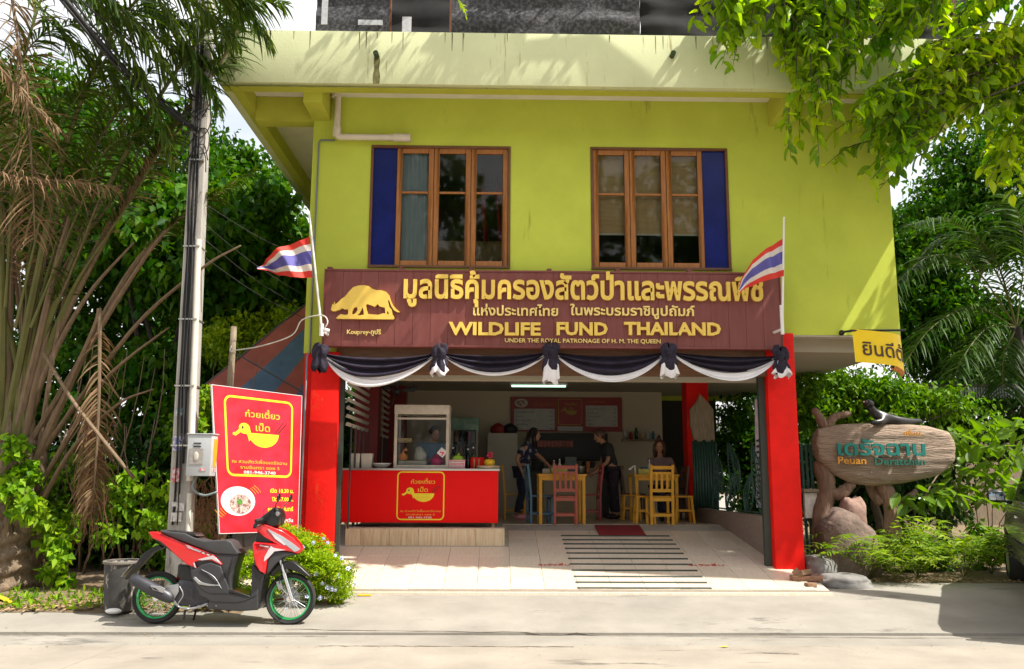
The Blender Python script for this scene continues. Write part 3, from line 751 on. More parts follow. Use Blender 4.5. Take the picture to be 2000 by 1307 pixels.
def duck(parent, x0, x1, z0, z1, y, fr=None, mts=('sign_yellow', 'sign_orange'), full=True):
    """emblem panel in box x0..x1,z0..z1 : border, words, duck whose body is a bowl, chopsticks, address"""
    W = x1-x0; H = z1-z0; X_ = lambda u: x0+u*W; Z_ = lambda v: z1-v*H
    yl = MT[mts[0]]; og = MT[mts[1]]
    def pr(m, poly, d=.003): 
        m.prism([(X_(a), Z_(b)) for a, b in poly], y-d, y, (lambda q: fr @ q) if fr else None)
    q = M(); rrect_ring(q, x0, x1, z0, z1, .1*W, .026*W, y, .004, fr); q.build('border', yl, parent)
    q = M(); text_m(q, 'ก๋วยเตี๋ยว', X_(.29), X_(.80), Z_(.25), .075*H, y, .003, frame=fr, offset=.012); q.build('lettering', og if full else yl, parent, fix=False); q = M(); text_m(q, 'เป็ด', X_(.44), X_(.65), Z_(.42), .085*H, y, .003, frame=fr, offset=.012)
    q.build('lettering', og if full else yl, parent, fix=False)
    bowl = [(.335,.452)] + [(.335+.225*(1-math.cos(R(a))), .452+.175*math.sin(R(a))) for a in range(8, 180, 12)] + [(.785,.452)]
    head = [(.275+.08*math.cos(R(a)), .40+.068*math.sin(R(a))) for a in range(0, 360, 20)]
    q = M(); pr(q, bowl); pr(q, head, .0035); pr(q, [(.325,.36),(.355,.40),(.37,.46),(.40,.50),(.34,.56),(.325,.50),(.29,.45)], .0032)
    pr(q, [(.215,.40),(.235,.44),(.145,.50),(.105,.485),(.11,.46),(.15,.455)], .0038); q.build('duck_bowl', yl, parent)
    q = M(); pr(q, [(.25+.015*math.cos(R(a)), .39+.02*math.sin(R(a))) for a in range(0, 360, 40)], .0045); q.build('eye', MT['black'], parent)
    q = M(); pr(q, [(.725,.44),(.74,.44),(.855,.29),(.845,.285)], .004); pr(q, [(.76,.44),(.775,.44),(.905,.31),(.895,.30)], .004); q.build('chopsticks', mk('sign_dark', (.10,.01,.01), rough=.5) if 'sign_dark' not in MT else MT['sign_dark'], parent)
    q = M(); text_m(q, 'กะละมัง', X_(.42), X_(.70), Z_(.555), .05*H, y, .0045, frame=fr, offset=.004); q.build('lettering', og, parent, fix=False)
    if full:
        q = M(); text_m(q, 'ณ สวนสัตว์เพื่อนเดรัจฉาน', X_(.08), X_(.92), Z_(.835), .038*H, y, .003, frame=fr); q.build('lettering', og, parent, fix=False); q = M(); text_m(q, 'รามอินทรา ซอย 5', X_(.20), X_(.80), Z_(.905), .038*H, y, .003, frame=fr)
        q.build('lettering', og, parent, fix=False)
        q = M(); text_m(q, '081-946-3740', X_(.25), X_(.74), Z_(.965), .038*H, y, .003, frame=fr, offset=.01); q.build('lettering', MT['white'], parent, fix=False)

# tall red menu board leaning by the left column
BL = P(414, 752, 10.05); BLb = P(429, 1042, 10.05); BRt = P(588, 772, 10.95)
a = Vector((BL.x, 10.05, BLb.z)); b = Vector((PX(588, 900, 10.95), 10.95, BLb.z)); wv = (b-a); BW = wv.length; BH = BL.z-BLb.z
class Quad:
    """maps board coordinates onto the slightly racked board standing in its four corners"""
    def __init__(s, bl, br, tl, tr, w, h): s.c = (bl, br, tl, tr); s.w = w; s.h = h; s.n = (br-bl).cross(tl-bl).normalized()
    def __matmul__(s, q):
        u, v = q.x/s.w, q.z/s.h; bl, br, tl, tr = s.c
        return bl.lerp(br, u).lerp(tl.lerp(tr, u), v) - s.n*q.y
fr = Quad(P(429,1042,10.12), P(581,1037,10.93), P(414,752,10.05), P(589,774,10.93), BW, BH)
mb = thing('menu_board', 'tall red noodle menu board on posts between the meter box and the left red column', 'sign board', tuple(a.xy)+(.2,))
F_ = lambda p: fr @ Vector(p)
q = M(); q.grid(lambda u, v: fr @ Vector((u*BW, 0, v*BH)), 20, 30); q.grid(lambda u, v: fr @ Vector((u*BW, .02, v*BH)), 20, 30); q.build('panel', MT['sign_pink'], mb)
q = M()
for (x0_, x1_, z0_, z1_) in ((-.006,0,-.006,BH+.006),(BW,BW+.006,-.006,BH+.006),(0,BW,-.006,0),(0,BW,BH,BH+.006)): q.prism([(x0_,z0_),(x1_,z0_),(x1_,z1_),(x0_,z1_)], -.006, .024, lambda p: fr @ p)
q.build('frame', MT['white'], mb)
for xx in (.04, BW-.06):
    q = M(); q.add([F_((xx+a_, .03+b_, z_)) for z_ in (-BLb.z+.2, BH*.9) for a_, b_ in ((0,0),(.04,0),(.04,.04),(0,.04))], [(0,3,2,1),(4,5,6,7),(0,1,5,4),(1,2,6,5),(2,3,7,6),(3,0,4,7)]); q.build('post', MT['wood_dark'], mb)
duck(mb, .115*BW, .90*BW, BH*.385, BH*.945, -.001, fr)
BX = lambda u: u*BW
q = M(); text_m(q, 'เปิด 10.30 น.', BX(.63), BX(.93), BH*.275, BH*.028, -.001, .003, frame=fr, offset=.02); q.build('lettering', MT['sign_yellow'], mb, fix=False); q = M(); text_m(q, 'ปิด 17.00 น.', BX(.65), BX(.93), BH*.215, BH*.028, -.001, .003, frame=fr, offset=.02); q.build('lettering', MT['sign_yellow'], mb, fix=False); q = M(); text_m(q, 'หยุดวันจันทร์', BX(.60), BX(.93), BH*.145, BH*.028, -.001, .003, frame=fr, offset=.02)
q.build('lettering', MT['sign_yellow'], mb, fix=False)
q = M(); text_m(q, 'เปลี่ยนเมนูทุกวัน', BX(.55), BX(.93), BH*.065, BH*.024, -.001, .003, frame=fr, offset=.02); q.build('lettering', MT['white'], mb, fix=False)
def disc(m, cx_, cz, rx, rz, y0, y1, n=28): m.prism([(cx_+rx*math.cos(2*math.pi*k/n), cz+rz*math.sin(2*math.pi*k/n)) for k in range(n)], y0, y1, lambda p: fr @ p)
q = M(); disc(q, BX(.235), BH*.215, BW*.205, BH*.10, -.005, -.001); q.build('bowl_print', MT['white'], mb)
q = M(); disc(q, BX(.26), BH*.195, BW*.13, BH*.067, -.007, -.0055); q.build('noodle_print', mk('noodles', (.20,.07,.06), rough=.7, scale=30, c2=(.62,.50,.45), contrast=(.4,.6)), mb)
q = M(); disc(q, BX(.25), BH*.21, BW*.035, BH*.02, -.009, -.0075); q.build('herb_print', mk('herb', (.08,.25,.03), rough=.7, var=.5, scale=60), mb)
q = M()
for k in range(3):
    for (cx_, cz, a0) in ((.235,.215,25),(.235,.215,205)):
        pts = [(BX(cx_)+BW*(.235+.035*k)*math.cos(R(a0+t*5)), 0, BH*cz+BH*(.115+.013*k)*math.sin(R(a0+t*5))) for t in range(6)]
        q.tube([F_((p[0], -.003, p[2])) for p in pts], .0035, 5)
q.build('swirl_print', MT['sign_orange'], mb)

# ------------------------------------------------------------- food counter on the platform
YK = 12.62; kx0, kx1 = PX(668, 970, YK), PX(973, 970, YK); kz1 = PZ(915, YK, 820); kz0 = PZ(1021, YK, 820)
ct = thing('food_counter', 'red fronted food counter with a duck bowl emblem on the tiled platform', 'counter', ((kx0+kx1)/2, YK+.35, FLOORZ))
q = M(); q.bx(kx0, kx1, YK, YK+.02, kz0, kz1-.03); mk('counter_red', (.85,.002,.002), rough=.5, spec=.2, var=.02); q.build('front_panel', MT['counter_red'], ct, bevel=.002)
for x in (kx0, kx1-.02):
    q = M(); q.bx(x, x+.02, YK+.021, YK+.7, kz0, kz1-.03); q.build('side_panel', MT['sign_red'], ct)
q = M(); q.bx(kx0-.02, kx1+.02, YK-.02, YK+.74, kz1-.03, kz1); q.build('counter_top', MT['steel'], ct, bevel=.003)
q = M(); q.bx(kx0+.03, kx1-.03, YK+.03, YK+.7, kz0+.1, kz0+.12); q.build('shelf', MT['steel'], ct)
mk('tan_wood', (.35,.22,.10), rough=.6)
for x in (kx0+.05, kx1-.09):
    for y in (YK+.05, YK+.62):
        q = M(); q.bx(x, x+.04, y, y+.04, FLOORZ+.002, kz0); q.build('leg', MT['tan_wood'], ct)
duck(ct, PX(775,970,YK), PX(868,970,YK), PZ(1016,YK,820), PZ(921,YK,820), YK-.001)
TOPZ = kz1
# glass food display case
gx0, gx1 = PX(770, 860, YK+.1), PX(877, 860, YK+.1); gz1 = PZ(791, YK+.1, 820)
dc = thing('display_case', 'white framed glass food display case standing on the red counter', 'display case', ((gx0+gx1)/2, YK+.3, TOPZ))
mk('case_white', (.60,.55,.48), rough=.45)
y0, y1 = YK+.08, YK+.55; b = .045
q = M()
for x in (gx0, gx1-b):
    for y in (y0, y1-b): q.bx(x, x+b, y, y+b, TOPZ+.02, gz1-.14)
q.bx(gx0, gx1, y0, y1, TOPZ+.0, TOPZ+.02)
q.bx(gx0+b, gx1-b, y0+.004, y0+b-.004, TOPZ+.021, TOPZ+.05); q.bx(gx0+b, gx1-b, y0+.004, y0+.03, gz1-.22, gz1-.19)
q.build('frame', MT['case_white'], dc, bevel=.004)
q = M(); q.bx(gx0-.005, gx1+.005, y0-.01, y1, gz1-.14, gz1); q.build('top_box', MT['case_white'], dc, bevel=.01)
pg = glass('case_glass', (.9,.93,.93), .96, ior=1.22)
q = M(); q.bx(gx0+b, gx1-b, y0+.012, y0+.017, TOPZ+.05, gz1-.22); q.build('pane', pg, dc)
for x in (gx0+.02, gx1-.025):
    q = M(); q.bx(x, x+.004, y0+b, y1-b, TOPZ+.03, gz1-.15); q.build('pane', pg, dc)
sz = TOPZ+.37
q = M(); q.bx(gx0+b, gx1-b, y0+.05, y1-.05, sz, sz+.008); q.build('glass_shelf', pg, dc)
mk('food_tan', (.55,.38,.2), rough=.6, var=.3, scale=30); mk('food_orange', (.7,.25,.08), rough=.6, var=.4, scale=40); mk('bag', (.6,.58,.52), rough=.3, var=.2, scale=20, bump=.4)
mk('hot_pink', (.75,.02,.18), rough=.35); mk('pink', (.8,.35,.42), rough=.5); mk('yellow', (.8,.5,.02), rough=.5); mk('green', (.25,.45,.03), rough=.5)
def tray(x0, x1, y0, y1, z, h, mt, lab, cat='tray'):
    q = M(); t_ = .006; q.bx(x0, x1, y0, y1, z, z+t_)
    e = .02
    for (a_, b_, c_2, d_) in ((x0,x1,y0,y0),(x0,x1,y1,y1)): 
        q.add([(a_,c_2,z),(b_,c_2,z),(b_+e,c_2+(-e if c_2==y0 else e),z+h),(a_-e,c_2+(-e if c_2==y0 else e),z+h)], [(0,1,2,3)])
    for xx, s in ((x0,-e),(x1,e)): q.add([(xx,y0,z),(xx,y1,z),(xx+s,y1+e,z+h),(xx+s,y0-e,z+h)], [(0,1,2,3)])
    return tag(q.build('tray', mt, fix=False), lab, cat)
tray(gx0+.06, gx0+.24, y0+.12, y0+.35, sz+.009, .07, MT['food_tan'], 'tan food tray on the upper shelf of the glass case')
tray(gx0+.08, gx0+.46, y0+.10, y0+.38, TOPZ+.022, .09, MT['case_white'], 'white food tray at the bottom of the glass case')
q = M()
for k in range(9): q.ell((gx0+.13+rng.random()*.3, y0+.16+rng.random()*.18, TOPZ+.085+rng.random()*.03), (.05,.05,.03), 8, 6)
stuff(q.build('buns', MT['food_tan'], smooth=True), 'pale buns heaped in the white tray in the glass case', 'food')
q = M(); q.ell((gx0+.13, y0+.1, TOPZ+.17), (.075,.05,.06), 10, 8); q.tube([(gx0+.13,y0+.1,TOPZ+.2),(gx0+.13,y0+.1,TOPZ+.25),(gx0+.15,y0+.1,TOPZ+.27),(gx0+.18,y0+.1,TOPZ+.29)],[.05,.012,.02,.035],8)
tag(q.build('food_bag', MT['food_orange'], smooth=True), 'knotted clear bag of orange food inside the glass case', 'bag')
q = M(); q.tube([(gx0+.38,y0+.2,TOPZ+.11),(gx0+.38,y0+.2,TOPZ+.2),(gx0+.36,y0+.2,TOPZ+.28),(gx0+.34,y0+.2,TOPZ+.32)],[.09,.10,.06,.05],9)
tag(q.build('plastic_bag', MT['bag'], smooth=True), 'white plastic bag standing in the middle of the glass case', 'bag')
q = M(); q.lathe([(.05,0),(.085,.03),(.1,.07),(.095,.11),(.07,.14),(.045,.155)], (gx0+.63, y0+.2, TOPZ+.03), 18); q.lathe([(.045,.155),(.05,.17),(.02,.19)], (gx0+.63, y0+.2, TOPZ+.03), 14)
tag(q.build('jar', MT['hot_pink'], smooth=True), 'round hot pink jar inside the glass case', 'jar')
q = M(); q.box((gx1-.10, y0+.006, TOPZ+.235), (.11,.004,.11), Euler((0,.7,0))); t_ = q.build('card', MT['white']); tag(t_, 'tilted white card with a pink sign stuck on the case glass', 'card')
q = M(); q.box((gx1-.10, y0+.002, TOPZ+.235), (.07,.003,.018), Euler((0,.2,0))); q.box((gx1-.09, y0+.0015, TOPZ+.215), (.016,.003,.06), Euler((0,.5,0))); q.build('mark', MT['hot_pink'], t_)
# left items : two white boxes and a bowl
for k, (pa, pb, lab) in enumerate(((686, 704, 'white square bucket at the left end of the red counter'), (706, 728, 'white square bucket beside the empty bowl'))):
    x0_, x1_ = PX(pa, 900, YK+.15), PX(pb, 900, YK+.15); z1_ = PZ(886, YK+.15, 700); q = M()
    q.add([(x0_+.012,YK+.1,TOPZ),(x1_-.012,YK+.1,TOPZ),(x1_-.012,YK+.24,TOPZ),(x0_+.012,YK+.24,TOPZ),(x0_,YK+.09,z1_),(x1_,YK+.09,z1_),(x1_,YK+.25,z1_),(x0_,YK+.25,z1_),
           (x0_+.008,YK+.10,z1_),(x1_-.008,YK+.10,z1_),(x1_-.008,YK+.24,z1_),(x0_+.008,YK+.24,z1_),(x0_+.02,YK+.11,TOPZ+.02),(x1_-.02,YK+.11,TOPZ+.02),(x1_-.02,YK+.23,TOPZ+.02),(x0_+.02,YK+.23,TOPZ+.02)],
          [(0,3,2,1),(0,1,5,4),(1,2,6,5),(2,3,7,6),(3,0,4,7),(4,5,9,8),(5,6,10,9),(6,7,11,10),(7,4,8,11),(8,9,13,12),(9,10,14,13),(10,11,15,14),(11,8,12,15),(12,13,14,15)])
    tag(q.build('bucket', MT['case_white'], bevel=.003), lab, 'bucket')
q = M(); q.lathe([(.05,0),(.10,.02),(.145,.06),(.16,.075),(.152,.073),(.10,.03),(.0,.02)], (PX(745,905,YK+.2), YK+.2, TOPZ+.002), 22)
tag(q.build('bowl', MT['white'], smooth=True), 'wide white bowl left of the glass case on the counter', 'bowl')
# right items
q = M(); bx0, bx1 = PX(878, 905, YK+.08), PX(907, 905, YK+.08); bz = TOPZ+.001
bk = thing('basket', 'pink and white woven basket at the right of the glass case', 'basket', ((bx0+bx1)/2, YK+.12, bz))
for k in range(5):
    q = M(); z_ = bz+.012+.026*k; o_ = .002*k
    for (p_, r_) in (((bx0-o_,YK+.05-o_,z_),(bx1+o_,YK+.05-o_,z_)),((bx0-o_,YK+.2+o_,z_),(bx1+o_,YK+.2+o_,z_)),((bx0-o_,YK+.05-o_,z_),(bx0-o_,YK+.2+o_,z_)),((bx1+o_,YK+.05-o_,z_),(bx1+o_,YK+.2+o_,z_))): q.bar(p_, r_, .006, .016)
    q.build('band', MT['pink'] if k % 2 == 0 else MT['white'], bk)
q = M()
for k in range(8):
    x = bx0+(bx1-bx0)*k/7; q.bar((x,YK+.044,bz),(x,YK+.04,bz+.13),.012,.004); q.bar((x,YK+.206,bz),(x,YK+.21,bz+.13),.012,.004)
q.build('uprights', MT['pink'], bk)['kind'] = 'stuff'
q = M(); q.ell((bx0+.12, YK+.12, bz+.14), (.09,.05,.06), 10, 8); q.tube([(bx0+.1,YK+.12,bz+.14),(bx0+.14,YK+.12,bz+.23)], [.03,.012], 8)
tag(q.build('fruit', MT['green'], smooth=True), 'green and yellow fruit lying in the pink basket', 'fruit')
def bottle(px, Y, z, h, r, mt, lab, cap='white'):
    t_ = thing('bottle', lab, 'bottle', (PX(px, 900, Y), Y, z)); x = PX(px, 900, Y)
    q = M(); q.lathe([(r*.9,0),(r,.01),(r,h*.55),(r*.8,h*.68),(r*.35,h*.8),(r*.33,h*.93)], (x,Y,z), 12); q.build('body', mt, t_, smooth=True)
    q = M(); q.lathe([(r*.4,h*.93),(r*.4,h)], (x,Y,z), 10); q.build('cap', MT[cap], t_, smooth='auto'); return t_
bg_ = glass('bottle_glass', (.7,.75,.7), .8)
bottle(884, YK+.32, TOPZ, .32, .035, bg_, 'clear bottle standing behind the pink basket')
bottle(914, YK+.3, TOPZ, .30, .032, bg_, 'clear bottle right of the pink basket on the counter')
mk('dark_green_glass', (.02,.05,.02), rough=.1)
bottle(924, YK+.4, TOPZ, .33, .03, MT['dark_green_glass'], 'dark green bottle behind the red box on the counter')
x0_, x1_ = PX(919, 900, YK+.3), PX(946, 900, YK+.3); q = M(); q.bx(x0_, x1_, YK+.25, YK+.42, TOPZ, TOPZ+.17); rbx = tag(q.build('box', MT['red_paint'], bevel=.008), 'red box on the right part of the food counter', 'box')
for k in range(2):
    m2 = M(); m2.bx(x0_+.05+.07*k, x0_+.065+.07*k, YK+.243, YK+.249, TOPZ+.01, TOPZ+.15); m2.build('ribbon', MT['food_tan'], rbx)
xc = PX(956, 905, YK+.15)
q = M(); q.lathe([(.15,0),(.17,.012),(.18,.045),(.17,.045),(.0,.03)], (xc-.02, YK+.16, TOPZ), 24); tag(q.build('plate', mk('wicker', (.5,.35,.22), rough=.7, var=.3, scale=30), smooth=True), 'round wicker plate under the yellow pot on the counter', 'plate')
q = M(); q.lathe([(.05,0),(.075,.03),(.08,.08),(.06,.11),(0,.11)], (xc, YK+.16, TOPZ+.032), 16); tag(q.build('pot', MT['yellow'], smooth=True), 'small yellow pot with red flowers at the right end of the counter', 'pot')
q = M()
for k in range(16):
    g = rng.random()*6.28; r_ = rng.random()*.05; q.ell((xc+r_*math.cos(g), YK+.16+r_*math.sin(g), TOPZ+.16+rng.random()*.08), (.015,.015,.013), 6, 5); q.tube([(xc,YK+.16,TOPZ+.13),(xc+r_*1.5*math.cos(g+1),YK+.16,TOPZ+.25)], .003, 4)
stuff(q.build('flowers', mk('flower_red', (.5,.02,.05), rough=.6, island=.4)), 'small red flowers sticking out of the yellow pot', 'flowers')
mk('old_wood', (.24,.19,.13), rough=.85, var=.3, scale=10, stretch=(4,4,.5), bump=.4, bscale=30)
# ------------------------------------------------------------- furniture of the noodle shop
mk('p_yellow', (.66,.33,.012), rough=.45, var=.12, scale=6); mk('p_pink', (.36,.075,.045), rough=.45, var=.12, scale=6)
mk('p_blue', (.05,.14,.22), rough=.45, var=.12); mk('p_red', (.32,.03,.03), rough=.45, var=.12); mk('p_brown', (.10,.045,.02), rough=.5)
def chair(lab, mt, x, y, rz, group='slatted wooden chairs'):
    """back of the chair at local y=0 side, seat towards +y"""
    t = thing('chair', lab, 'chair', (0,0,0), 0, group); mt = MT[mt]; w_, d_, h_, sh = .38, .38, .93, .44
    for s in (-1, 1):
        q = M(); q.bar((s*(w_/2-.02),0.02,0),(s*(w_/2-.02),.02,h_*.48),.04,.035); q.bar((s*(w_/2-.02),.02,h_*.48),(s*(w_/2-.02),-.035,h_),.04,.035); q.build('back_post', mt, t, bevel=.003)
        q = M(); q.bar((s*(w_/2-.02),d_-.02,0),(s*(w_/2-.02),d_-.02,sh-.02),.04,.04); q.build('leg', mt, t, bevel=.003)
        q = M(); q.bx(s*(w_/2-.032),s*(w_/2-.008),.04,d_-.04,.14,.17); q.build('stretcher', mt, t)
    q = M(); q.bx(-w_/2-.008, w_/2+.008, .04, d_+.02, sh-.02, sh+.002); q.build('seat', mt, t, bevel=.004)
    for z0_, z1_ in ((.13,.17),(sh-.075,sh-.021)):
        q = M(); q.bx(-w_/2+.04, w_/2-.04, .008, .03, z0_, z1_); q.build('rail', mt, t)
        q = M(); q.bx(-w_/2+.04, w_/2-.04, d_-.03, d_-.008, z0_, z1_); q.build('rail', mt, t)
    q = M(); q.bar((-w_/2+.04,-.028,.885),(w_/2-.04,-.028,.885),.02,.055); q.build('top_rail', mt, t, bevel=.003)
    q = M(); q.bar((-w_/2+.04,-.02,.80),(w_/2-.04,-.02,.80),.02,.035); q.build('top_rail', mt, t)
    q = M(); q.bar((-w_/2+.04,.01,.53),(w_/2-.04,.01,.53),.02,.05); q.build('lower_rail', mt, t)
    for k in range(3):
        x_ = (-.085, 0, .085)[k]; q = M(); q.bar((x_,.008,.55),(x_,-.018,.79),.035,.014,up=(0,1,0)); q.build('slat', mt, t)
    return place(t, (x, y, FLOORZ), rz)
chair('pink slatted chair with its back to the street at the yellow table', 'p_pink', PX(1105,1000,13.42), 13.42, 0)
chair('bright yellow slatted chair with its back to the street at the right table', 'p_yellow', PX(1294,1000,13.42), 13.42, R(2))
chair('blue slatted chair seen side on between the leaning woman and the yellow table', 'p_blue', PX(1031,1000,13.85), 13.85, R(-82))
chair('yellow slatted chair behind the leaning woman, nearest the food counter', 'p_yellow', PX(984,1000,15.1), 15.1, R(-90))
chair('dark red slatted chair right of the yellow table', 'p_red', PX(1172,1000,14.7), 14.7, R(92))
chair('dark brown chair at the far left of the right table', 'p_brown', PX(1214,1000,15.4), 15.3, R(-90))
chair('brown chair under the seated woman', 'p_brown', PX(1335,1000,15.0), 14.9, R(95))
def table(lab, mt, x0, x1, y0, y1, h=.78):
    t = thing('table', lab, 'table', ((x0+x1)/2, (y0+y1)/2, FLOORZ), 0, 'wooden tables'); mt = MT[mt]
    q = M(); q.bx(x0-.02, x1+.02, y0-.02, y1+.02, FLOORZ+h-.03, FLOORZ+h); q.build('tabletop', mt, t, bevel=.004)
    q = M(); q.bx(x0+.05, x1-.05, y0+.01, y0+.03, FLOORZ+h-.10, FLOORZ+h-.031); q.build('apron', mt, t)
    for x in (x0, x1-.05):
        for y in (y0, y1-.05):
            q = M(); q.bx(x, x+.05, y, y+.05, FLOORZ+.001, FLOORZ+h-.031); q.build('leg', mt, t, bevel=.003)
    return t
table('yellow table in the middle of the shop, beside the pink chair', 'p_yellow', PX(1053,1000,13.55), PX(1144,1000,13.55), 13.56, 14.3)
table('yellow table on the right, partly behind the bright yellow chair', 'p_yellow', PX(1241,1000,14.3), PX(1325,1000,14.3), 14.25, 14.95)
def stool(lab, x, y):
    t = thing('stool', lab, 'stool', (0,0,0), 0, 'yellow stools'); mt = MT['p_yellow']
    q = M(); q.bx(-.15,.15,-.14,.14,.41,.435); q.build('seat', mt, t, bevel=.004)
    for a_ in (-1,1):
        for b_ in (-1,1):
            q = M(); q.bar((a_*.15,b_*.14,0),(a_*.12,b_*.11,.41),.035); q.build('leg', mt, t)
        q = M(); q.bar((a_*.13,-.12,.16),(a_*.13,.12,.16),.03,.02); q.build('stretcher', mt, t)
    for b_ in (-1,1):
        q = M(); q.bar((-.13,b_*.125,.20),(.13,b_*.125,.20),.02,.03); q.build('stretcher', mt, t)
    return place(t, (x, y, FLOORZ))
stool('yellow stool left of the right table', PX(1232,1000,14.9), 14.9)
stool('yellow stool tucked under the right table next to the bright yellow chair', PX(1258,1000,13.95), 13.95)
stool('yellow stool under the right end of the right table beside the column', PX(1334,1000,14.1), 14.1)
# things on the tables
TZ = FLOORZ+.781
mk('clear', (.5,.5,.5), rough=.2)
for (px, Y, h, lab) in ((1082, 13.9, .22, 'slim clear sauce bottle on the yellow table'), (1093, 13.95, .24, 'clear sauce bottle with a white cap on the yellow table'), (1268, 14.5, .24, 'clear sauce bottle in front of the seated woman')):
    bottle(px, Y, TZ, h, .028, MT['clear'], lab)
def bxt(nm, px0, px1, Y, d, z0, h, mt, lab, cat, bev=.006):
    q = M(); q.bx(PX(px0,900,Y), PX(px1,900,Y), Y, Y+d, z0, z0+h); return tag(q.build(nm, MT[mt], bevel=bev), lab, cat)
mk('lime_plastic', (.45,.42,.08), rough=.4)
bxt('condiment_box', 1076, 1108, 13.75, .14, TZ, .09, 'lime_plastic', 'yellow green condiment box on the yellow table', 'box')
bxt('napkin_box', 1060, 1074, 13.8, .12, TZ, .08, 'grey_white', 'grey napkin box at the left end of the yellow table', 'box')
bxt('condiment_box', 1247, 1272, 14.35, .14, TZ, .09, 'lime_plastic', 'yellow green condiment box on the right table', 'box')
bxt('tissue_box', 1253, 1266, 14.6, .12, TZ+.0, .13, 'p_blue', 'blue box behind the condiments on the right table', 'box')
q = M(); x = PX(1236, 900, 14.4); q.tube([(x-.04,14.4,TZ+.09),(x,14.4,TZ+.13),(x+.03,14.4,TZ+.15),(x+.04,14.4,TZ)], .014, 7); q.ell((x-.05,14.4,TZ+.09),(.03,.02,.02),8,6)
tag(q.build('cup', MT['white'], smooth=True), 'white handled jug at the left of the right table', 'jug')

# ------------------------------------------------------------- back of the shop
YM = 17.55
mn = thing('wall_menu', 'dark red wall menu with two white price lists and a duck bowl emblem', 'menu', (PX(1106,810,YM), YM, 2.9))
mk('menu_red', (.25,.015,.012), rough=.5)
mx = lambda px: PX(px, 810, YM); mz = lambda py: PZ(py, YM, 1100)
q = M(); q.bx(mx(997), mx(1215), YM, YM+.03, mz(843), mz(776)); q.build('board', MT['menu_red'], mn)
mk('menu_white', (.42,.42,.40), rough=.6)
for a_, b_, c_1, d_ in ((1004,1083,840,799),(1144,1206,833,792),(1089,1138,842,833)):
    q = M(); q.bx(mx(a_), mx(b_), YM-.012, YM-.001, mz(c_1), mz(d_)); q.build('price_list', MT['menu_white'], mn)
q = M()
for k in range(5):
    text_m(q, ['ก๋วยเตี๋ยวเป็ด', 'เกาเหลา', 'ข้าวหน้าเป็ด', 'ลูกชิ้น', 'น้ำ'][k], mx(1007), mx((1045,1022,1036,1030,1020)[k]), mz(807+8*k), .03, YM-.013, .002, res=1)
    text_m(q, '40', mx(1074), mx(1080), mz(807+8*k), .03, YM-.013, .002, res=1)
    text_m(q, ['ก๋วยเตี๋ยวเป็ด', 'เป็ด', 'เกาเหลาเป็ด', 'ข้าว', 'น้ำ'][k], mx(1148), mx((1180,1168,1172,1160,1160)[k]), mz(800+7.5*k), .028, YM-.013, .002, res=1)
    text_m(q, '40', mx(1198), mx(1203), mz(800+7.5*k), .028, YM-.013, .002, res=1)
q.build('lettering', MT['black'], mn, fix=False)['kind'] = 'stuff'
q = M(); q.prism([(mx(1018)+.14*math.cos(2*math.pi*k/20), mz(788)+.09*math.sin(2*math.pi*k/20)) for k in range(20)], YM-.012, YM-.001); q.build('bowl_print', MT['menu_white'], mn)
q = M(); q.prism([(mx(1018)+.10*math.cos(2*math.pi*k/20), mz(788)+.06*math.sin(2*math.pi*k/20)) for k in range(20)], YM-.016, YM-.0125); q.build('noodle_print', MT['noodles'], mn)
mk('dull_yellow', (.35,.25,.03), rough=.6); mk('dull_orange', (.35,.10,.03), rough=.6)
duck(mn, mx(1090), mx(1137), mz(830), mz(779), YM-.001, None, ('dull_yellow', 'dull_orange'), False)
q = M(); text_m(q, 'เมนูเป็ด', mx(1043), mx(1080), mz(793), .07, YM-.001, .003, offset=.01); text_m(q, 'เมนูพิเศษ', mx(1144), mx(1182), mz(787), .05, YM-.001, .003, offset=.01); q.build('lettering', MT['dull_orange'], mn, fix=False)
# fluorescent lamp on the ceiling
lt = thing('ceiling_lamp', 'fluorescent batten lamp glowing pale green under the shop ceiling', 'lamp', (PX(1052,765,15.9), 15.9, 3.2))
lx0, lx1 = PX(996,765,15.9), PX(1108,765,15.9)
q = M(); q.bx(lx0, lx1, 15.86, 15.94, 3.255, 3.298); q.build('batten', MT['white'], lt, bevel=.004)
mk('tube_glow', (.50,1.0,.74), rough=.4, var=0, emit=1.3)
q = M(); q.tube([(lx0+.03,15.9,3.235),(lx1-.03,15.9,3.235)], .018, 10); q.build('tube', MT['tube_glow'], lt, smooth='auto')
# glass door fridge, white cabinet, dark range and worktop
Yf = 16.9; fx0, fx1 = PX(880,860,Yf), PX(934,860,Yf); fz = PZ(816,Yf,905)
fg = thing('fridge', 'tall glass door drinks fridge with a green header at the back wall', 'fridge', ((fx0+fx1)/2, Yf+.3, FLOORZ))
q = M(); q.bx(fx0, fx0+.05, Yf, Yf+.55, FLOORZ+.05, fz-.25); q.bx(fx1-.05, fx1, Yf, Yf+.55, FLOORZ+.05, fz-.25); q.bx(fx0+.05, fx1-.05, Yf+.5, Yf+.55, FLOORZ+.05, fz-.25); q.bx(fx0+.05, fx1-.05, Yf, Yf+.5, FLOORZ+.05, FLOORZ+.3); q.build('body', MT['grey_white'], fg)
q = M(); q.bx(fx0-.01, fx1+.01, Yf-.02, Yf+.55, fz-.248, fz); q.build('header', mk('fridge_green', (.05,.22,.14), rough=.35, var=.6, scale=5, c2=(.35,.5,.4)), fg, bevel=.01)
q = M(); q.bx(fx0+.06, fx1-.06, Yf+.0, Yf+.008, FLOORZ+.3, fz-.26); q.build('door_glass', pg, fg)
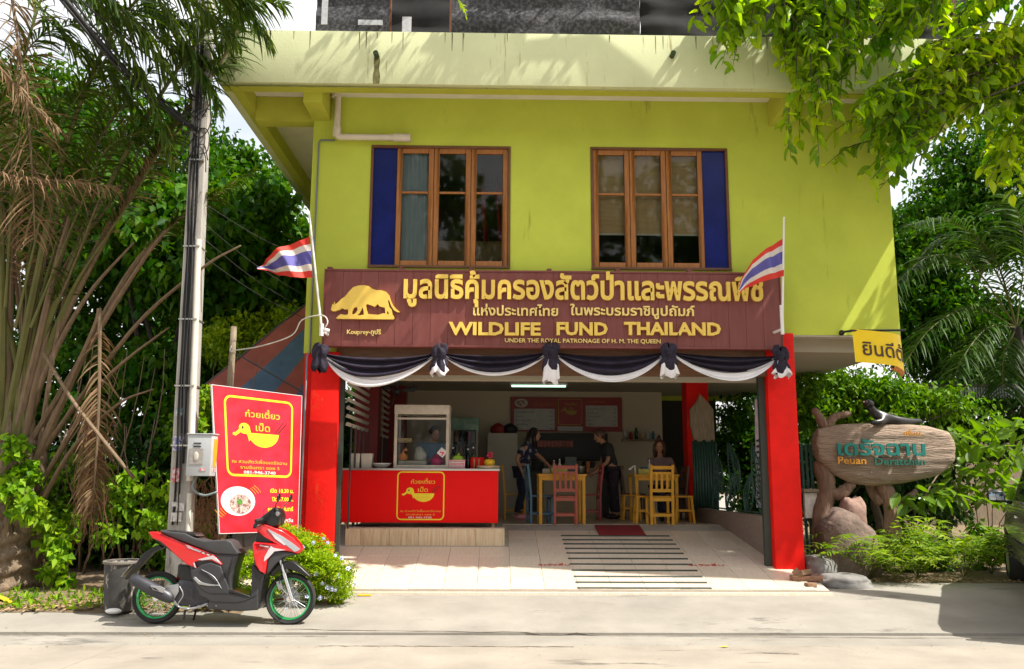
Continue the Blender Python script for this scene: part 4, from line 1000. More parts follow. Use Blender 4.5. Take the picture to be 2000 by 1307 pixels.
for k in range(4):
    q = M(); q.bx(fx0+.051, fx1-.051, Yf+.05, Yf+.48, FLOORZ+.5+k*.3, FLOORZ+.51+k*.3); q.build('shelf', MT['grey_white'], fg)
    for i in range(5):
        b_ = M(); b_.lathe([(.03,0),(.03,.14),(.012,.19),(.012,.22)], (fx0+.11+i*.085, Yf+.15, FLOORZ+.511+k*.3), 8)
        tag(b_.build('drink_bottle', [MT['dark_green_glass'], MT['hot_pink'], MT['clear'], MT['food_orange'], MT['dark_green_glass']][(i+k) % 5], smooth=True), 'small drink bottle on a shelf inside the glass door fridge', 'bottle', 'bottles in the fridge')
q = M(); q.bx(PX(952,900,16.9), PX(1010,900,16.9), 16.9, 17.5, FLOORZ, PZ(846,16.9,980)); cb = tag(q.build('cabinet', MT['grey_white'], bevel=.01), 'tall off white cabinet left of the kitchen opening with pots on top', 'cabinet')
for px, mt, lab in ((973, 'menu_red', 'dark red pot on top of the off white cabinet'), (996, 'black', 'black pot on top of the off white cabinet')):
    q = M(); q.lathe([(.13,0),(.16,.05),(.15,.13),(.05,.2),(.0,.21)], (PX(px,840,17.1), 17.1, PZ(846,16.9,980)+.002), 16); tag(q.build('pot', MT[mt], smooth=True), lab, 'pot')
kd = thing('kitchen_range', 'black kitchen range with a dark hood under the wall menu', 'range', (PX(1110,950,17.1), 17.1, FLOORZ))
q = M(); q.bx(PX(1030,900,17.2), PX(1188,900,17.2), 17.2, 17.54, FLOORZ+1.05, PZ(846,17.2,1100)); q.build('hood', MT['black'], kd, bevel=.02)
q = M(); q.bx(PX(1030,950,17), PX(1188,950,17), 16.9, 17.5, FLOORZ, FLOORZ+.85); q.build('base', MT['dark_steel'], kd, bevel=.01)
for px in (1050, 1085, 1150):
    q = M(); q.lathe([(.11,0),(.13,.16),(.135,.17),(.0,.17)], (PX(px,900,17.05), 17.05, FLOORZ+.851), 16); tag(q.build('cooking_pot', MT['dark_steel'], smooth='auto'), 'dark cooking pot on the %s of the black kitchen range' % {1050:'left end',1085:'middle',1150:'right end'}[px], 'pot', 'pots on the range')
mk('gingham', (.40,.16,.14), rough=.8, var=.4, scale=30)
q = M(); q.grid(lambda u, v: (PX(1050,866,16.95)+(PX(1120,866,16.95)-PX(1050,866,16.95))*u, 16.95+.02*math.sin(u*60), PZ(873,16.95)+v*.13), 60, 2); tag(q.build('valance', MT['gingham'], fix=False), 'short pink checked valance across the kitchen opening', 'curtain')
q = M(); q.bx(PX(1104,900,16.4), PX(1126,900,16.4), 16.4, 16.43, FLOORZ+.78, PZ(892,16.4)); tag(q.build('board', MT['conduit']), 'grey board standing on the worktop behind the table', 'board')
q = M(); q.bx(PX(1060,930,16.2), PX(1172,930,16.2), 16.2, 16.7, FLOORZ+.74, FLOORZ+.78)
wk = tag(q.build('worktop', MT['grey_white']), 'pale worktop behind the yellow table', 'worktop')
q = M(); q.bx(PX(1062,930,16.2), PX(1170,930,16.2), 16.24, 16.66, FLOORZ, FLOORZ+.74); q.build('base', MT['cream_wall'], wk)
# ceiling fan behind the left swag
cf = thing('wall_fan', 'dark grey fan hanging in the upper left of the shop', 'fan', (PX(775,760,14), 14, 3.0))
q = M(); c0 = Vector((PX(775,760,14), 14, PZ(765,14,780))); q.tube([c0+Vector((0,.0,.0)), (c0.x, 14, 3.3)], .02, 8); q.ell(c0, (.07,.07,.06), 10, 8); q.build('motor', MT['dark_steel'], cf, smooth=True)
for k in range(3):
    g = R(20+120*k); d = Vector((math.cos(g), .25*math.sin(g), math.sin(g)*.6)); q = M(); q.add([c0+d*.06, c0+d*.3+Vector((0,.02,.06)), c0+d*.36, c0+d*.3+Vector((0,0,-.07))], [(0,1,2,3)]); q.build('blade', MT['dark_steel'], cf, fix=False, solid=.004)

# clutter on the worktop and shelves
mk('bowl_white', (.45,.44,.42), rough=.4)
for k, (px, Y, h, r, mt_k, lab) in enumerate(((1068,16.4,.10,.09,'bowl_white','stack of white bowls at the left end of the pale worktop'),(1082,16.45,.22,.05,'menu_red','red flask on the pale worktop behind the table'),(1096,16.4,.14,.07,'steel','steel pot on the pale worktop beside the grey board'),(1134,16.4,.16,.08,'steel','steel stock pot right of the grey board'),(1148,16.45,.24,.04,'food_orange','orange bottle on the pale worktop'),(1160,16.4,.11,.09,'bowl_white','white bowls at the right end of the pale worktop'))):
    q = M(); x = PX(px,900,Y); q.lathe([(r*.6,0),(r*.85,h*.2),(r,h*.8),(r*1.03,h),(r*.9,h*.98),(0,h*.9)], (x, Y, FLOORZ+.781), 14); tag(q.build('kitchen_item', MT[mt_k], smooth=True), lab, 'kitchenware')
q = M(); q.bx(PX(1216,845,17.4), PX(1284,845,17.4), 17.36, 17.595, 2.28, 2.31); sh_ = tag(q.build('wall_shelf', MT['old_wood'] if 'old_wood' in MT else MT['tan_wood']), 'thin wooden shelf on the back wall right of the wall menu', 'shelf')
for k in range(6):
    q = M(); x = PX(1221+k*11,845,17.45); h = (.2,.16,.24,.13,.22,.17)[k]; q.lathe([(.035,0),(.04,h*.6),(.02,h*.85),(.02,h)], (x, 17.47, 2.311), 10); tag(q.build('bottle', MT[('clear','menu_red','dark_green_glass','food_tan','clear','p_blue')[k]], smooth=True), ('pale','dark red','dark green','tan','grey','blue')[k]+' bottle on the thin shelf right of the wall menu', 'bottle')
# ------------------------------------------------------------- right side: low granite wall, leaf grilles, carved slab
mk('granite', (.17,.13,.115), rough=.75, var=.3, scale=25, c2=(.25,.19,.15), bump=.3, bscale=80)
ax, ay = PX(1499,1000,11.75), 11.75; bx_, by = PX(1354,1000,14.9), 14.9
q = M(); zt_ = 1.035; w_ = .16
q.add([(ax,ay,.25),(ax+w_,ay,.25),(bx_+w_,by,.25),(bx_,by,.25),(ax,ay,zt_),(ax+w_,ay,zt_),(bx_+w_,by,zt_),(bx_,by,zt_)], [(0,3,2,1),(4,5,6,7),(0,1,5,4),(1,2,6,5),(2,3,7,6),(3,0,4,7)])
lw = tag(q.build('low_wall', MT['granite'], bevel=.01), 'low speckled brown granite wall along the right side of the ramp', 'wall')
mk('green_metal', (.018,.065,.05), rough=.5, var=.3)
gr = thing('leaf_grille', 'dark green metal grille of big leaf shapes standing on the low granite wall', 'fence', ((ax+bx_)/2, (ay+by)/2, zt_))
def onw(s, z): return Vector((ax+.07+(bx_-ax)*s, ay+(by-ay)*s, z))
for (s0, z0_, s1, z1_, hw) in ((.10,1.05,.20,2.05,.11),(.30,1.05,.22,1.62,.10),(.38,1.35,.50,2.1,.12),(.55,1.05,.43,1.62,.10),(.62,1.3,.68,2.0,.10),(.74,1.05,.66,1.55,.09),(.05,1.4,.10,2.1,.07)):
    a_ = onw(s0, z0_); b_ = onw(s1, z1_); ax_v = (b_-a_); up = ax_v.normalized(); sd = Vector(((bx_-ax), (by-ay), 0)).normalized(); sd = (sd-up*sd.dot(up)).normalized()
    leaf = M(); n = 14; Lw = hw*3.4*.8
    for sg_ in (-1, 1): leaf.tube([a_+ax_v*(k/n)+sd*sg_*Lw*math.sin(math.pi*(k/n)**.8)*.5*1.3 for k in range(n+1)], .011, 5, caps=False)
    leaf.tube([a_, b_], .013, 5)
    for k in range(2, n-1):
        t_ = k/n; w2_ = Lw*math.sin(math.pi*(t_**.8))*.65
        for sg_ in (-1, 1): leaf.tube([a_+ax_v*(t_-.06), a_+ax_v*(t_+.05)+sd*sg_*w2_], .007, 4, caps=False)
    leaf.build('leaf_panel', MT['green_metal'], gr, smooth=True)
for s in (0.02, .98):
    q = M(); q.bar(onw(s, zt_), onw(s, 2.0), .03); q.build('post', MT['green_metal'], gr)
q = M(); q.bar(onw(0.02, 1.07), onw(.98, 1.07), .02); q.build('rail', MT['green_metal'], gr)
sx = PX(1350,900,14.75); sx2 = PX(1396,900,14.75)
sb = thing('carved_slab', 'upright weathered slab with a pointed pale top and green lower half beside the right column', 'slab', ((sx+sx2)/2, 14.75, 1.03))
zz = lambda py: PZ(py, 14.75, 1375)
q = M(); q.prism([(sx+.06,zz(865)),(sx,zz(830)),(sx+.0,zz(800)),(sx+.12,zz(785)),((sx+sx2)/2-.02,zz(770)),(sx2-.06,zz(790)),(sx2,zz(800)),(sx2+.01,zz(865))], 14.72, 14.8); q.build('top', MT['old_wood'], sb, bevel=.012)
for k in range(9):
    x = sx+.03+k*(sx2-sx)/8.6; q = M(); q.tube([(x,14.7,1.0),(x+.006,14.7,1.5),(x,14.7,zz(862)+.02*math.sin(k*2))], .024, 7); q.build('stake', MT['green_metal'], sb, smooth=True)
mk('towel', (.50,.42,.48), rough=.9, var=.15, scale=4); mk('towel_print', (.03,.02,.03), rough=.9)
tp0, tp1 = P(1478,780,12.6), P(1492,992,12.6)
q = M(); q.grid(lambda u, v: (tp0.x+.02+.14*(u-.3)*(1+1.2*(1-v)), 12.6+.03*math.sin(u*9+v*2)+.1*u, tp1.z+(tp0.z-tp1.z)*v), 14, 24)
tw = tag(q.build('towel', MT['towel'], smooth=True, fix=False), 'pale mauve towel with black zigzag print hanging inside the right column', 'towel')
q = M()
for k in range(11):
    z_ = tp1.z+.12+k*.085; 
    for s in (-1, 1):
        v = [(tp0.x+.02+.14*(u-.3)*(1+1.2*(1-(z_-tp1.z)/(tp0.z-tp1.z))), 12.588+.03*math.sin(u*9)+.1*u-.014, z_+s*.06*u+dz) for u in (0,.5,1) for dz in (0,.02)]
        q.add(v, [(0,2,3,1),(2,4,5,3)])
q.build('print', MT['towel_print'], tw, fix=False)['kind'] = 'stuff'
# green railing outside right of the column
og = thing('side_railing', 'dark green railing bars between the right red column and the wooden sign', 'railing', (PX(1585,1000,12.3), 12.3, .2))
for px in (1574, 1583, 1592):
    q = M(); q.tube([(PX(px,1000,12.3),12.3,.2),(PX(px,1000,12.3)-.02,12.3,PZ(868,12.3,1580))], .022, 7); q.build('bar', MT['green_metal'], og, smooth='auto')
q = M(); q.bx(PX(1568,960,12.2), PX(1601,960,12.2), 12.16, 12.3, PZ(962,12.2,1580), PZ(955,12.2,1580)); q.build('shelf', MT['old_wood'], og, bevel=.01)
q = M(); q.bx(PX(1572,980,12.2), PX(1597,980,12.2), 12.2, 12.26, PZ(1012,12.2,1580), PZ(963,12.2,1580)); q.build('box_panel', MT['bag'], og)
# ------------------------------------------------------------- people
def skin_geo(pts, edges, rad, sub=2, root=0, flat=None):
    me = bpy.data.meshes.new('skin'); me.from_pydata([tuple(p) for p in pts], edges, []); o = bpy.data.objects.new('skin', me); col.objects.link(o)
    md = o.modifiers.new('s', 'SKIN'); md.use_smooth_shade = True
    for i, r_ in enumerate(rad):
        sv = me.skin_vertices[0].data[i]; sv.radius = (r_, r_) if not hasattr(r_, '__len__') else r_; sv.use_root = (i == root)
    s2 = o.modifiers.new('b', 'SUBSURF'); s2.levels = sub; s2.render_levels = sub
    dg = bpy.context.evaluated_depsgraph_get(); ev = o.evaluated_get(dg); m2 = bpy.data.meshes.new_from_object(ev, depsgraph=dg)
    V = [v.co.copy() for v in m2.vertices]; F = [tuple(p.vertices) for p in m2.polygons]
    bpy.data.objects.remove(o); bpy.data.meshes.remove(me); bpy.data.meshes.remove(m2)
    return V, F
mk('skin_tone', (.42,.22,.13), rough=.5, var=.06); mk('hair', (.02,.014,.012), rough=.4, var=.3); mk('hair_brown', (.07,.03,.018), rough=.4, var=.3)
mk('eye_dark', (.02,.015,.01), rough=.2); mk('lip', (.35,.10,.08), rough=.5)
def person(lab, base, J, top, bottom, hair='hair', long_hair=True, bun=False, shoes='white', sleeve=.75, face=(1,0,0)):
    """J: joints as offsets from base; face: facing direction"""
    b = Vector(base); J = {k: b+Vector(v) for k, v in J.items()}; t = thing('person', lab, 'person', base)
    fd = Vector(face).normalized(); hd = J['head']; rt = fd.cross(Vector((0,0,1))).normalized(); upv = rt.cross(fd).normalized()
    names = ['pelvis','waist','chest','neck','head']; pts = [J['pelvis'], J['pelvis'].lerp(J['chest'], .5), J['chest'], J['neck'], J['neck'].lerp(hd, .6)]; rad = [.13,.11,.125,.052,.05]; edges = [(0,1),(1,2),(2,3),(3,4)]
    if True:
        for s in 'LR':
            n = len(pts); pts += [J['sh'+s], J['el'+s], J['wr'+s], J['wr'+s]+(J['wr'+s]-J['el'+s]).normalized()*.06]; rad += [.055,.04,.025,.03]; edges += [(2,n),(n,n+1),(n+1,n+2),(n+2,n+3)]
            n = len(pts); pts += [J['hip'+s], J['kn'+s], J['an'+s], J['toe'+s]]; rad += [.085,.055,.038,.035]; edges += [(0,n),(n,n+1),(n+1,n+2),(n+2,n+3)]
    V, F = skin_geo(pts, edges, rad, 1); q = M(); q.add(V, F)
    rotm = Matrix((rt, fd, upv)).transposed()
    q.ell(hd, (.073,.09,.112), 16, 12, rotm); q.ell(hd+fd*.03-upv*.06, (.05,.06,.05), 12, 8, rotm)
    q.ell(hd+fd*.092-upv*.012, (.012,.018,.02), 8, 6, rotm); q.tube([hd+fd*.085+upv*.02, hd+fd*.10-upv*.018], [.006,.012], 6)
    for s in (-1, 1): q.ell(hd+rt*s*.074-upv*.005, (.01,.018,.028), 8, 6, rotm)
    for s in 'LR':     # fingers
        wv_ = J['wr'+s]+(J['wr'+s]-J['el'+s]).normalized()*.06; d = (J['wr'+s]-J['el'+s]).normalized(); sd = d.orthogonal().normalized()
        q.ell(wv_, (.03,.03,.03), 8, 6)
        for k in range(4):
            o_ = sd*(k-1.5)*.016; ln = (.062,.072,.068,.052)[k]; q.tube([wv_+o_, wv_+o_+d*ln*.6, wv_+o_+d*ln+Vector((0,0,-.015))], [.009,.008,.006], 5)
        q.tube([wv_-sd*.025, wv_-sd*.045+d*.025, wv_-sd*.04+d*.045], [.010,.009,.007], 5)
    q.build('body', MT['skin_tone'], t, smooth=True, fix=False)
    q = M()
    for s in (-1, 1): q.ell(hd+fd*.083+rt*s*.03+upv*.012, (.011,.006,.006), 6, 5, rotm)
    q.build('eyes', MT['eye_dark'], t, smooth=True); q = M(); q.ell(hd+fd*.086-upv*.052, (.022,.008,.007), 8, 5, rotm); q.build('lips', MT['lip'], t, smooth=True)
    # shirt
    pts = [J['pelvis']+Vector((0,0,-.02)), J['pelvis'].lerp(J['chest'], .5), J['chest'], J['chest'].lerp(J['neck'], .75)]; rad = [.155,.135,.148,.07]; edges = [(0,1),(1,2),(2,3)]
    for s in 'LR':
        n = len(pts); e = J['sh'+s].lerp(J['el'+s], sleeve); pts += [J['sh'+s], e]; rad += [.075,.066]; edges += [(2,n),(n,n+1)]
    V, F = skin_geo(pts, edges, rad, 2); q = M(); q.add([v+Vector((noise.noise(v*9)*.012, noise.noise(v*9+Vector((5,5,5)))*.012, 0)) for v in V], F); q.build('shirt', top, t, smooth=True, fix=False)
    pts = [J['pelvis']+Vector((0,0,.03))]; rad = [.145]; edges = []
    for s in 'LR':
        n = len(pts); pts += [J['hip'+s], J['kn'+s], J['an'+s]+Vector((0,0,.03))]; rad += [.105,.078,.062]; edges += [(0,n),(n,n+1),(n+1,n+2)]
    V, F = skin_geo(pts, edges, rad, 2); q = M(); q.add([v+Vector((noise.noise(v*7)*.012, 0, 0)) for v in V], F); q.build('trousers', bottom, t, smooth=True, fix=False)
    for s in 'LR':
        a_, c_3 = J['an'+s], J['toe'+s]; q = M(); dd = (c_3-a_); dd.z = 0; mid = a_.lerp(c_3, .45); q.ell((mid.x, mid.y, b.z+.045), (.045,.13,.045), 12, 8, Matrix.Rotation(math.atan2(-dd.x, dd.y), 3, 'Z')); q.build('shoe', MT[shoes], t, smooth=True)
    q = M(); hm = MT[hair]
    q.ell(hd+upv*.022-fd*.022, (.088,.098,.112), 18, 12, rotm)
    if long_hair:
        bk_ = hd-fd*.06; q.tube([bk_+upv*.03, bk_-upv*.08, bk_-upv*.2-fd*.02, bk_-upv*.32-fd*.01], [.085,.088,.085,.03], 12, sq=1)
        for s in (-1, 1): q.tube([hd+rt*s*.07+upv*.04, hd+rt*s*.085-upv*.08, hd+rt*s*.085+fd*.02-upv*.22], [.035,.035,.012], 8)
    if bun: q.tube([hd+upv*.1-fd*.02, hd+upv*.15-fd*.03, hd+upv*.20-fd*.05], [.05,.035,.01], 8)
    q.build('hair', hm, t, smooth=True, fix=False)
    return t
mk('floral', (.012,.016,.05), rough=.8, var=.2, scale=14, c2=(.35,.34,.38), contrast=(.56,.62), detail=2)
mk('jeans', (.012,.018,.045), rough=.85, var=.3); mk('black_top', (.018,.020,.020), rough=.85, spot=((.30,.28,.34), 9, .66, (1,1,1)))
mk('print_pants', (.025,.018,.03), rough=.85, spot=((.28,.20,.30), 14, .60, (1,1,1))); mk('mauve', (.24,.17,.19), rough=.85, var=.15, scale=10); mk('blue_shirt', (.14,.26,.42), rough=.85, var=.2)
xb = PX(1012, 1000, 15.0)
person('person in dark floral blouse and navy jeans leaning over the yellow table', (xb, 15.0, FLOORZ),
  {'pelvis':(.06,0,.88),'chest':(.16,0,1.2),'neck':(.24,0,1.36),'head':(.29,0,1.46),'shL':(.15,.17,1.27),'elL':(.42,.15,1.05),'wrL':(.60,.08,.87),'shR':(.13,-.17,1.27),'elR':(-.04,-.24,1.03),'wrR':(.06,-.26,.82),
   'hipL':(.06,.09,.82),'knL':(.10,.10,.45),'anL':(.04,.12,.07),'toeL':(.2,.12,.03),'hipR':(.04,-.09,.82),'knR':(.07,-.10,.45),'anR':(-.03,-.11,.07),'toeR':(.13,-.12,.03)}, MT['floral'], MT['jeans'], shoes='pink', face=(1,-.1,-.12))
xb = PX(1199, 1000, 15.3)
person('person in a black top and patterned trousers bending to the table, facing left', (xb, 15.3, FLOORZ),
  {'pelvis':(-.02,0,.87),'chest':(-.13,0,1.2),'neck':(-.2,0,1.37),'head':(-.25,0,1.46),'shL':(-.12,.17,1.27),'elL':(-.18,.18,1.0),'wrL':(-.36,.10,.84),'shR':(-.1,-.17,1.27),'elR':(-.12,-.2,1.0),'wrR':(-.34,-.17,.82),
   'hipL':(-.02,.09,.82),'knL':(-.03,.10,.45),'anL':(.0,.12,.07),'toeL':(-.15,.12,.03),'hipR':(0,-.09,.82),'knR':(0,-.10,.45),'anR':(.05,-.11,.07),'toeR':(-.1,-.12,.03)}, MT['black_top'], MT['print_pants'], hair='hair_brown', long_hair=False, shoes='black', face=(-1,-.1,-.45))
xb = PX(1290, 1000, 15.2)
person('person in a mauve t-shirt with long brown hair seated at the right table', (xb, 15.2, FLOORZ),
  {'pelvis':(.04,.08,.50),'chest':(.03,.04,.93),'neck':(.02,.02,1.12),'head':(.0,-.02,1.28),'shL':(.21,.04,1.02),'elL':(.28,-.1,.78),'wrL':(.2,-.3,.82),'shR':(-.15,.04,1.02),'elR':(-.2,-.1,.78),'wrR':(-.08,-.28,.8),
   'hipL':(.12,.02,.48),'knL':(.14,-.38,.5),'anL':(.14,-.36,.07),'toeL':(.14,-.5,.03),'hipR':(-.04,.02,.48),'knR':(-.06,-.38,.5),'anR':(-.06,-.36,.07),'toeR':(-.06,-.5,.03)}, MT['mauve'], MT['jeans'], hair='hair_brown', bun=True, shoes='black', sleeve=.45, face=(-.1,-1,-.2))
xb = PX(838, 1000, 13.9)
person('person in a blue shirt working behind the glass display case', (xb, 13.9, FLOORZ),
  {'pelvis':(.0,.04,.85),'chest':(.02,.02,1.15),'neck':(.04,0,1.3),'head':(.07,-.03,1.42),'shL':(.19,.02,1.22),'elL':(.24,-.08,.98),'wrL':(.14,-.28,.98),'shR':(-.15,.02,1.22),'elR':(-.2,-.08,.98),'wrR':(-.06,-.28,.98),
   'hipL':(.09,.02,.8),'knL':(.09,0,.45),'anL':(.09,.02,.07),'toeL':(.09,-.12,.03),'hipR':(-.09,.02,.8),'knR':(-.09,0,.45),'anR':(-.09,.02,.07),'toeR':(-.09,-.12,.03)}, MT['blue_shirt'], MT['jeans'], long_hair=False, shoes='black', face=(.45,-1,-.35))
# ------------------------------------------------------------- foliage tools
def np_mesh(name, V, quads=None, tris=None, mt=None, parent=None, smooth=False):
    me = bpy.data.meshes.new(name); V = np.asarray(V, dtype=np.float32).reshape(-1, 3)
    if parent is not None:
        V = V - np.array(wmat(parent).translation[:], dtype=np.float32)
    loops = []; starts = []; tot = []
    if quads is not None and len(quads): q = np.asarray(quads, dtype=np.int32); loops.append(q.ravel()); tot += [4]*len(q)
    if tris is not None and len(tris): t = np.asarray(tris, dtype=np.int32); loops.append(t.ravel()); tot += [3]*len(t)
    L = np.concatenate(loops); tot = np.array(tot, dtype=np.int32); st = np.concatenate([[0], np.cumsum(tot)[:-1]]).astype(np.int32)
    me.vertices.add(len(V)); me.vertices.foreach_set('co', V.ravel()); me.loops.add(len(L)); me.loops.foreach_set('vertex_index', L)
    me.polygons.add(len(tot)); me.polygons.foreach_set('loop_start', st); me.polygons.foreach_set('loop_total', tot)
    if smooth: me.polygons.foreach_set('use_smooth', np.ones(len(tot), dtype=bool))
    me.update(calc_edges=True); me.validate(clean_customdata=False)
    me.materials.append(mt); o = bpy.data.objects.new(name, me); col.objects.link(o)
    if parent is not None: o.parent = parent
    return o
def unit(a): return a/(np.linalg.norm(a, axis=1, keepdims=True)+1e-9)
def leaves(pos, L, W, droop=.4, updir=None, spread=1.0, curl=.18, rg=nrg):
    """pos (N,3); returns V,F of folded leaves, 3 segments, 6 verts+2: broad leaf with a bent midrib"""
    n = len(pos); L = np.asarray(L).reshape(-1,1)*np.ones((n,1)); W = np.asarray(W).reshape(-1,1)*np.ones((n,1))
    d = rg.normal(size=(n,3))*spread; d[:,2] -= droop*1.6
    if updir is not None: d += updir
    d = unit(d); nn = rg.normal(size=(n,3))*.7; nn[:,2] += 1.2; s = unit(np.cross(d, nn)); up = unit(np.cross(s, d))
    fold = .22*W
    b = pos; m = pos+d*L*.42; t = pos+d*L; t[:,2] -= (curl*L)[:,0]
    l = m+s*W*.5+up*fold; r = m-s*W*.5+up*fold; 
    V = np.stack([b, l, t, r], 1).reshape(-1,3); k = np.arange(n)[:,None]*4
    return V, np.concatenate([k+np.array([[0,1,2]]), k+np.array([[0,2,3]])], 0)
def clump_pos(centers, per, r, rg=nrg, flat=.7):
    c = np.repeat(np.asarray(centers), per, 0); p = rg.normal(size=c.shape); p = unit(p)*rg.random((len(c),1))**.5*r; p[:,2] *= flat
    return c+p
def blob_centers(c, rad, n, rg=nrg, shell=.45, gap=0.0, gs=.6):
    out = []
    while len(out) < n:
        p = unit(rg.normal(size=(1,3)))[0]*(shell+(1-shell)*rg.random())
        q = np.array(c)+p*np.array(rad)
        if gap and noise.noise(Vector(q)*gs) < gap-.5: continue
        q[:2] += .25*noise.noise(Vector(q)*1.3)
        out.append(q)
    return np.array(out)
def leafmat(k, c, rough=.5, transl=.35, isl=.35, c2=None, spec=.18, scale=.9): return mk(k, c, rough=rough, transl=transl, island=isl, c2=c2, spec=spec, scale=scale, contrast=(.35,.65))
leafmat('leaf_deep', (.018,.070,.003), c2=(.060,.165,.008), spec=.12, isl=.45); leafmat('leaf_mid', (.06,.17,.005), c2=(.14,.27,.01)); leafmat('leaf_bright', (.16,.30,.01), c2=(.28,.38,.015), transl=.45)
leafmat('leaf_over', (.16,.34,.008), c2=(.38,.50,.015), transl=.6, rough=.35, spec=.5, isl=.4); leafmat('leaf_dark', (.02,.06,.012), c2=(.035,.09,.015), transl=.25)
leafmat('leaf_vine', (.12,.28,.01), c2=(.22,.36,.015), transl=.4); leafmat('leaf_fern', (.14,.27,.015), c2=(.25,.36,.03), transl=.4)
leafmat('frond_green', (.035,.075,.008), c2=(.075,.12,.012), transl=.3); leafmat('frond_dead', (.13,.085,.04), c2=(.27,.185,.10), transl=.2, isl=.3, rough=.8, spec=.2); leafmat('palm_dark', (.03,.07,.012), c2=(.05,.10,.018), transl=.3)
mk('bark', (.09,.07,.05), rough=.95, var=.4, scale=12, stretch=(3,3,.6), bump=.7, bscale=25); mk('bark_dark', (.03,.024,.018), rough=.95, var=.4, scale=12)
mk('palm_bark', (.10,.07,.045), rough=.95, var=.4, scale=6, stretch=(3,3,.5), c2=(.25,.18,.12), bump=.8, bscale=18, bdist=.03); mk('petiole', (.13,.085,.045), rough=.75, var=.35, scale=4, stretch=(8,8,.6), c2=(.21,.145,.09), bump=.4, bscale=30); mk('petiole_green', (.075,.085,.015), rough=.6, var=.4, scale=3, c2=(.14,.13,.03))
def limb(m, a, b, r0, r1, wob=.12, n=6, k=0):
    a, b = Vector(a), Vector(b); pts = []
    for i in range(n+1):
        t = i/n; p = a.lerp(b, t); w_ = wob*math.sin(math.pi*t)
        p = p+Vector((noise.noise((t*2.3, k, 1.1)), noise.noise((t*2.1, k, 5.2)), noise.noise((t*1.9, k, 9.4))*.5))*w_*2; pts.append(p)
    m.tube(pts, [r0+(r1-r0)*i/n for i in range(n+1)], 8); return pts
def tree(name, lab, cat, base, height, crowns, mt, trunk_r=.14, leafL=.12, leafW=.08, bark='bark', droop=.4, per=40, clr=.35, lean=(0,0), group=None, gap=.0):
    """crowns: list of (center, radii, nclusters)"""
    t = thing(name, lab, cat, base, 0, group); m = M(); b = Vector(base)
    top = b+Vector((lean[0], lean[1], height)); fork = b.lerp(top, .45)
    limb(m, b-Vector((0,0,.1)), fork, trunk_r, trunk_r*.7, .15, 6, 1); limb(m, fork, top, trunk_r*.7, trunk_r*.25, .2, 6, 2)
    Vs = []; Fs = []; off = 0
    for ci, (c, rad, nc) in enumerate(crowns):
        cc = blob_centers(c, rad, nc, gap=gap); limb(m, fork, c, trunk_r*.5, trunk_r*.2, .25, 6, ci+5)
        for j in range(0, len(cc), max(1, len(cc)//7)): limb(m, c, cc[j], trunk_r*.2, .008, .15, 4, j)
        p = clump_pos(cc, per, clr); V, F = leaves(p, nrg.uniform(.6,1.25,len(p))*leafL, nrg.uniform(.7,1.2,len(p))*leafW, droop); Vs.append(V); Fs.append(F+off); off += len(V)
    m.build('trunk', MT[bark], t, smooth='auto')
    np_mesh('crown', np.concatenate(Vs), tris=np.concatenate(Fs), mt=MT[mt], parent=t)
    return t
def crom(pts, n):
    pts = [Vector(p) for p in pts]; pts = [pts[0]*2-pts[1]]+pts+[pts[-1]*2-pts[-2]]; out = []; m = len(pts)-3
    for i in range(n+1):
        s = min(i/n*m, m-1e-6); k = int(s); t = s-k; a, b, c, d = pts[k:k+4]
        out.append(.5*((2*b)+(c-a)*t+(2*a-5*b+4*c-d)*t*t+(3*b-a-3*c+d)*t**3))
    return out
def frond(parent, pts, nl, ll, mt, stem, start=.3, r0=.03, r1=.006, droop=.5, name='frond', wl=.022, ang=.9, rag=.15, n=30, jit=.12, sides=(-1,1), flat=.25):
    """a pinnate leaf along a smooth path; leaflets hang from both sides"""
    c = crom(pts, n); m = M(); m.tube(c, [r0+(r1-r0)*(i/n)**.6 for i in range(n+1)], 6, sq=.6)
    f_ = m.build(name, MT[stem], parent, smooth='auto', fix=False)
    P_, D_, S_, LL = [], [], [], []
    for k in range(nl):
        t = start+(1-start)*(k+.5)/nl; s = t*n; i = min(int(s), n-1); p = c[i].lerp(c[i+1], s-i); T = (c[i+1]-c[i]).normalized()
        sd = T.cross(Vector((0,0,1))); sd = sd.normalized() if sd.length > .2 else T.orthogonal().normalized()
        env = (math.sin(math.pi*min(1, .12+.88*(t-start)/(1-start)*.98))**.5)
        for s_ in sides:
            if rng.random() < rag: continue
            upn = sd.cross(T); d = (T*math.cos(ang)+sd*s_*math.sin(ang)+upn*rng.uniform(-flat,flat)+Vector((rng.gauss(0,jit),rng.gauss(0,jit),rng.gauss(0,jit)))).normalized()
            P_.append(p); D_.append(d); LL.append(ll*env*rng.uniform(.75,1.15)); 
    n_ = len(P_); P_ = np.array([p[:] for p in P_]); D_ = np.array([p[:] for p in D_]); LL = np.array(LL)[:,None]
    seg = 4; cen = []; g = np.zeros((n_,3)); g[:,2] = -1
    W = np.minimum(wl, LL*.2)
    cur = P_.copy(); d = D_.copy(); V = []
    sdv = unit(np.cross(d, nrg.normal(size=(n_,3))*.5+np.array([0,0,1.0])))
    for k in range(seg+1):
        w_ = W*(.45, 1, .85, .5, .05)[k]/2; V += [cur+sdv*w_, cur-sdv*w_]; cur = cur+d*LL/seg; d = unit(d+g*droop*.5)
    V = np.stack(V, 1).reshape(-1,3); k0_ = np.arange(n_)[:,None]*(2*(seg+1)); Q = np.concatenate([k0_+np.array([[2*k, 2*k+1, 2*k+3, 2*k+2]]) for k in range(seg)], 0)
    if n_: np_mesh('leaflets', V, quads=Q, mt=MT[mt], parent=f_)['kind'] = 'stuff'
    return f_
def PP(lst): return [P(*a) for a in lst]

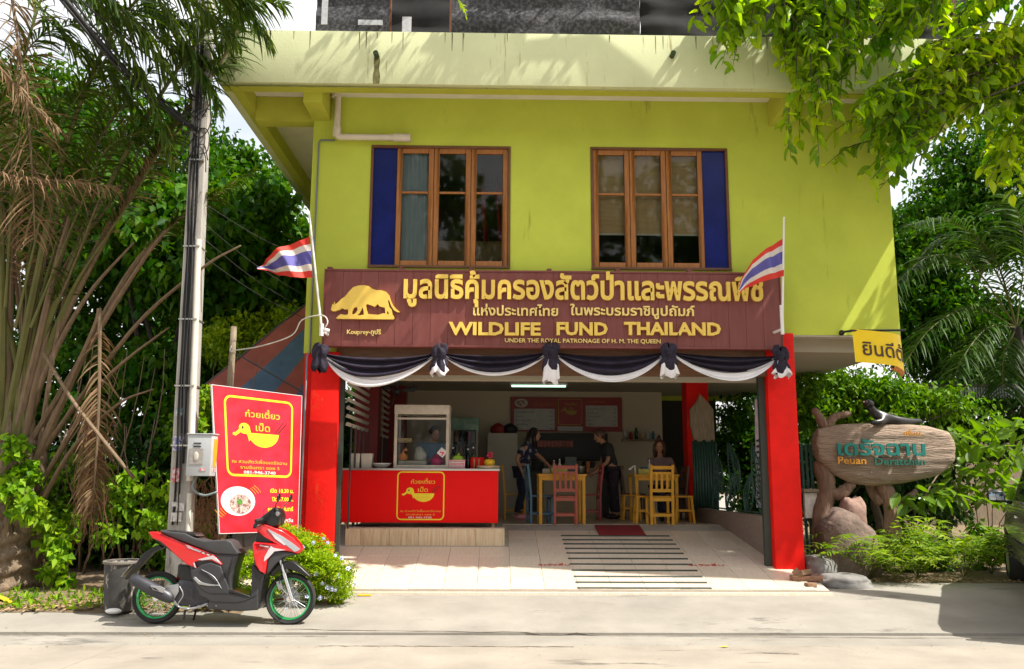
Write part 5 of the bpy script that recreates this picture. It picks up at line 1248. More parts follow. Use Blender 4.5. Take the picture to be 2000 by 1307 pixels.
# ------------------------------------------------------------- left: background trees
tree('leafy_tree', 'broad-leaved tree with a dark slanting trunk behind the utility pole', 'tree', (PX(235,800,14.5), 14.5, .1), 5.2,
     [((PX(430,380,14.5), 14.6, 5.6), (1.6,1.6,1.3), 190), ((PX(520,520,14.5), 15, 4.3), (1.2,1.4,.9), 80), ((PX(300,330,15), 15.2, 6.0), (1.7,1.4,1.4), 190), ((PX(210,200,15), 15.2, 7.4), (1.5,1.2,1.0), 100), ((PX(320,800,15), 15, 2.9), (1.6,1.2,.9), 90)],
     'leaf_deep', .13, .20, .15, 'bark_dark', per=40, clr=.42, lean=(1.1,.4), droop=.7, gap=.30)
tree('leafy_tree', 'dense dark green tree at the far left behind the palm', 'tree', (PX(60,800,16), 16, .1), 7,
     [((PX(60,150,16), 16, 7.6), (2.3,1.5,1.8), 200), ((PX(160,420,16.5), 16.5, 5.4), (2.6,1.6,1.6), 200), ((PX(60,700,15.5), 15.5, 3.2), (2.4,1.4,1.5), 160)],
     'leaf_deep', .2, .15, .10, 'bark_dark', per=44, clr=.45, gap=.30)
tree('leafy_tree', 'tree crown filling the top left corner behind the palm leaves', 'tree', (PX(200,800,17.5), 17.5, .1), 7,
     [((PX(120,60,17.5), 17.5, 8.9), (2.6,1.2,1.5), 170), ((PX(290,200,17.5), 17.5, 7.7), (1.7,1.2,1.3), 110), ((PX(30,250,17), 17, 7.2), (1.6,1.2,1.6), 110)],
     'leaf_deep', .18, .15, .10, 'bark_dark', per=44, clr=.42, gap=.28)
tree('leafy_tree', 'tall green tree rising behind the eave corner left of the shop', 'tree', (PX(480,800,19), 19, .1), 6,
     [((PX(470,560,19), 19, 4.8), (2.6,1.3,1.3), 170), ((PX(330,120,19.5), 19.5, 8.9), (2.2,1.4,1.5), 110), ((PX(450,330,19), 19, 7.2), (1.9,1.4,1.5), 190), ((PX(560,430,19), 19, 6.0), (1.6,1.2,1.5), 170), ((PX(470,250,20), 20, 8.3), (1.4,1.0,1.2), 110)],
     'leaf_deep', .2, .17, .11, 'bark_dark', per=42, clr=.45, gap=.27)
tree('shrub', 'sunlit yellow-green shrub above the striped awning', 'shrub', (PX(470,800,13.6), 13.6, .1), 3.2,
     [((PX(470,655,13.6), 13.7, 3.75), (.85,.6,.40), 90), ((PX(540,630,13.8), 13.9, 4.0), (.5,.5,.35), 45)],
     'leaf_bright', .05, .10, .07, per=34, clr=.22)
def bush_stuff(lab, boxes, mt, L, W, per=40, clr=.3, droop=.3):
    Vs = []; Fs = []; off = 0
    for c, rad, nc in boxes:
        cc = blob_centers(c, rad, nc, shell=.2); p = clump_pos(cc, per, clr); p[:,2] = np.maximum(p[:,2], .16)
        V, F = leaves(p, nrg.uniform(.6,1.25,len(p))*L, nrg.uniform(.7,1.2,len(p))*W, droop); Vs.append(V); Fs.append(F+off); off += len(V)
    o = np_mesh('undergrowth', np.concatenate(Vs), tris=np.concatenate(Fs), mt=MT[mt]); return stuff(o, lab, 'undergrowth')
bush_stuff('dense dark undergrowth under the trees left of the shop', [((PX(100,950,13.2), 13.2, 1.1), (2.4,.8,1.3), 190), ((PX(320,950,12.8), 13, 1.2), (1.6,.8,1.2), 170), ((PX(520,950,13.8), 13.8, 1.4), (1.2,.8,1.2), 120), ((-3.5,15,2.4), (.8,2.0,1.2), 150), ((-8, 15, 1.5), (3,1,2), 120)], 'leaf_dark', .13, .09)
bush_stuff('undergrowth with mid green leaves between palm and pole', [((PX(130,900,12.2), 12.3, 1.2), (1.3,.4,.9), 50), ((PX(300,980,11.9), 12, .9), (.9,.4,.8), 36), ((PX(400,760,12.6), 12.6, 2.1), (.6,.3,.5), 34)], 'leaf_mid', .11, .075, per=34, clr=.26)
# thin bare stems among the undergrowth
m = M()
for k in range(60):
    px = rng.uniform(10, 560); Y = rng.uniform(11.6, 13.5); x = PX(px, 1000, Y); h = rng.uniform(1.2, 3.6); limb(m, (x, Y, .15), (x+rng.gauss(0,.4), Y+rng.gauss(0,.2), h), .018, .005, .18, 6, k)
stuff(m.build('stems', MT['petiole'], smooth=True, fix=False), 'thin bare stems and dry twigs tangled in the undergrowth', 'stems')
# vines
def vine(lab, blobs, mt='leaf_vine', L=.10, W=.085, per=16):
    t = thing('vine', lab, 'vine', (blobs[0][0][0], blobs[0][0][1], .2), 0, 'vines with bright leaves'); Vs = []; Fs = []; off = 0; m = M(); prev = None
    for c, rad, nc in blobs:
        cc = blob_centers(c, rad, nc, shell=.1); p = clump_pos(cc, per, .13); V, F = leaves(p, nrg.uniform(.6,1.2,len(p))*L, nrg.uniform(.8,1.2,len(p))*W, .5); Vs.append(V); Fs.append(F+off); off += len(V)
        for j in range(0, len(cc)-1, 3): m.tube([cc[j], (Vector(cc[j])+Vector(cc[j+1]))/2+Vector((0,0,-.08)), cc[j+1]], .006, 4)
    m.build('stem', MT['petiole_green'], t, fix=False)['kind'] = 'stuff'; np_mesh('leaves', np.concatenate(Vs), tris=np.concatenate(Fs), mt=MT[mt], parent=t); return t
def vb(px, py, Y, rx, rz, n): q = P(px, py, Y); return ((q.x, q.y, q.z), (rx, .15, rz), n)
vine('bright leafy vine climbing the lower part of the big palm trunk', [vb(40,930,10.4,.22,.35,12), vb(75,1030,10.5,.22,.4,12), vb(95,1120,10.5,.25,.22,9), vb(20,960,10.3,.15,.3,6)])
vine('bright leafy vine spilling over the left edge at knee height', [vb(15,870,10.3,.2,.3,9), vb(50,985,10.2,.18,.3,9), vb(110,1075,10.3,.16,.25,8)])
vine('bright leafy vine hanging between the palm and the rubbish bin', [vb(200,960,11,.25,.22,10), vb(160,1010,11,.2,.15,6), vb(215,1040,10.9,.15,.2,6)])
vine('bright leafy vine reaching to the utility pole at mid height', [vb(250,950,10.9,.25,.2,9), vb(285,1010,10.8,.15,.25,7), vb(340,955,10.5,.25,.08,5)])
vine('small sprig of bright leaves behind the meter box', [vb(405,770,10.9,.14,.10,6), vb(392,820,10.9,.12,.16,5)])

# ------------------------------------------------------------- palm at the left edge
pm = thing('palm_tree', 'huge old palm with rugged trunk and many dry leaf stalks at the left edge', 'palm', (PX(15,1150,10.7), 10.7, .15))
px0 = PX(-10,1150,10.7)
q = M(); n = 26; ring = []
def tk(u, v):
    g = u*2*math.pi; z = .12+v*1.9; r_ = .42-.10*v+.10*(1-v)**4+.05*noise.noise((math.cos(g)*2.2, math.sin(g)*2.2, z*2.2))+.035*math.sin(z*34+2*math.sin(g*3))
    return (px0+.05*v+r_*math.cos(g), 10.75+r_*math.sin(g), z)
q.grid(tk, 40, 60); q.build('trunk', MT['palm_bark'], pm, smooth=True, fix=False)
# flaring old leaf bases and roots
for k in range(16):
    g = R(-170+k*22); z0_ = .25+.11*k%1.5; d = Vector((math.cos(g), -abs(math.sin(g))*.8, 0)); a_ = Vector((px0, 10.75, .35+(k*.37) % 1.4))+d*.34
    q = M(); q.tube([a_-Vector((0,0,.22)), a_+d*.08, a_+d*.14+Vector((0,0,.2)), a_+d*.12+Vector((0,0,.5+.2*rng.random()))], [.05,.085,.06,.012], 7, sq=.5); q.build('leaf_base', MT['palm_bark'], pm, smooth=True)
stalks = [  # pixel paths (x,y,depth), leaflets?, kind
 ([(20,880,10.7),(90,640,10.5),(230,330,10.2),(380,90,9.9),(520,-40,9.6)], 70, .55, 'frond_green', 'petiole_green', .55),
 ([(30,870,10.7),(130,600,10.6),(280,330,10.4),(420,140,10.2),(500,-20,10.0)], 60, .5, 'frond_green', 'petiole', .5),
 ([(10,860,10.7),(60,600,10.4),(140,250,10.0),(250,20,9.7),(400,-90,9.3)], 70, .6, 'frond_green', 'petiole_green', .45),
 ([(5,850,10.7),(20,500,10.5),(40,150,10.3),(120,-120,10)], 60, .55, 'frond_dead', 'petiole_green', .45),
 ([(0,840,10.7),(5,560,10.3),(-10,250,10),(-60,-60,9.6)], 50, .55, 'frond_green', 'petiole_green', .5),
 ([(40,900,10.7),(160,700,10.5),(300,480,10.3),(390,400,10.4),(500,330,10.7)], 44, .42, 'frond_green', 'petiole', .55),
 ([(50,930,10.7),(170,760,10.5),(280,620,10.3),(400,520,10.1),(470,480,10.0)], 0, .4, 'frond_dead', 'petiole', .8),
 ([(45,960,10.7),(120,790,10.5),(185,640,10.3),(194,610,10.3),(194,760,10.3),(188,900,10.4),(180,1000,10.5)], 60, .42, 'frond_dead', 'petiole', .55),
 ([(30,900,10.7),(110,660,10.6),(220,440,10.5),(300,310,10.4),(400,200,10.4)], 60, .5, 'frond_green', 'petiole', .5),
 ([(25,880,10.7),(70,690,10.5),(120,480,10.3),(190,280,10.2),(300,130,10.0)], 50, .45, 'frond_green', 'petiole', .55),
 ([(60,980,10.7),(130,860,10.5),(190,760,10.4),(250,700,10.3),(330,640,10.3)], 0, .3, 'frond_dead', 'petiole', .8),
 ([(-10,860,10.7),(-40,640,10.4),(-60,420,10),(-40,200,9.6)], 40, .5, 'frond_dead', 'petiole', .45),
 ([(70,1000,10.6),(140,880,10.5),(230,790,10.4),(300,760,10.4)], 0, .3, 'frond_dead', 'petiole', .8),
 ([(55,940,10.7),(150,720,10.6),(260,520,10.5),(360,420,10.4),(440,370,10.4)], 46, .42, 'frond_green', 'petiole', .55),
]
for pts, nl, ll, mt_, st_, start in stalks:
    if nl: frond(pm, PP(pts), int(nl*1.3), ll*1.1, mt_, st_, start, .075, .008, .6, wl=.03, n=28)
    else:
        q = M(); c_ = crom(PP(pts), 16); q.tube(c_, [.05-.035*i/16 for i in range(17)], 7, sq=.55); q.build('leaf_stalk', MT[st_], pm, smooth=True)
for k in range(18):
    g = rng.random(); px = 20+70*g+rng.gauss(0,8); b0 = (rng.uniform(5,70), rng.uniform(820,1000), 10.7); x1_ = rng.uniform(-60, 270); y1_ = rng.uniform(280, 560)
    ln = [b0, (b0[0]+(x1_-b0[0])*.3, b0[1]+(y1_-b0[1])*.42, 10.6), (b0[0]+(x1_-b0[0])*.62, b0[1]+(y1_-b0[1])*.75, 10.5), (x1_, y1_, 10.4)]
    if k % 2: frond(pm, PP(ln+[(x1_*1.25+30, y1_-160, 10.2)]), 44, .45, rng.choice(['frond_dead','frond_green']), rng.choice(['petiole','petiole_green']), .6, rng.uniform(.035,.06), .008, .6, wl=.02, n=20)
    else:
        q = M(); c_ = crom(PP(ln), 14); r_ = rng.uniform(.05,.085); q.tube(c_, [r_-r_*.8*(i/14)**.7 for i in range(15)], 7, sq=.45); q.build('leaf_stalk', MT[rng.choice(['petiole','petiole','petiole_green'])], pm, smooth=True)
for pts in ([(30,640,10.3),(80,420,10.1),(110,260,9.9),(210,110,9.7)], [(10,600,10.3),(30,380,10.1),(90,210,9.9),(220,170,9.7)], [(60,640,10.3),(150,420,10.2),(210,290,10),(330,240,9.9)], [(0,500,10.2),(-10,260,10),(60,90,9.8),(160,40,9.7)]):
    frond(pm, PP(pts), 74, .55, 'frond_green', 'petiole_green', .3, .02, .006, .7, wl=.028, n=22, jit=.16)
# crossing dead stalk
q = M(); q.tube(crom(PP([(85,690,10.3),(140,780,10.2),(210,870,10.2),(262,935,10.3)]), 10), .03, 6, sq=.6); q.build('leaf_stalk', MT['petiole'], pm, smooth=True)
# tan dead leaf hanging over the top left corner, green leaves from above
frond(pm, PP([(15,-60,9.4),(35,80,9.4),(55,230,9.5),(65,380,9.6),(68,470,9.7)]), 80, .75, 'frond_dead', 'petiole', .1, .022, .008, .55, wl=.02, n=24, jit=.28)
frond(pm, PP([(-60,320,9.5),(30,345,9.5),(140,355,9.6),(230,365,9.7)]), 60, .5, 'frond_dead', 'petiole', .1, .02, .006, .9, wl=.018, n=20, jit=.25)
frond(pm, PP([(-80,60,9.2),(-10,120,9.2),(60,200,9.3),(120,260,9.4)]), 46, .5, 'frond_dead', 'petiole', .1, .02, .006, .5, wl=.018, n=20, jit=.2)
for pts in ([(60,-60,10.5),(180,10,10.5),(300,30,10.6),(420,60,10.6)], [(340,-120,10.5),(380,-20,10.5),(400,80,10.5),(380,180,10.6)], [(200,-90,10.5),(270,-10,10.5),(350,40,10.6),(470,60,10.6)], [(400,-110,10.45),(440,-30,10.5),(450,50,10.5),(440,150,10.5)], [(120,-100,10.6),(180,0,10.6),(210,100,10.6),(220,220,10.6)], [(260,-80,10.6),(300,20,10.7),(350,110,10.7),(420,170,10.7)],  [(180,-130,9.3),(290,-60,9.3),(390,10,9.4),(470,90,9.5)], [(60,-140,9.3),(170,-40,9.3),(270,60,9.4),(350,170,9.5)], [(330,-150,9.2),(420,-60,9.2),(480,10,9.3),(530,90,9.3)], [(250,-90,9.6),(330,30,9.6),(390,130,9.7),(430,220,9.8)], [(100,-60,9.8),(230,20,9.8),(340,90,9.9),(430,130,10)], [(300,-100,9.0),(400,-30,9.0),(470,-5,9.1),(560,10,9.2)], [(20,-60,9.8),(120,60,9.8),(220,150,9.9),(300,260,10)], [(150,-60,9.5),(230,60,9.5),(300,200,9.6),(340,320,9.7)]):
    frond(pm, PP(pts), 84, .55, 'frond_green', 'petiole_green', .05, .018, .006, .6, wl=.032, n=22, jit=.2)
# dry fibres and root mass hanging by the dead leaf
m = M()
for k in range(130):
    a_ = P(rng.gauss(180,14), rng.uniform(780,960), 10.6+rng.gauss(0,.08)); m.tube([a_, a_+Vector((rng.gauss(0,.06),0,-.3)), a_+Vector((rng.gauss(0,.1),rng.gauss(0,.05),-rng.uniform(.5,.9)))], [.006,.005,.002], 4)
    if k % 2:
        a_ = P(rng.gauss(395,16), rng.uniform(915,1000), 10.7); m.tube([a_, a_+Vector((rng.gauss(0,.1),0,-.25)), a_+Vector((rng.gauss(0,.14),0,-rng.uniform(.4,.7)))], [.006,.006,.003], 4)
stuff(m.build('dry_fibres', mk('fibre', (.25,.13,.07), rough=.9, var=.4, scale=20), fix=False), 'reddish dry fibres hanging from the dead palm leaves', 'dry leaves')

# ------------------------------------------------------------- right side background
tree('feathery_tree', 'fine-leaved tree behind the wooden sign right of the shop', 'tree', (PX(1700,800,14.5), 14.5, .15), 2.6,
     [((PX(1680,750,14), 14.2, 2.85), (1.2,.8,.5), 110), ((PX(1800,800,14), 14.1, 2.5), (1.3,.8,.55), 110), ((PX(1600,740,14.4), 14.6, 2.9), (.8,.6,.5), 60)], 'leaf_mid', .09, .12, .06, per=40, clr=.34, gap=.22)
tree('leafy_tree', 'tall small-leaved tree filling the gap right of the upper wall', 'tree', (PX(1830,800,17.5), 17.5, .15), 6,
     [((PX(1840,420,17.5), 17.5, 6.2), (1.7,1.4,1.6), 230), ((PX(1800,560,17), 17, 4.7), (1.3,1.0,1.2), 180), ((PX(1775,450,17), 17, 6.0), (1.1,.9,1.2), 130), ((PX(1950,300,17), 17, 7.6), (1.7,1.2,1.8), 170), ((PX(1980,620,18), 18, 4.4), (1.8,1.2,1.5), 200)], 'leaf_deep', .16, .14, .085, per=46, clr=.4, gap=.24)
tree('leafy_tree', 'dark tree behind the parked car at the right edge', 'tree', (PX(2000,800,16), 16, .15), 4,
     [((PX(1950,740,16), 16, 3.0), (1.8,1.0,1.3), 170), ((PX(1700,900,15.8), 15.8, 1.6), (2.0,.7,1.2), 160), ((PX(1450,860,19.5), 19.5, 2.4), (2.4,.8,1.8), 160)], 'leaf_dark', .12, .12, .08, per=44, clr=.38)
bush_stuff('dark leafy mass seen through the right side of the shop', [((5.6, 17.6, 1.9), (1.3,.8,1.6), 230), ((8.2,17.8,1.6), (1.6,.8,1.4), 140)], 'leaf_deep', .13, .085, per=46, clr=.34)
bush_stuff('dark leafy mass seen through the left louvres of the shop', [((-3.9, 19.6, 2.0), (1.7,.8,1.8), 230), ((-2.9,20.5,2.4),(1.2,.6,1.6),100)], 'leaf_deep', .14, .09, per=46, clr=.36)
q = M(); q.bx(PX(1440,900,24), 24, 24, 24.2, 0, 3.0); tag(q.build('boundary_wall', MT['old_wood']), 'pale wall glimpsed far behind the plants on the right', 'wall')
pr_ = thing('palm_tree', 'dark green feathery palm leaning in from the right behind the parked car', 'palm', (PX(2030,900,14.8), 14.8, .2))
q = M(); limb(q, (PX(2030,900,14.8), 14.8, .1), P(1985,640,14.8), .13, .09, .1, 8, 3); q.build('trunk', MT['bark_dark'], pr_, smooth=True)
for pts in ([(1985,640,14.8),(1900,520,14.5),(1820,500,14.2),(1745,560,14),(1700,640,13.9)], [(1985,640,14.8),(1940,500,14.4),(1850,430,14),(1770,440,13.8)], [(1985,640,14.8),(1900,600,14.5),(1820,640,14.2),(1760,720,14)], [(1985,640,14.8),(2000,500,14.4),(1990,420,14.2),(1960,380,14)],
            [(1985,640,14.8),(1930,640,14.5),(1880,700,14.2),(1850,780,14.1)], [(1985,640,14.8),(2060,540,14.4),(2100,560,14)], [(1985,640,14.8),(1960,560,14.6),(1900,470,14.5),(1830,470,14.6),(1790,520,14.7)], [(1985,640,14.8),(1960,700,14.5),(1960,780,14.3)]):
    frond(pr_, PP(pts), 60, .75, 'palm_dark', 'petiole_green', .15, .025, .006, .55, wl=.034, n=24, jit=.06, rag=.04)
q = M()
for k in range(34):
    x = PX(1806+k*5.2, 770, 15); q.prism([(x,PZ(757,15,1900)),(x+.03,PZ(757,15,1900)),(x+.03,PZ(774,15,1900)),(x+.015,PZ(780,15,1900)),(x,PZ(774,15,1900))], 14.98, 15.0)
o_ = thing('eave_trim', 'greyish scalloped eave trim of a low roof under the right palm', 'roof trim', (PX(1890,770,15), 15, 3)); q.build('trim_boards', MT['conduit'], o_)['kind'] = 'stuff'
q = M(); q.bx(PX(1800,757,15), PX(1990,757,15), 15.005, 16.5, PZ(757,15,1900)-.02, PZ(757,15,1900)+.06); q.build('roof_sheet', MT['store_dark'], o_)
# broad-leaved shrub by the car
br = thing('broadleaf_shrub', 'shrub with big glossy oval leaves between the wooden sign and the car', 'shrub', (PX(1900,950,12.9), 12.9, .2))
bl0 = M(); L_, W_ = .24, .12
def lf(u, v): 
    t = v; w_ = W_/2*math.sin(math.pi*min(1, t*.93+.05))**.75; return ((2*u-1)*w_, t*L_, .02*abs(2*u-1)-.05*t*t)
bl0.grid(lf, 4, 6)
mleaf = None
def leaf_objs(parent, lst, proto, mt, name='leaf', sm=True):
    """lst: (pos, rotation euler, scale); copies share one mesh"""
    me = None; inv = wmat(parent).inverted()
    for p, e, s in lst:
        if me is None:
            o = proto.build(name, mt, None, smooth=sm, fix=False); me = o.data
        else: o = bpy.data.objects.new(name, me); col.objects.link(o)
        o.parent = parent; o.matrix_basis = inv @ Matrix.LocRotScale(Vector(p), e, Vector((s,s,s)))
leafmat('leaf_broad', (.09,.20,.02), c2=(.20,.30,.03), transl=.4, rough=.3, spec=.5)
lst = []
for k in range(270):
    p = P(rng.uniform(1835,2010), rng.uniform(815,985), 12.6+rng.random()*.9) if k < 240 else P(rng.gauss(1805,22), rng.gauss(975,12), 12.1+.1*rng.random())
    g = rng.uniform(0, 6.28); lst.append((p, Euler((rng.uniform(-1.0,.1), rng.gauss(0,.4), g)), rng.uniform(.75,1.25)))
leaf_objs(br, lst, bl0, MT['leaf_broad'])
q = M()
for k in range(6): limb(q, (PX(1900+k*12,1000,13.3), 13.3, .2), P(1870+k*22, 870+rng.random()*70, 13.2), .009, .005, .1, 5, k)
q.tube(crom(PP([(1790,1000,12.2),(1830,930,12.5),(1870,905,12.9)]), 6), .012, 5)
q.build('stem', MT['petiole'], br, smooth=True, fix=False)['kind'] = 'stuff'
# ferns in front of the wooden sign
for fi, (px, py, Y, n_, s_, lab) in enumerate(((1700, 1085, 11.75, 17, 1.0, 'big sunlit fern in front of the rocks under the wooden sign'), (1790, 1095, 11.8, 16, .9, 'bushy fern in the middle of the right flower bed'), (1880, 1095, 11.9, 14, .9, 'shaded fern next to the parked car'), (1745, 1100, 11.55, 12, .7, 'low fern at the front edge of the right flower bed'), (1935, 1100, 12.2, 12, .9, 'dark fern at the right end of the flower bed'))):
    b_ = P(px, py, Y); b_.z = .22; t = thing('fern', lab, 'fern', b_, 0, 'ferns in the right flower bed')
    for k in range(n_):
        g = 2*math.pi*k/n_+rng.random()*.4; d = Vector((math.cos(g), math.sin(g)*.8-.15, 0)); Lf = s_*rng.uniform(.75,1.15); up = rng.uniform(.6,1.1)
        frond(t, [b_, b_+d*Lf*.3+Vector((0,0,Lf*.5*up)), b_+d*Lf*.7+Vector((0,0,Lf*.72*up)), b_+d*Lf*1.1+Vector((0,0,Lf*.5*up))], 19, .17*s_, 'leaf_fern', 'petiole_green', .12, .006, .002, .2, wl=.05, n=16, jit=.05, ang=1.25, rag=.03)
bush_stuff('mixed low leaves filling the right flower bed', [((PX(1800,1060,12.5), 12.6, .5), (1.1,.3,.3), 30), ((PX(1920,1040,12.6), 12.7, .6), (.7,.3,.4), 26)], 'leaf_mid', .13, .07, per=30, clr=.2)

# ------------------------------------------------------------- overhanging tree, top right
ot = thing('overhanging_tree', 'large tree whose leafy branches hang down over the upper right of the shop front', 'tree', (8.3, 8.4, .1))
q = M(); root = Vector((8.3, 8.4, .0)); fk = Vector((9.0, 9.0, 8.2)); limb(q, root, fk, .26, .18, .15, 8, 1)
hubs = [P(2060,-60,9.9), P(1850,-190,9.9), P(1640,-230,9.9), P(2110,90,9.9), P(1480,-200,9.9)]
for i, h in enumerate(hubs): limb(q, fk, h, .09, .03, .15, 8, i+3)
twigs = []
def inpoly(x, y, pl):
    c = False; j = len(pl)-1
    for i in range(len(pl)):
        if (pl[i][1] > y) != (pl[j][1] > y) and x < (pl[j][0]-pl[i][0])*(y-pl[i][1])/(pl[j][1]-pl[i][1])+pl[i][0]: c = not c
        j = i
    return c
region = [(1375,-40),(1372,10),(1345,40),(1385,75),(1440,120),(1470,100),(1525,150),(1560,215),(1575,270),(1640,265),(1690,330),(1745,345),(1790,270),(1850,235),(1900,300),(1940,380),(2040,430),(2060,-60)]
gaps = [(1800,190,34,18), (1500,60,20,26), (1600,175,16,12), (1700,150,22,20), (1590,225,26,12), (1920,145,20,30)]
tries = 0
while len(twigs) < 430 and tries < 5000:
    tries += 1; x = rng.uniform(1340,2050); y = rng.uniform(-50,430)
    if not inpoly(x, y, region): continue
    if any(((x-a)/b_x)**2+((y-b)/b_y)**2 < 1 for a, b, b_x, b_y in gaps): continue
    twigs.append((x, y))
twigs += [(1352,48),(1365,60),(1398,105),(1410,128),(1430,135),(1700,352),(1715,372),(1540,290),(1562,282),(1610,325),(1600,310),(1545,310),(1680,345),(1730,340)]
lp = M(); L_, W_ = 1.0, .54
def lf2(u, v):
    w_ = W_/2*(math.sin(math.pi*(.04+.96*v)**.85)**.8 if v < 1 else 0); return ((2*u-1)*w_, v, .12*abs(2*u-1)-.30*v*v)
lp.grid(lf2, 2, 4)
big = []; small_p = []; small_d = []
tw = M()
for i, (x, y) in enumerate(twigs):
    z0_ = P(x, y, 10).z; lo_ = max(9.3, min(10.35, 11.5-.235*z0_)); Y = rng.uniform(lo_, 10.45 if y < 215 else 11.0); tip = P(x, y, Y); hub = min(hubs, key=lambda h: (h-tip).length)
    st_ = tip+(hub-tip).normalized()*.62+Vector((.1, rng.gauss(0,.1), .12)); mid = (tip+st_)/2+Vector((0,0,.08))
    c_ = crom([st_, mid, tip], 6); tw.tube(c_, [.010,.009,.008,.007,.006,.004,.003], 4)
    if i % 15 == 0: limb(tw, hub, st_, .018, .008, .25, 6, i)
    for k in range(13):
        t = (k+.5)/13; s = t*6; j = min(int(s), 5); p = c_[j].lerp(c_[j+1], s-j)
        g = rng.uniform(0, 6.28); pitch = -rng.uniform(.05, 1.2)
        big.append((Y, p, Euler((pitch, rng.gauss(0,.35), g)), rng.uniform(.12,.22)))
q.build('trunk', MT['bark'], ot, smooth='auto', fix=False); tw.build('twigs', MT['bark'], ot, smooth=True, fix=False)['kind'] = 'stuff'
big.sort(key=lambda b: -b[3]/b[0])
leaf_objs(ot, [(p, e, s) for _, p, e, s in big[:300]], lp, MT['leaf_over'])
base = np.array(lp.v); Vs = []; 
fq = np.array(lp.f); Q = []
for i, (_, p, e, s) in enumerate(big[300:]):
    Rm = np.array(e.to_matrix()); Vs.append((base*s) @ Rm.T+np.array(p[:])); Q.append(fq+i*len(base))
np_mesh('leaves', np.concatenate(Vs), quads=np.concatenate(Q), mt=MT['leaf_over'], parent=ot, smooth=True)['kind'] = 'stuff'
# the crown goes on above the picture and throws the dappled shade
cc = np.concatenate([blob_centers((1.0,10.0,9.65), (2.6,.25,.45), 42, shell=.1), blob_centers((5.0,10.1,9.5), (1.4,.2,.3), 8, shell=.1), blob_centers((8.0,10.9,7.6), (.7,.4,.9), 34, shell=.2)])
p = clump_pos(cc, 17, .38); V, F = leaves(p, nrg.uniform(.10,.18,len(p)), nrg.uniform(.05,.09,len(p)), .6)
np_mesh('crown', V, tris=F, mt=MT['leaf_over'], parent=ot)
q = M()
for k, c in enumerate(((2.6,10.0,9.7),(8.0,10.5,7.6),(.5,10,9.7))): limb(q, fk, c, .10, .03, .4, 8, 40+k)
q.build('limb', MT['bark'], ot, smooth=True, fix=False)
# small feathery twig hanging in at the top middle
fs = thing('hanging_twig', 'small bright feathery leaf sprig hanging over the black netting at the top', 'twig', P(895,0,9.5))
frond(fs, PP([(860,-60,9.5),(885,-20,9.5),(905,15,9.5),(912,36,9.5)]), 20, .10, 'leaf_bright', 'petiole_green', .1, .004, .002, .3, wl=.03, n=10)

# unseen trees added behind the viewer to darken the reflections in the window panes
for k, (x, h, lab) in enumerate(((-13, 15, 'unseen broad tree added behind the viewer, farthest left'), (-4, 17, 'unseen tall tree added behind the viewer, left of the middle'), (5, 16, 'unseen tall tree added behind the viewer, right of the middle'), (14, 15, 'unseen broad tree added behind the viewer, farthest right'))):
    tree('reflected_tree', lab, 'tree', (x, -13, 0), h*.6, [((x, -13, h*.62), (5.0, 2.0, h*.42), 170)], 'leaf_deep', .25, .55, .4, 'bark_dark', per=22, clr=1.0, group='unseen trees added behind the viewer')
# ------------------------------------------------------------- utility pole, cables, meter box
mk('pole_concrete', (.38,.36,.33), rough=.9, var=.18, scale=5, bump=.3, bscale=40, stretch=(1,1,.3), spot=((.16,.14,.12), 5, .6, (2,2,.3)))
mk('pipe_white', (.60,.57,.50), rough=.5, var=.08, scale=4); mk('cable', (.015,.015,.016), rough=.6)
YP = 10.15; pb = P(353,1035,YP); pt = P(399,100,YP)
ax0 = Vector((pb.x, YP, .0)); ax1 = Vector((pt.x, YP, pt.z+2.5)); ax1.x = pb.x+(pt.x-pb.x)/(pt.z-pb.z)*(ax1.z-pb.z); ax0.x = pb.x-(pt.x-pb.x)/(pt.z-pb.z)*pb.z
up_ = thing('utility_pole', 'weathered concrete utility pole with black cables and pasted stickers', 'pole', ax0)
q = M(); q.bar(ax0, ax1, .25, .22); 
q.v = [(x+(ax0.x+(ax1.x-ax0.x)*z/ax1.z-x)*(.38*z/ax1.z), y+(YP-y)*(.38*z/ax1.z), z) for x, y, z in q.v]
q.build('post', MT['pole_concrete'], up_, bevel=.015)
def polex(z): return ax0.x+(ax1.x-ax0.x)*z/ax1.z
q = M(); q.tube([(polex(z)+.13-.012*z, YP-.10, z) for z in (1.5,2.5,3.5,4.4)], .04, 10); q.tube([(polex(z)+.13-.012*z, YP-.10, z) for z in (.2,1.0,1.36)], .028, 10); q.build('conduit_pipe', MT['pipe_white'], up_, smooth='auto')
for k in range(8):
    xo = -.055+.016*k; q = M(); pts = [(polex(z)*1+xo*(1-.05*z)+.025*noise.noise((k*3, z*.9, 0)), YP-.125-.012*(k % 3)+.02*noise.noise((z*1.1, k, 4)), z) for z in np.linspace(1.0+.35*(k % 4), 7.6-.3*(k % 3), 22)]; q.tube(pts, .007+.005*(k % 3 == 0), 5); q.build('cable', MT['cable'], up_, smooth=True)
for z_ in (1.9, 2.6, 3.4, 4.3, 5.4):
    q = M(); q.bx(polex(z_)-.13+.01*z_, polex(z_)+.15-.01*z_, YP-.15, YP+.12, z_, z_+.018); q.build('strap', MT['steel'], up_)
for k in range(5):   # tangle of wires at the head of the pole
    q = M(); z0_ = 5.4+.25*k; c_ = [(polex(z0_)+.16*math.cos(a*.8+k), YP-.14-.05*math.sin(a*.9), z0_+.2*math.sin(a*1.3+k)) for a in range(9)]; q.tube(crom(c_, 30), .007, 5); q.build('wire_coil', MT['cable'], up_, smooth=True)
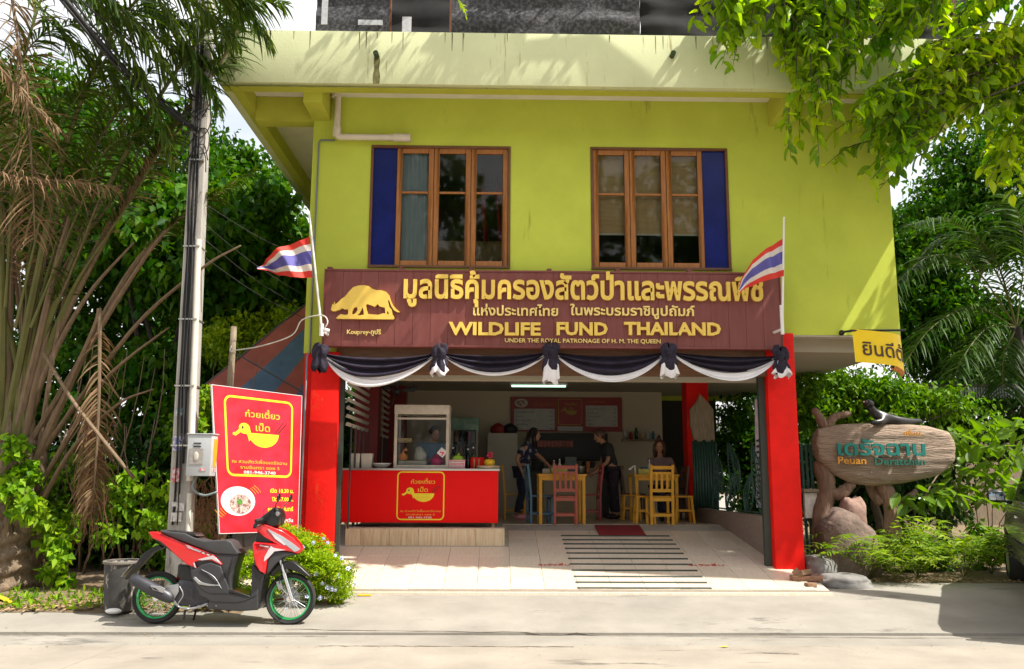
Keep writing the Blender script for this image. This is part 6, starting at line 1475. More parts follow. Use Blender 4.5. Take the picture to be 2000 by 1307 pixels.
for (px, py, w_, h_, c, lab) in ((350,805,.08,.09,(.02,.22,.28),'a'),(348,866,.12,.17,(.12,.14,.42),'b'),(345,928,.11,.16,(.55,.10,.12),'c'),(352,990,.09,.09,(.45,.42,.38),'d'),(340,985,.05,.05,(.4,.4,.38),'e'),(344,1010,.12,.10,(.5,.47,.42),'f')):
    s = P(px, py, YP-.13); q = M(); q.box((s.x, YP-.128, s.z), (w_, .003, h_)); k_ = 'sticker_'+lab; q.build('sticker', mk(k_, c, rough=.7, scale=30, c2=(.62,.58,.56), contrast=(.42,.6), detail=3), up_)
# thick cable bundle running up to the left, thin wires to the right
def wire(lab, pts, r, mt='cable', nn=14, grp='overhead cables', n=6):
    q = M(); q.tube(crom(PP(pts), nn), r, n); return tag(q.build('cable', MT[mt], smooth=True), lab, 'cable', grp)
for k in range(4):
    dx, dy = (0, 5, -5, 2)[k], (0, -9, 6, 13)[k]
    wire(['thick black cable bundle running from the pole head up to the top left', 'upper strand of the black cables at the top left', 'lower strand of the black cables at the top left', 'loose strand sagging under the black cables at the top left'][k], [(392,262,10.1),(300+dx,190+dy,9.8),(215+dx,105+dy,9.4),(120+dx,-10+dy,9.0)], (.03,.014,.016,.010)[k])
wire('thin dark cable crossing the top left corner above the cable bundle', [(392,200,10.1),(290,110,9.7),(180,20,9.2),(140,-20,9)], .010)
for k, (a, b) in enumerate(((((402,400)),(612,512)), ((402,440),(590,575)), ((402,470),(585,600)), ((402,505),(600,625)))):
    wire(['highest thin wire from the pole to the shop wall', 'second thin wire below the highest one from the pole to the shop', 'third thin wire from the pole to the shop', 'lowest thin wire from the pole to the shop'][k], [(a[0],a[1],10.1),((a[0]+b[0])/2,(a[1]+b[1])/2+8,10.8),(b[0],b[1],11.5)], .0045, 'cable')
# meter box
mbx0, mbx1 = PX(365,890,9.9), PX(412,890,9.9); mz0, mz1 = PZ(930,9.9,390), PZ(849,9.9,390)
mt_ = thing('meter_box', 'grey electric meter box with a small window and an orange label on the side', 'meter box', ((mbx0+mbx1)/2, 9.95, mz0))
mk('meter_grey', (.40,.42,.43), rough=.45, var=.08); mk('meter_dirty', (.30,.28,.26), rough=.5, var=.2, scale=20)
q = M(); q.bx(mbx0, mbx1, 9.9, 10.3, mz0, mz1); q.build('case', MT['meter_grey'], mt_, bevel=.006)
q = M(); q.bx(mbx0-.012, mbx1+.012, 9.89, 10.31, mz1+.001, mz1+.015); q.build('lid', MT['meter_grey'], mt_, bevel=.004)
H_ = mz1-mz0; W_2 = mbx1-mbx0
q = M(); q.bx(mbx0+.03, mbx1-.09, 9.893, 9.899, mz0+H_*.28, mz0+H_*.66); q.build('window', MT['meter_dirty'], mt_)
q = M(); q.ell(((mbx0+mbx1)/2-.03, 9.892, mz0+H_*.47), (.03,.008,.055), 10, 8); q.build('dial', MT['grey_white'], mt_, smooth=True)
for v_ in (.70,.78):
    q = M(); q.bx(mbx0+.07, mbx1-.12, 9.893, 9.899, mz0+H_*v_, mz0+H_*v_+.012); q.build('slot', MT['black'], mt_)
q = M(); q.bx(mbx1+.001, mbx1+.004, 9.98, 10.22, mz0+H_*.22, mz0+H_*.90); q.build('label', mk('meter_orange', (.70,.33,.015), rough=.5), mt_)
q = M(); q.bx(mbx1-.12, mbx1-.05, 9.894, 9.898, mz0+.06, mz0+.09); q.bx(mbx1+.001, mbx1+.004, 9.98, 10.22, mz0+.05, mz0+H_*.18); q.build('sticker', MT['sticker_c'], mt_)
q = M(); q.tube(crom([(mbx0+.1,10.0,mz0),(mbx0+.06,9.98,mz0-.14),(mbx0+.2,9.96,mz0-.22),(mbx0+.35,9.98,mz0-.18)], 12), .014, 6); q.build('cable', MT['conduit'], mt_, smooth=True)

# ------------------------------------------------------------- striped awning, wooden prop and rope
mk('tarp_red', (.30,.075,.05), rough=.7, var=.2, scale=3, transl=.25); mk('tarp_blue', (.06,.12,.20), rough=.7, var=.25, scale=3, transl=.2)
aw = thing('awning', 'sagging awning of brick red and slate blue stripes left of the red column', 'awning', P(500,690,12)) 
TL_, BL_, TR_, BR_ = P(600,592,12.9), P(400,752,11.9), P(625,735,12.2), P(560,860,11.3)
edges_ = [0,.27,.55,.78,1.0]
for k in range(4):
    q = M()
    def af(u, v):
        w_ = edges_[k]+(edges_[k+1]-edges_[k])*v; a_ = TL_.lerp(BL_, u); b_ = TR_.lerp(BR_, u); p = a_.lerp(b_, w_); p.z -= .22*math.sin(math.pi*u)*w_*(1-w_*.5)+.03*noise.noise((u*5, w_*6, 0)); return p
    q.grid(af, 16, 6); q.build('stripe', MT['tarp_red' if k % 2 == 0 else 'tarp_blue'], aw, smooth=True, fix=False)
q = M(); q.tube([TL_, BL_], .015, 6); q.build('frame_pipe', MT['dark_steel'], aw); q = M(); q.tube([P(460,690,11.95), P(590,765,11.7)], .012, 6); q.build('frame_pipe', MT['dark_steel'], aw)
q = M(); a_ = P(457,638,11.3); limb(q, (PX(450,760,11.3), 11.3, .15), a_, .05, .042, .05, 8, 2); tag(q.build('wooden_post', MT['old_wood'], smooth=True), 'grey wooden post propping the striped awning behind the red menu board', 'post')
q = M(); q.tube(crom([P(452,676,11.22), P(450,686,11.2), P(462,684,11.2), P(510,676,11.1), P(570,655,11.0), P(590,625,10.95), P(628,616,10.85), P(640,628,10.8), P(632,645,10.8)], 40), .009, 6)
tag(q.build('rope', MT['bag'], smooth=True), 'white rope sagging from the wooden post to the left flag bracket', 'rope')

# ------------------------------------------------------------- yellow banner at the right corner
yb = thing('yellow_banner', 'curling yellow banner with black Thai writing at the right corner of the building', 'banner', P(1665,645,11.0))
A_, B_ = P(1664,643,11.0), P(1668,707,11.0); hgt = A_.z-B_.z; wid = PX(1772,650,11.0)-A_.x
mk('banner_yellow', (.95,.66,.01), rough=.5, var=.05, transl=.15)
def bp_(u, v, e=0):
    x = A_.x+.02*(1-v)+wid*(u if u < .93 else .93+.07*math.sin((u-.93)*12)); y = 11.0-.03*math.sin(u*4)+(0 if u < .7 else (u-.7)**2*1.6); z = B_.z+hgt*v-.07*u-(.09*max(0, u-.72)*(1-v)*2); return Vector((x, y+e, z))
q = M(); q.grid(lambda u, v: bp_(u, v), 30, 8); q.build('cloth', MT['banner_yellow'], yb, smooth=True, fix=False)
q = M(); q.grid(lambda u, v: bp_(.70+.3*u, 0)+Vector((-.01*v, .13*v, -.05*math.sin(v*3.1))), 12, 5); q.build('curled_edge', MT['food_orange'], yb, smooth=True, fix=False)
V_, F_2 = text_arrays('ยินดีต้', 2, .012, extrude=.02); a0, a1 = V_[:,0].min(), V_[:,0].max()
q = M(); q.add([bp_(.14+.80*(x-a0)/(a1-a0), .24+.55*y/.98, -.006-.003*(z > 0)) for x, y, z in V_], F_2); q.build('lettering', mk('brown_ink', (.06,.03,.015), rough=.6), yb, fix=False)
q = M(); q.tube([P(1640,652,11.43), P(1650,648,11.2), P(1664,646,11.0), P(1768,645,11.05)], .016, 7); q.ell(P(1644,650,11.4), (.04,.05,.04), 8, 6); q.build('rod', MT['cable'], yb, smooth=True)

# ------------------------------------------------------------- carved wooden sign right of the shop
YG = 12.15
mk('log_wood', (.42,.31,.225), rough=.75, var=.3, scale=4, stretch=(.8,2,9), c2=(.24,.17,.12), bump=.9, bscale=9, bdist=.05, spot=((.10,.065,.045), 3, .62, (1,1,6)))
mk('trunk_wood', (.21,.13,.085), rough=.85, var=.35, scale=5, stretch=(5,5,.7), bump=.8, bscale=12, bdist=.03)
ws = thing('wooden_sign', 'big log shaped sign with green Thai and small English lettering among the plants', 'sign', (PX(1720,1050,YG), YG, .2))
topc = [(1588,856),(1594,838),(1640,829),(1700,826),(1760,828),(1810,832),(1850,843),(1862,864)]; botc = [(1588,868),(1594,898),(1625,926),(1660,944),(1705,950),(1765,944),(1830,930),(1862,902)]
def curve_at(c, u): 
    s = u*(len(c)-1); i = min(int(s), len(c)-2); f_ = s-i; f_ = f_*f_*(3-2*f_)*.5+f_*.5; return c[i][0]+(c[i+1][0]-c[i][0])*f_, c[i][1]+(c[i+1][1]-c[i][1])*f_
def lg(u, v, side=-1):
    tx, ty = curve_at(topc, u); bx2, by2 = curve_at(botc, u); px = tx+(bx2-tx)*v; py = ty+(by2-ty)*v
    th = .13*(max(0, 1-(2*v-1)**4)**.5)*(max(0, 1-(2*u-1)**12)**.5)
    p = P(px, py, YG); rid = .016*noise.noise((p.x*.9, p.z*14+.5*noise.noise((p.x*2, p.z*3, 0)), 2))*(1 if th > .03 else 0)
    return Vector((p.x, YG+side*th-rid, p.z))
q = M(); q.grid(lambda u, v: lg(u, v), 60, 44); q.grid(lambda u, v: lg(u, v, 1), 20, 12); q.build('log_board', MT['log_wood'], ws, smooth=True, fix=False)
mk('teal', (.005,.19,.16), rough=.5); mk('ochre', (.60,.27,.03), rough=.6)
yl = YG-.168
q_ = lambda px, py: (PX(px, py, yl), PZ(py, yl, px))
letters('เดรัจฉาน', PX(1634,870,yl), PX(1805,870,yl), PZ(889,yl,1720), .20, yl, .03, MT['teal'], ws, .02)
q = M(); text_m(q, 'Peuan', PX(1636,905,yl), PX(1691,905,yl), PZ(906,yl,1660), .10, yl, .02, offset=.012); q.build('lettering', MT['ochre'], ws)
q = M(); text_m(q, 'Deratchan', PX(1708,905,yl), PX(1806,905,yl), PZ(908,yl,1760), .10, yl, .02, offset=.012); q.build('lettering', mk('deep_green', (.008,.13,.09), rough=.6), ws)
q = M(); text_m(q, 'เพื่อน', PX(1765,845,yl), PX(1797,845,yl), PZ(851,yl,1780), .06, yl, .02, offset=.01); q.build('lettering', MT['ochre'], ws)
q = M(); q.tube(crom(PP([(1588,798,12.2),(1600,815,12.2),(1612,838,12.2)]), 6), [.04,.055,.06,.065,.07,.07,.07], 9); q.tube(crom(PP([(1612,838,12.2),(1630,815,12.25),(1660,808,12.3)]), 6), [.07,.07,.065,.06,.05,.05,.04], 9); q.build('branch_stub', MT['trunk_wood'], ws, smooth=True)
for pts, r0, r1 in (([(1602,900,12.25),(1614,950,12.2),(1604,1010,12.2),(1608,1085,12.2)], .11, .15), ([(1612,960,12.2),(1640,965,12.15),(1665,945,12.2)], .09, .07), ([(1722,940,12.25),(1738,980,12.2),(1742,1020,12.2),(1745,1085,12.15)], .10, .13), ([(1700,945,12.3),(1708,965,12.3),(1722,985,12.25)], .07, .07), ([(1790,960,12.35),(1760,985,12.25),(1748,1000,12.2)], .05, .08)):
    q = M(); c_ = crom(PP(pts), 14); rr = [(r0+(r1-r0)*i/14)*(1+.15*noise.noise(c_[i]*3)) for i in range(15)]; q.tube(c_, rr, 12); q.v = [tuple(Vector(v)+Vector((.03*noise.noise(Vector(v)*6), .03*noise.noise(Vector(v)*6+Vector((9,0,0))), 0))) for v in q.v]; q.build('trunk_leg', MT['trunk_wood'], ws, smooth=True)
# black animal figure lying on the sign
af_ = [(1702,783,12.1),(1696,790,12.1),(1706,806,12.12),(1722,814,12.15),(1752,822,12.15),(1775,824,12.2),(1800,822,12.3),(1722,824,12.02),(1700,826,11.98)]
V, F = skin_geo(PP(af_), [(0,1),(1,2),(2,3),(3,4),(4,5),(5,6),(3,7),(7,8)], [.035,.06,.065,.085,.075,.06,.03,.05,.035], 2, 3)
q = M(); q.add(V, F); q.ell(P(1697,789,12.08), (.075,.07,.06), 12, 8); q.ell(P(1690,786,12.02), (.035,.035,.03), 10, 6); fig = tag(q.build('animal_figure', mk('figure_black', (.016,.014,.013), rough=.35), smooth=True, fix=False), 'black carved animal figure lying on top of the wooden sign', 'statue')
q = M(); q.ell(P(1687,785,11.99), (.014,.012,.012), 8, 6); q.build('nose', MT['pink'], fig, smooth=True)
# rocks, steps and brick rubble
def rock(lab, c, r, mt, seed, cat='rock', grp='rocks', squash=.0):
    q = M(); q.ell((0,0,0), (1,1,1), 22, 14); vv = []
    for v in q.v:
        v = Vector(v); d = 1+.35*noise.noise(v*1.6+Vector((seed,0,0)))+.14*noise.noise(v*4+Vector((seed,3,0)))+.05*noise.noise(v*11); v = v*d; v = Vector([math.copysign(abs(t)**.7, t) for t in v]); vv.append((c[0]+v.x*r[0], c[1]+v.y*r[1], c[2]+v.z*r[2]))
    q.v = vv; return tag(q.build('rock', MT[mt], smooth=True), lab, cat, grp)
mk('rock_brown', (.17,.12,.095), rough=.9, var=.35, scale=6, bump=.7, bscale=14, bdist=.03); mk('rock_pink', (.30,.19,.15), rough=.9, var=.3, scale=8, bump=.6, bscale=20); mk('rock_grey', (.15,.145,.135), rough=.9, var=.35, scale=5, bump=.6, bscale=25, c2=(.27,.26,.245))
c = P(1650,1045,12.0); rock('large brown boulder under the left half of the wooden sign', (c.x, 12.0, .52), (.40,.3,.55), 'rock_brown', 1)
c = P(1664,985,12.1); rock('pinkish pointed rock behind the fern under the wooden sign', (c.x, 12.1, 1.0), (.18,.15,.30), 'rock_pink', 5)
c = P(1600,1080,11.6); rock('dark streaked stone step right behind the right red column', (c.x, 11.75, .34), (.22,.3,.18), 'rock_grey', 8, 'step', 'stone steps')
c = P(1650,1120,11.1); rock('wide flat grey stone step in front of the rocks', (c.x, 11.2, .22), (.36,.36,.12), 'rock_grey', 12, 'step', 'stone steps')
for k, (px, py, w_, rz_, rx_, lab) in enumerate(((1562,1122,.22,.1,.1,'brown brick lying lowest in the rubble by the right red column'),(1590,1120,.2,-.3,.15,'brown brick at the right of the rubble heap'),(1570,1108,.18,.6,-.35,'tilted brick on top of the rubble heap'),(1598,1112,.13,1.1,.3,'short broken brick at the back of the rubble heap'),(1556,1103,.10,.9,.8,'small brick shard standing up in the rubble heap'),(1582,1138,.13,.2,.0,'single brick chip lying on the tiles in front of the rubble heap'))):
    Y = 10.85-(.2 if k == 5 else 0); c = P(px, py, Y); q = M(); q.box((0,0,0), (w_,.10,.065)); q.v = [tuple(Vector(v)+Vector((noise.noise(Vector(v)*30+Vector((k,0,0))),noise.noise(Vector(v)*30+Vector((0,k,0))),0))*.02) for v in q.v]
    o = q.build('brick', mk('brick', (.23,.13,.08), rough=.95, var=.35, scale=14, bump=.5, rnd=.15) if 'brick' not in MT else MT['brick'], bevel=.008); o.location = (c.x, Y, max(rampz(Y)+.03, .26)+(.06 if k in (2,4) else 0)+(0 if k < 5 else -.03)); o.rotation_euler = (rx_, 0, rz_); tag(o, lab, 'brick', 'brick rubble')

# ------------------------------------------------------------- rubbish bin and litter
mk('bin_grey', (.035,.034,.034), rough=.8, var=.3, scale=10, c2=(.08,.075,.07), spot=((.50,.44,.38), 4.5, .56, (1.6,1.6,.8)))
bn_ = P(224,1198,9.5); bz0 = .12
bn = thing('rubbish_bin', 'battered dark grey bin with peeling pale paint behind the scooter', 'bin', (bn_.x, 9.6, bz0))
rb_, rt_ = .145, .185; hb = PZ(1097,9.5,224)-bz0
q = M(); q.lathe([(0,0),(rb_,0),(rb_+.01,.05),(rt_,hb),(rt_-.012,hb),(rb_-.01,.03),(0,.03)], (bn_.x, 9.6, bz0), 26); q.build('body', MT['bin_grey'], bn, smooth='auto')
q = M(); q.lathe([(rt_+.001,-.03),(rt_+.014,-.022),(rt_+.014,.0),(rt_+.001,.006),(rt_-.014,.004),(rt_-.014,-.01),(rt_+.001,-.03)], (bn_.x, 9.6, bz0+hb), 26); q.build('rim', mk('bin_rim', (.16,.14,.12), rough=.8, var=.3), bn, smooth='auto')
q = M(); q.ell((bn_.x+.02, 9.42, .14), (.09,.05,.03), 10, 6); tag(q.build('cup', MT['white'], smooth=True), 'crushed white foam cup lying at the foot of the rubbish bin', 'litter')
# dead leaves and litter along the verge
pos = []
for k in range(2600):
    x = rng.uniform(-9, -2.9); y = 9.62+abs(rng.gauss(0,.5))+.1*noise.noise((x*2,0,0)); pos.append((x, y, groundz(y)+.035))
for k in range(260): pos.append((rng.uniform(4.9, 8), 11.4+abs(rng.gauss(0,.25)), .225))
pos = np.array(pos); V, F = leaves(pos, nrg.uniform(.05,.13,len(pos)), nrg.uniform(.02,.05,len(pos)), -.15, spread=1, curl=0, updir=np.array([[0,0,-.0]]))
V[:,2] = np.clip(V[:,2], .03, .33)
V4 = V.reshape(-1,4,3); V4[:,:,2] = V4[:,:1,2]+(V4[:,:,2]-V4[:,:1,2])*.25; V = V4.reshape(-1,3)
stuff(np_mesh('dead_leaves', V, tris=F, mt=mk('dead_leaf', (.26,.17,.07), rough=.9, island=.5, c2=(.36,.27,.12), scale=3)), 'dead brown leaves and dry bits scattered on the soil along the verge', 'dead leaves')
tuft = []
for k in range(700): 
    x = rng.uniform(-6.2, -3.0); y = 9.65+rng.random()*.8; tuft.append((x, y, groundz(y)+.02))
tuft = np.array(tuft); V, F = leaves(tuft, nrg.uniform(.06,.16,len(tuft)), nrg.uniform(.02,.05,len(tuft)), -.7, spread=.8); stuff(np_mesh('weeds', V, tris=F, mt=MT['leaf_vine']), 'small green weeds growing in the soil strip by the kerb', 'weeds')
a_ = roadpt(-10,1166); q = M(); q.tube(crom([P(-30,1160,10.0),P(5,1168,9.95),P(25,1180,9.9),P(42,1183,9.9)], 10), [.05]*11, 6, sq=.25); q.v = [(x, y, max(z, .14)) for x, y, z in q.v]
tag(q.build('plastic_strip', MT['yellow'], smooth=True), 'yellow plastic strip lying in the dead leaves at the left edge', 'litter')
c_ = P(712,1166,10.38); q = M(); q.box((c_.x, 10.37, .178), (.16,.05,.012)); tag(q.build('paint_mark', MT['yellow']), 'yellow painted patch at the foot of the ramp beside the flowering bush', 'paint mark')
for (px, py, s, lab) in ((1415,1265,.05,'small yellow leaf lying on the road in front of the ramp'),):
    x, y = roadpt(px, py); o = M(); o.add([(x-s,y,.006),(x,y-s*.5,.012),(x+s,y,.008),(x,y+s*.4,.014)], [(0,1,2,3)]); tag(o.build('leaf', MT['yellow'], fix=False), lab, 'leaf')
pos = []
for k in range(170):
    x, y = roadpt(rng.uniform(0,2000), rng.choice([rng.gauss(1240,4), rng.gauss(1262,3), rng.uniform(1170,1300)])); pos.append((x, y, groundz(y)+.006))
pos = np.array(pos); V, F = leaves(pos, nrg.uniform(.015,.05,len(pos)), nrg.uniform(.01,.02,len(pos)), 0, curl=0); V4 = V.reshape(-1,4,3); V4[:,:,2] = V4[:,:1,2]+np.abs(V4[:,:,2]-V4[:,:1,2])*.15; stuff(np_mesh('road_debris', V4.reshape(-1,3), tris=F, mt=MT['dead_leaf']), 'tiny dry leaves and grit scattered on the road and along its cracks', 'debris')

# ------------------------------------------------------------- flowering bush
bc = P(575,1150,10.05); fb = thing('flowering_bush', 'round bright green bush with pale blue flowers in front of the left red column', 'bush', (bc.x, 10.05, .15))
bl_ = [((PX(600,1120,10.05), 10.1, .52), (.45,.32,.42), 140), ((PX(650,1145,10.0), 10.0, .40), (.36,.28,.30), 100), ((PX(500,1130,10.1), 10.15, .45), (.34,.25,.30), 80), ((PX(560,1090,10.2), 10.25, .68), (.34,.25,.34), 80), ((PX(640,1100,10.2), 10.2, .62), (.22,.22,.2), 34), ((PX(480,1150,9.85), 9.85, .38), (.34,.2,.30), 80), ((PX(430,1180,9.8), 9.75, .26), (.25,.12,.16), 34)]
cc = np.concatenate([blob_centers(c, r, n, shell=.55) for c, r, n in bl_]); p = clump_pos(cc, 62, .085); p[:,2] = np.maximum(p[:,2], .16)
V, F = leaves(p, nrg.uniform(.025,.05,len(p)), nrg.uniform(.013,.024,len(p)), -.1); np_mesh('foliage', V, tris=F, mt=leafmat('leaf_bush', (.20,.36,.01), c2=(.34,.46,.02), transl=.45), parent=fb)
mk('flower_blue', (.48,.52,.72), rough=.6); fl0 = M()
for k in range(6):
    g = k*1.047; c_v = Vector((.022*math.cos(g), .022*math.sin(g), 0)); fl0.add([c_v*.2, c_v+Vector((-.012*math.sin(g), .012*math.cos(g), .004)), c_v*1.5+Vector((0,0,.0)), c_v-Vector((-.012*math.sin(g), .012*math.cos(g), -.004))], [(0,1,2,3)])
fl0.ell((0,0,.008), (.012,.012,.01), 6, 4)
lst = []
spots = [(632,1052),(640,1060),(655,1085),(618,1120),(640,1147),(648,1150),(625,1168),(600,1165),(560,1190),(668,1090),(590,1070),(612,1060),(695,1140),(655,1152),(470,1195),(415,1188),(580,1060),(660,1125),(630,1140),(605,1195),(680,1110),(545,1060)]
for (px, py) in spots: lst.append((P(px, py, 9.78), Euler((R(70)+rng.gauss(0,.3), rng.gauss(0,.3), 0)), rng.uniform(.6,1.1)))
leaf_objs(fb, lst, fl0, MT['flower_blue'], 'flower', False)
# ------------------------------------------------------------- red scooter (side view, nose to the right)
SS = 187.0
def cxz(p): return ((200+p[0]/3.5615-433)/SS, (1210-(940+p[1]/3.5615))/SS)
scb = Vector((PX(433,1208,9.18), 9.18, groundz(9.18)))
scooter = thing('scooter', 'red and black scooter with green wheel rims parked in front of the menu board', 'scooter', (0,0,0))
mk('sc_red', (.60,.006,.010), rough=.16, var=.03, coat=.8); mk('sc_grey', (.032,.032,.035), rough=.4, var=.1); mk('sc_black', (.012,.012,.013), rough=.32); mk('sc_seat', (.035,.035,.037), rough=.65, var=.2, bump=.1, bscale=120)
mk('sc_green', (.03,.34,.10), rough=.25); mk('chrome', (.75,.75,.77), rough=.18, metal=1, var=.03); mk('alu', (.42,.42,.43), rough=.4, metal=.8, var=.15); mk('decal', (.50,.46,.48), rough=.3); mk('exhaust', (.06,.06,.07), rough=.42, metal=.5)
mk('lens', (.32,.34,.36), rough=.08, spec=.9); mk('tail_lens', (.45,.03,.03), rough=.1)
def sl(name, poly, w, mt, bev=.018, wf=None, y0=None, lab=None, parent=None):
    q = M(); pl = [cxz(p) for p in poly]
    fn = None
    if wf: fn = lambda v: Vector((v.x, v.y*wf(v.x, v.z), v.z))
    if y0 is None: q.prism(pl, -w, w, fn)
    else: q.prism(pl, y0, y0+w, fn)
    return q.build(name, MT[mt], parent or scooter, bevel=bev, seg=3)
def wheel(name, c, r, w):
    cx_, cz = cxz(c); t = bpy.data.objects.new(name, None); col.objects.link(t); t.parent = scooter; t.location = (cx_, 0, cz)
    rot = Matrix.Rotation(math.pi/2, 3, 'X'); C_ = (cx_, 0, cz)
    q = M(); q.lathe([(r-.055,-w*.32),(r-.02,-w*.5),(r-.004,-w*.25),(r,0),(r-.004,w*.25),(r-.02,w*.5),(r-.055,w*.32),(r-.055,-w*.32)], C_, 48, rot); q.build('tyre', MT['rubber'], t, smooth='auto')
    q = M(); q.lathe([(r-.068,-w*.34),(r-.053,-w*.38),(r-.053,w*.38),(r-.068,w*.34),(r-.062,0),(r-.068,-w*.34)], C_, 48, rot); q.build('rim', MT['sc_green'], t, smooth='auto')
    q = M(); q.lathe([(.0,-.055),(.032,-.055),(.036,-.03),(.022,-.025),(.022,.025),(.036,.03),(.032,.055),(0,.055)], C_, 18, rot); q.build('hub', MT['chrome'], t, smooth='auto')
    q = M()
    for k in range(40):
        g = 2*math.pi*k/40; g2 = g+(.35 if k % 2 else -.35)*(1 if k % 4 < 2 else -1); s = -.03 if k % 2 else .03
        q.tube([(cx_+.032*math.cos(g2), s, cz+.032*math.sin(g2)), (cx_+(r-.07)*math.cos(g), s*.2, cz+(r-.07)*math.sin(g))], .0028, 4, caps=False)
    q.build('spokes', MT['chrome'], t)['kind'] = 'stuff'
    return t
wheel('rear_wheel', (378,785), .262, .085); wheel('front_wheel', (1297,792), .262, .075)
body = [(335,385),(400,350),(600,430),(780,486),(945,492),(925,560),(905,640),(905,725),(1030,765),(1050,700),(1040,600),(1050,470),(1080,400),(1170,420),(1200,470),(1170,545),(1130,640),(1105,720),(1100,858),(760,852),(765,792),(700,765),(640,655),(600,565),(520,508),(430,445)]
sl('body', body, .125, 'sc_grey', .022, lambda x, z: 1-.25*max(0, min(1, (x-.45)/.3)))
sl('seat', [(385,328),(430,336),(560,350),(620,378),(700,402),(760,398),(850,393),(885,408),(915,452),(950,490),(925,497),(780,488),(700,462),(600,425),(480,382),(400,350)], .135, 'sc_seat', .03)
sl('seat_edge', [(430,330),(620,350),(650,372),(600,372),(430,342)], .11, 'sc_black', .01)
red_r = [(312,342),(345,340),(400,352),(480,386),(600,432),(700,468),(770,492),(800,520),(838,556),(830,566),(760,532),(700,530),(640,545),(662,582),(600,562),(520,503),(450,442),(400,405),(345,385)]
for s, y0 in ((-1, -.155), (1, .125)): sl('side_panel', red_r, .03, 'sc_red', .012, None, y0)
sl('tail_cover', [(312,342),(345,340),(400,352),(450,372),(450,440),(400,405),(345,388)], .12, 'sc_red', .02, lambda x, z: .75+.25*max(0, min(1, (x+1.0)/.3)))
sl('tail_lamp', [(306,342),(330,340),(400,398),(380,404),(335,380)], .08, 'tail_lens', .01)
low = [(625,600),(665,585),(700,560),(760,545),(830,570),(860,640),(900,720),(905,745),(1035,770),(1095,720),(1105,858),(985,866),(760,852),(765,795),(700,765),(640,660)]
for y0 in (-.165, .13): sl('lower_panel', low, .035, 'sc_grey', .014, None, y0)
for y0 in (-.17,): sl('trim', [(650,650),(690,690),(760,700),(830,700),(830,690),(760,690),(700,672),(665,640)], .012, 'alu', .003, None, y0); sl('trim', [(690,600),(740,610),(800,660),(820,690),(805,690),(770,650),(720,625)], .012, 'sc_black', .003, None, y0-.002)
for y0 in (-.159,):
    sl('decal', [(576,429),(600,432),(640,454),(690,470),(684,476),(630,461),(590,440)], .004, 'decal', 0, None, y0); sl('decal', [(668,526),(745,505),(770,497),(834,556),(765,522),(700,531)], .004, 'decal', 0, None, y0); sl('decal', [(640,548),(650,575),(662,582),(648,545)], .004, 'decal', 0, None, y0)
# floor board
sl('floor_board', [(900,722),(1040,764),(1050,775),(900,742)], .17, 'sc_black', .008)
# leg shield and nose
def nosew(x, z): return max(.22, 1-.75*max(0, min(1, (x-.42)/.42)))
sl('leg_shield', [(1040,560),(1075,575),(1130,625),(1120,690),(1105,850),(1075,840),(1040,765),(1050,700)], .19, 'sc_black', .02, lambda x, z: 1-.3*max(0, min(1, (x-.25)/.2)))
cowl = [(1058,300),(1075,284),(1120,290),(1230,330),(1300,375),(1350,428),(1370,462),(1342,492),(1292,474),(1240,468),(1187,462),(1145,530),(1137,622),(1100,600),(1070,560),(1050,500),(1040,425),(1050,405),(1110,412),(1182,416),(1120,372),(1062,335)]
sl('front_cowl', cowl, .185, 'sc_red', .02, nosew)
sl('cowl_inner', [(1062,335),(1120,372),(1182,416),(1110,412),(1050,405)], .15, 'sc_black', .01, nosew)
sl('nose_under', [(1187,464),(1292,478),(1345,492),(1300,500),(1240,515),(1195,560),(1160,610),(1140,622),(1147,530)], .155, 'sc_grey', .015, nosew)
def on_cowl(poly, mt, name, e=.004):
    q = M(); pl = [cxz(p) for p in poly]
    for s in (-1, 1):
        v = [Vector((x, s*(.185*nosew(x, z)+e), z)) for x, z in pl]; v2 = [Vector((x, s*(.185*nosew(x, z)-.01), z)) for x, z in pl]; n = len(pl)
        q.add(v+v2, [tuple(range(n)), tuple(range(n, 2*n))[::-1]]+[(i, (i+1) % n, (i+1) % n+n, i+n) for i in range(n)]); break
    return q.build(name, MT[mt], scooter)
on_cowl([(1137,318),(1236,370),(1300,414),(1354,456),(1340,468),(1318,474),(1276,440),(1215,392),(1150,338)], 'lens', 'headlight'); on_cowl([(1160,345),(1215,382),(1262,425),(1250,430),(1190,385)], 'decal', 'decal', .005)
on_cowl([(1165,434),(1180,446),(1262,462),(1190,470),(1158,508),(1126,538),(1130,505),(1150,462)], 'decal', 'decal'); on_cowl([(1092,424),(1150,436),(1150,444),(1095,434)], 'decal', 'decal')
# front fender, fork
sl('front_fender', [(1150,628),(1158,600),(1200,560),(1262,535),(1310,540),(1368,582),(1436,640),(1420,652),(1345,612),(1265,590),(1205,606),(1165,645)], .06, 'sc_black', .02)
for s in (-1, 1):
    q = M(); a_, b_, c_3 = cxz((1218,530)), cxz((1252,620)), cxz((1318,800)); q.tube([(a_[0], s*.07, a_[1]), (b_[0], s*.07, b_[1])], .014, 10); q.tube([(b_[0], s*.07, b_[1]), (c_3[0], s*.07, c_3[1])], .022, 10); q.build('fork', MT['chrome'] if s < 0 else MT['alu'], scooter, smooth='auto')
q = M(); c_3 = cxz((1297,792)); q.lathe([(.0,0),(.085,0),(.085,.004),(0,.004)], (c_3[0], .05, c_3[1]), 24, Matrix.Rotation(math.pi/2, 3, 'X')); q.build('brake_disc', MT['alu'], scooter)
q = M(); a_ = cxz((1225,700)); q.box((a_[0], -.05, a_[1]), (.05,.03,.09), Euler((0,-.35,0))); q.build('brake_caliper', MT['alu'], scooter, bevel=.008)
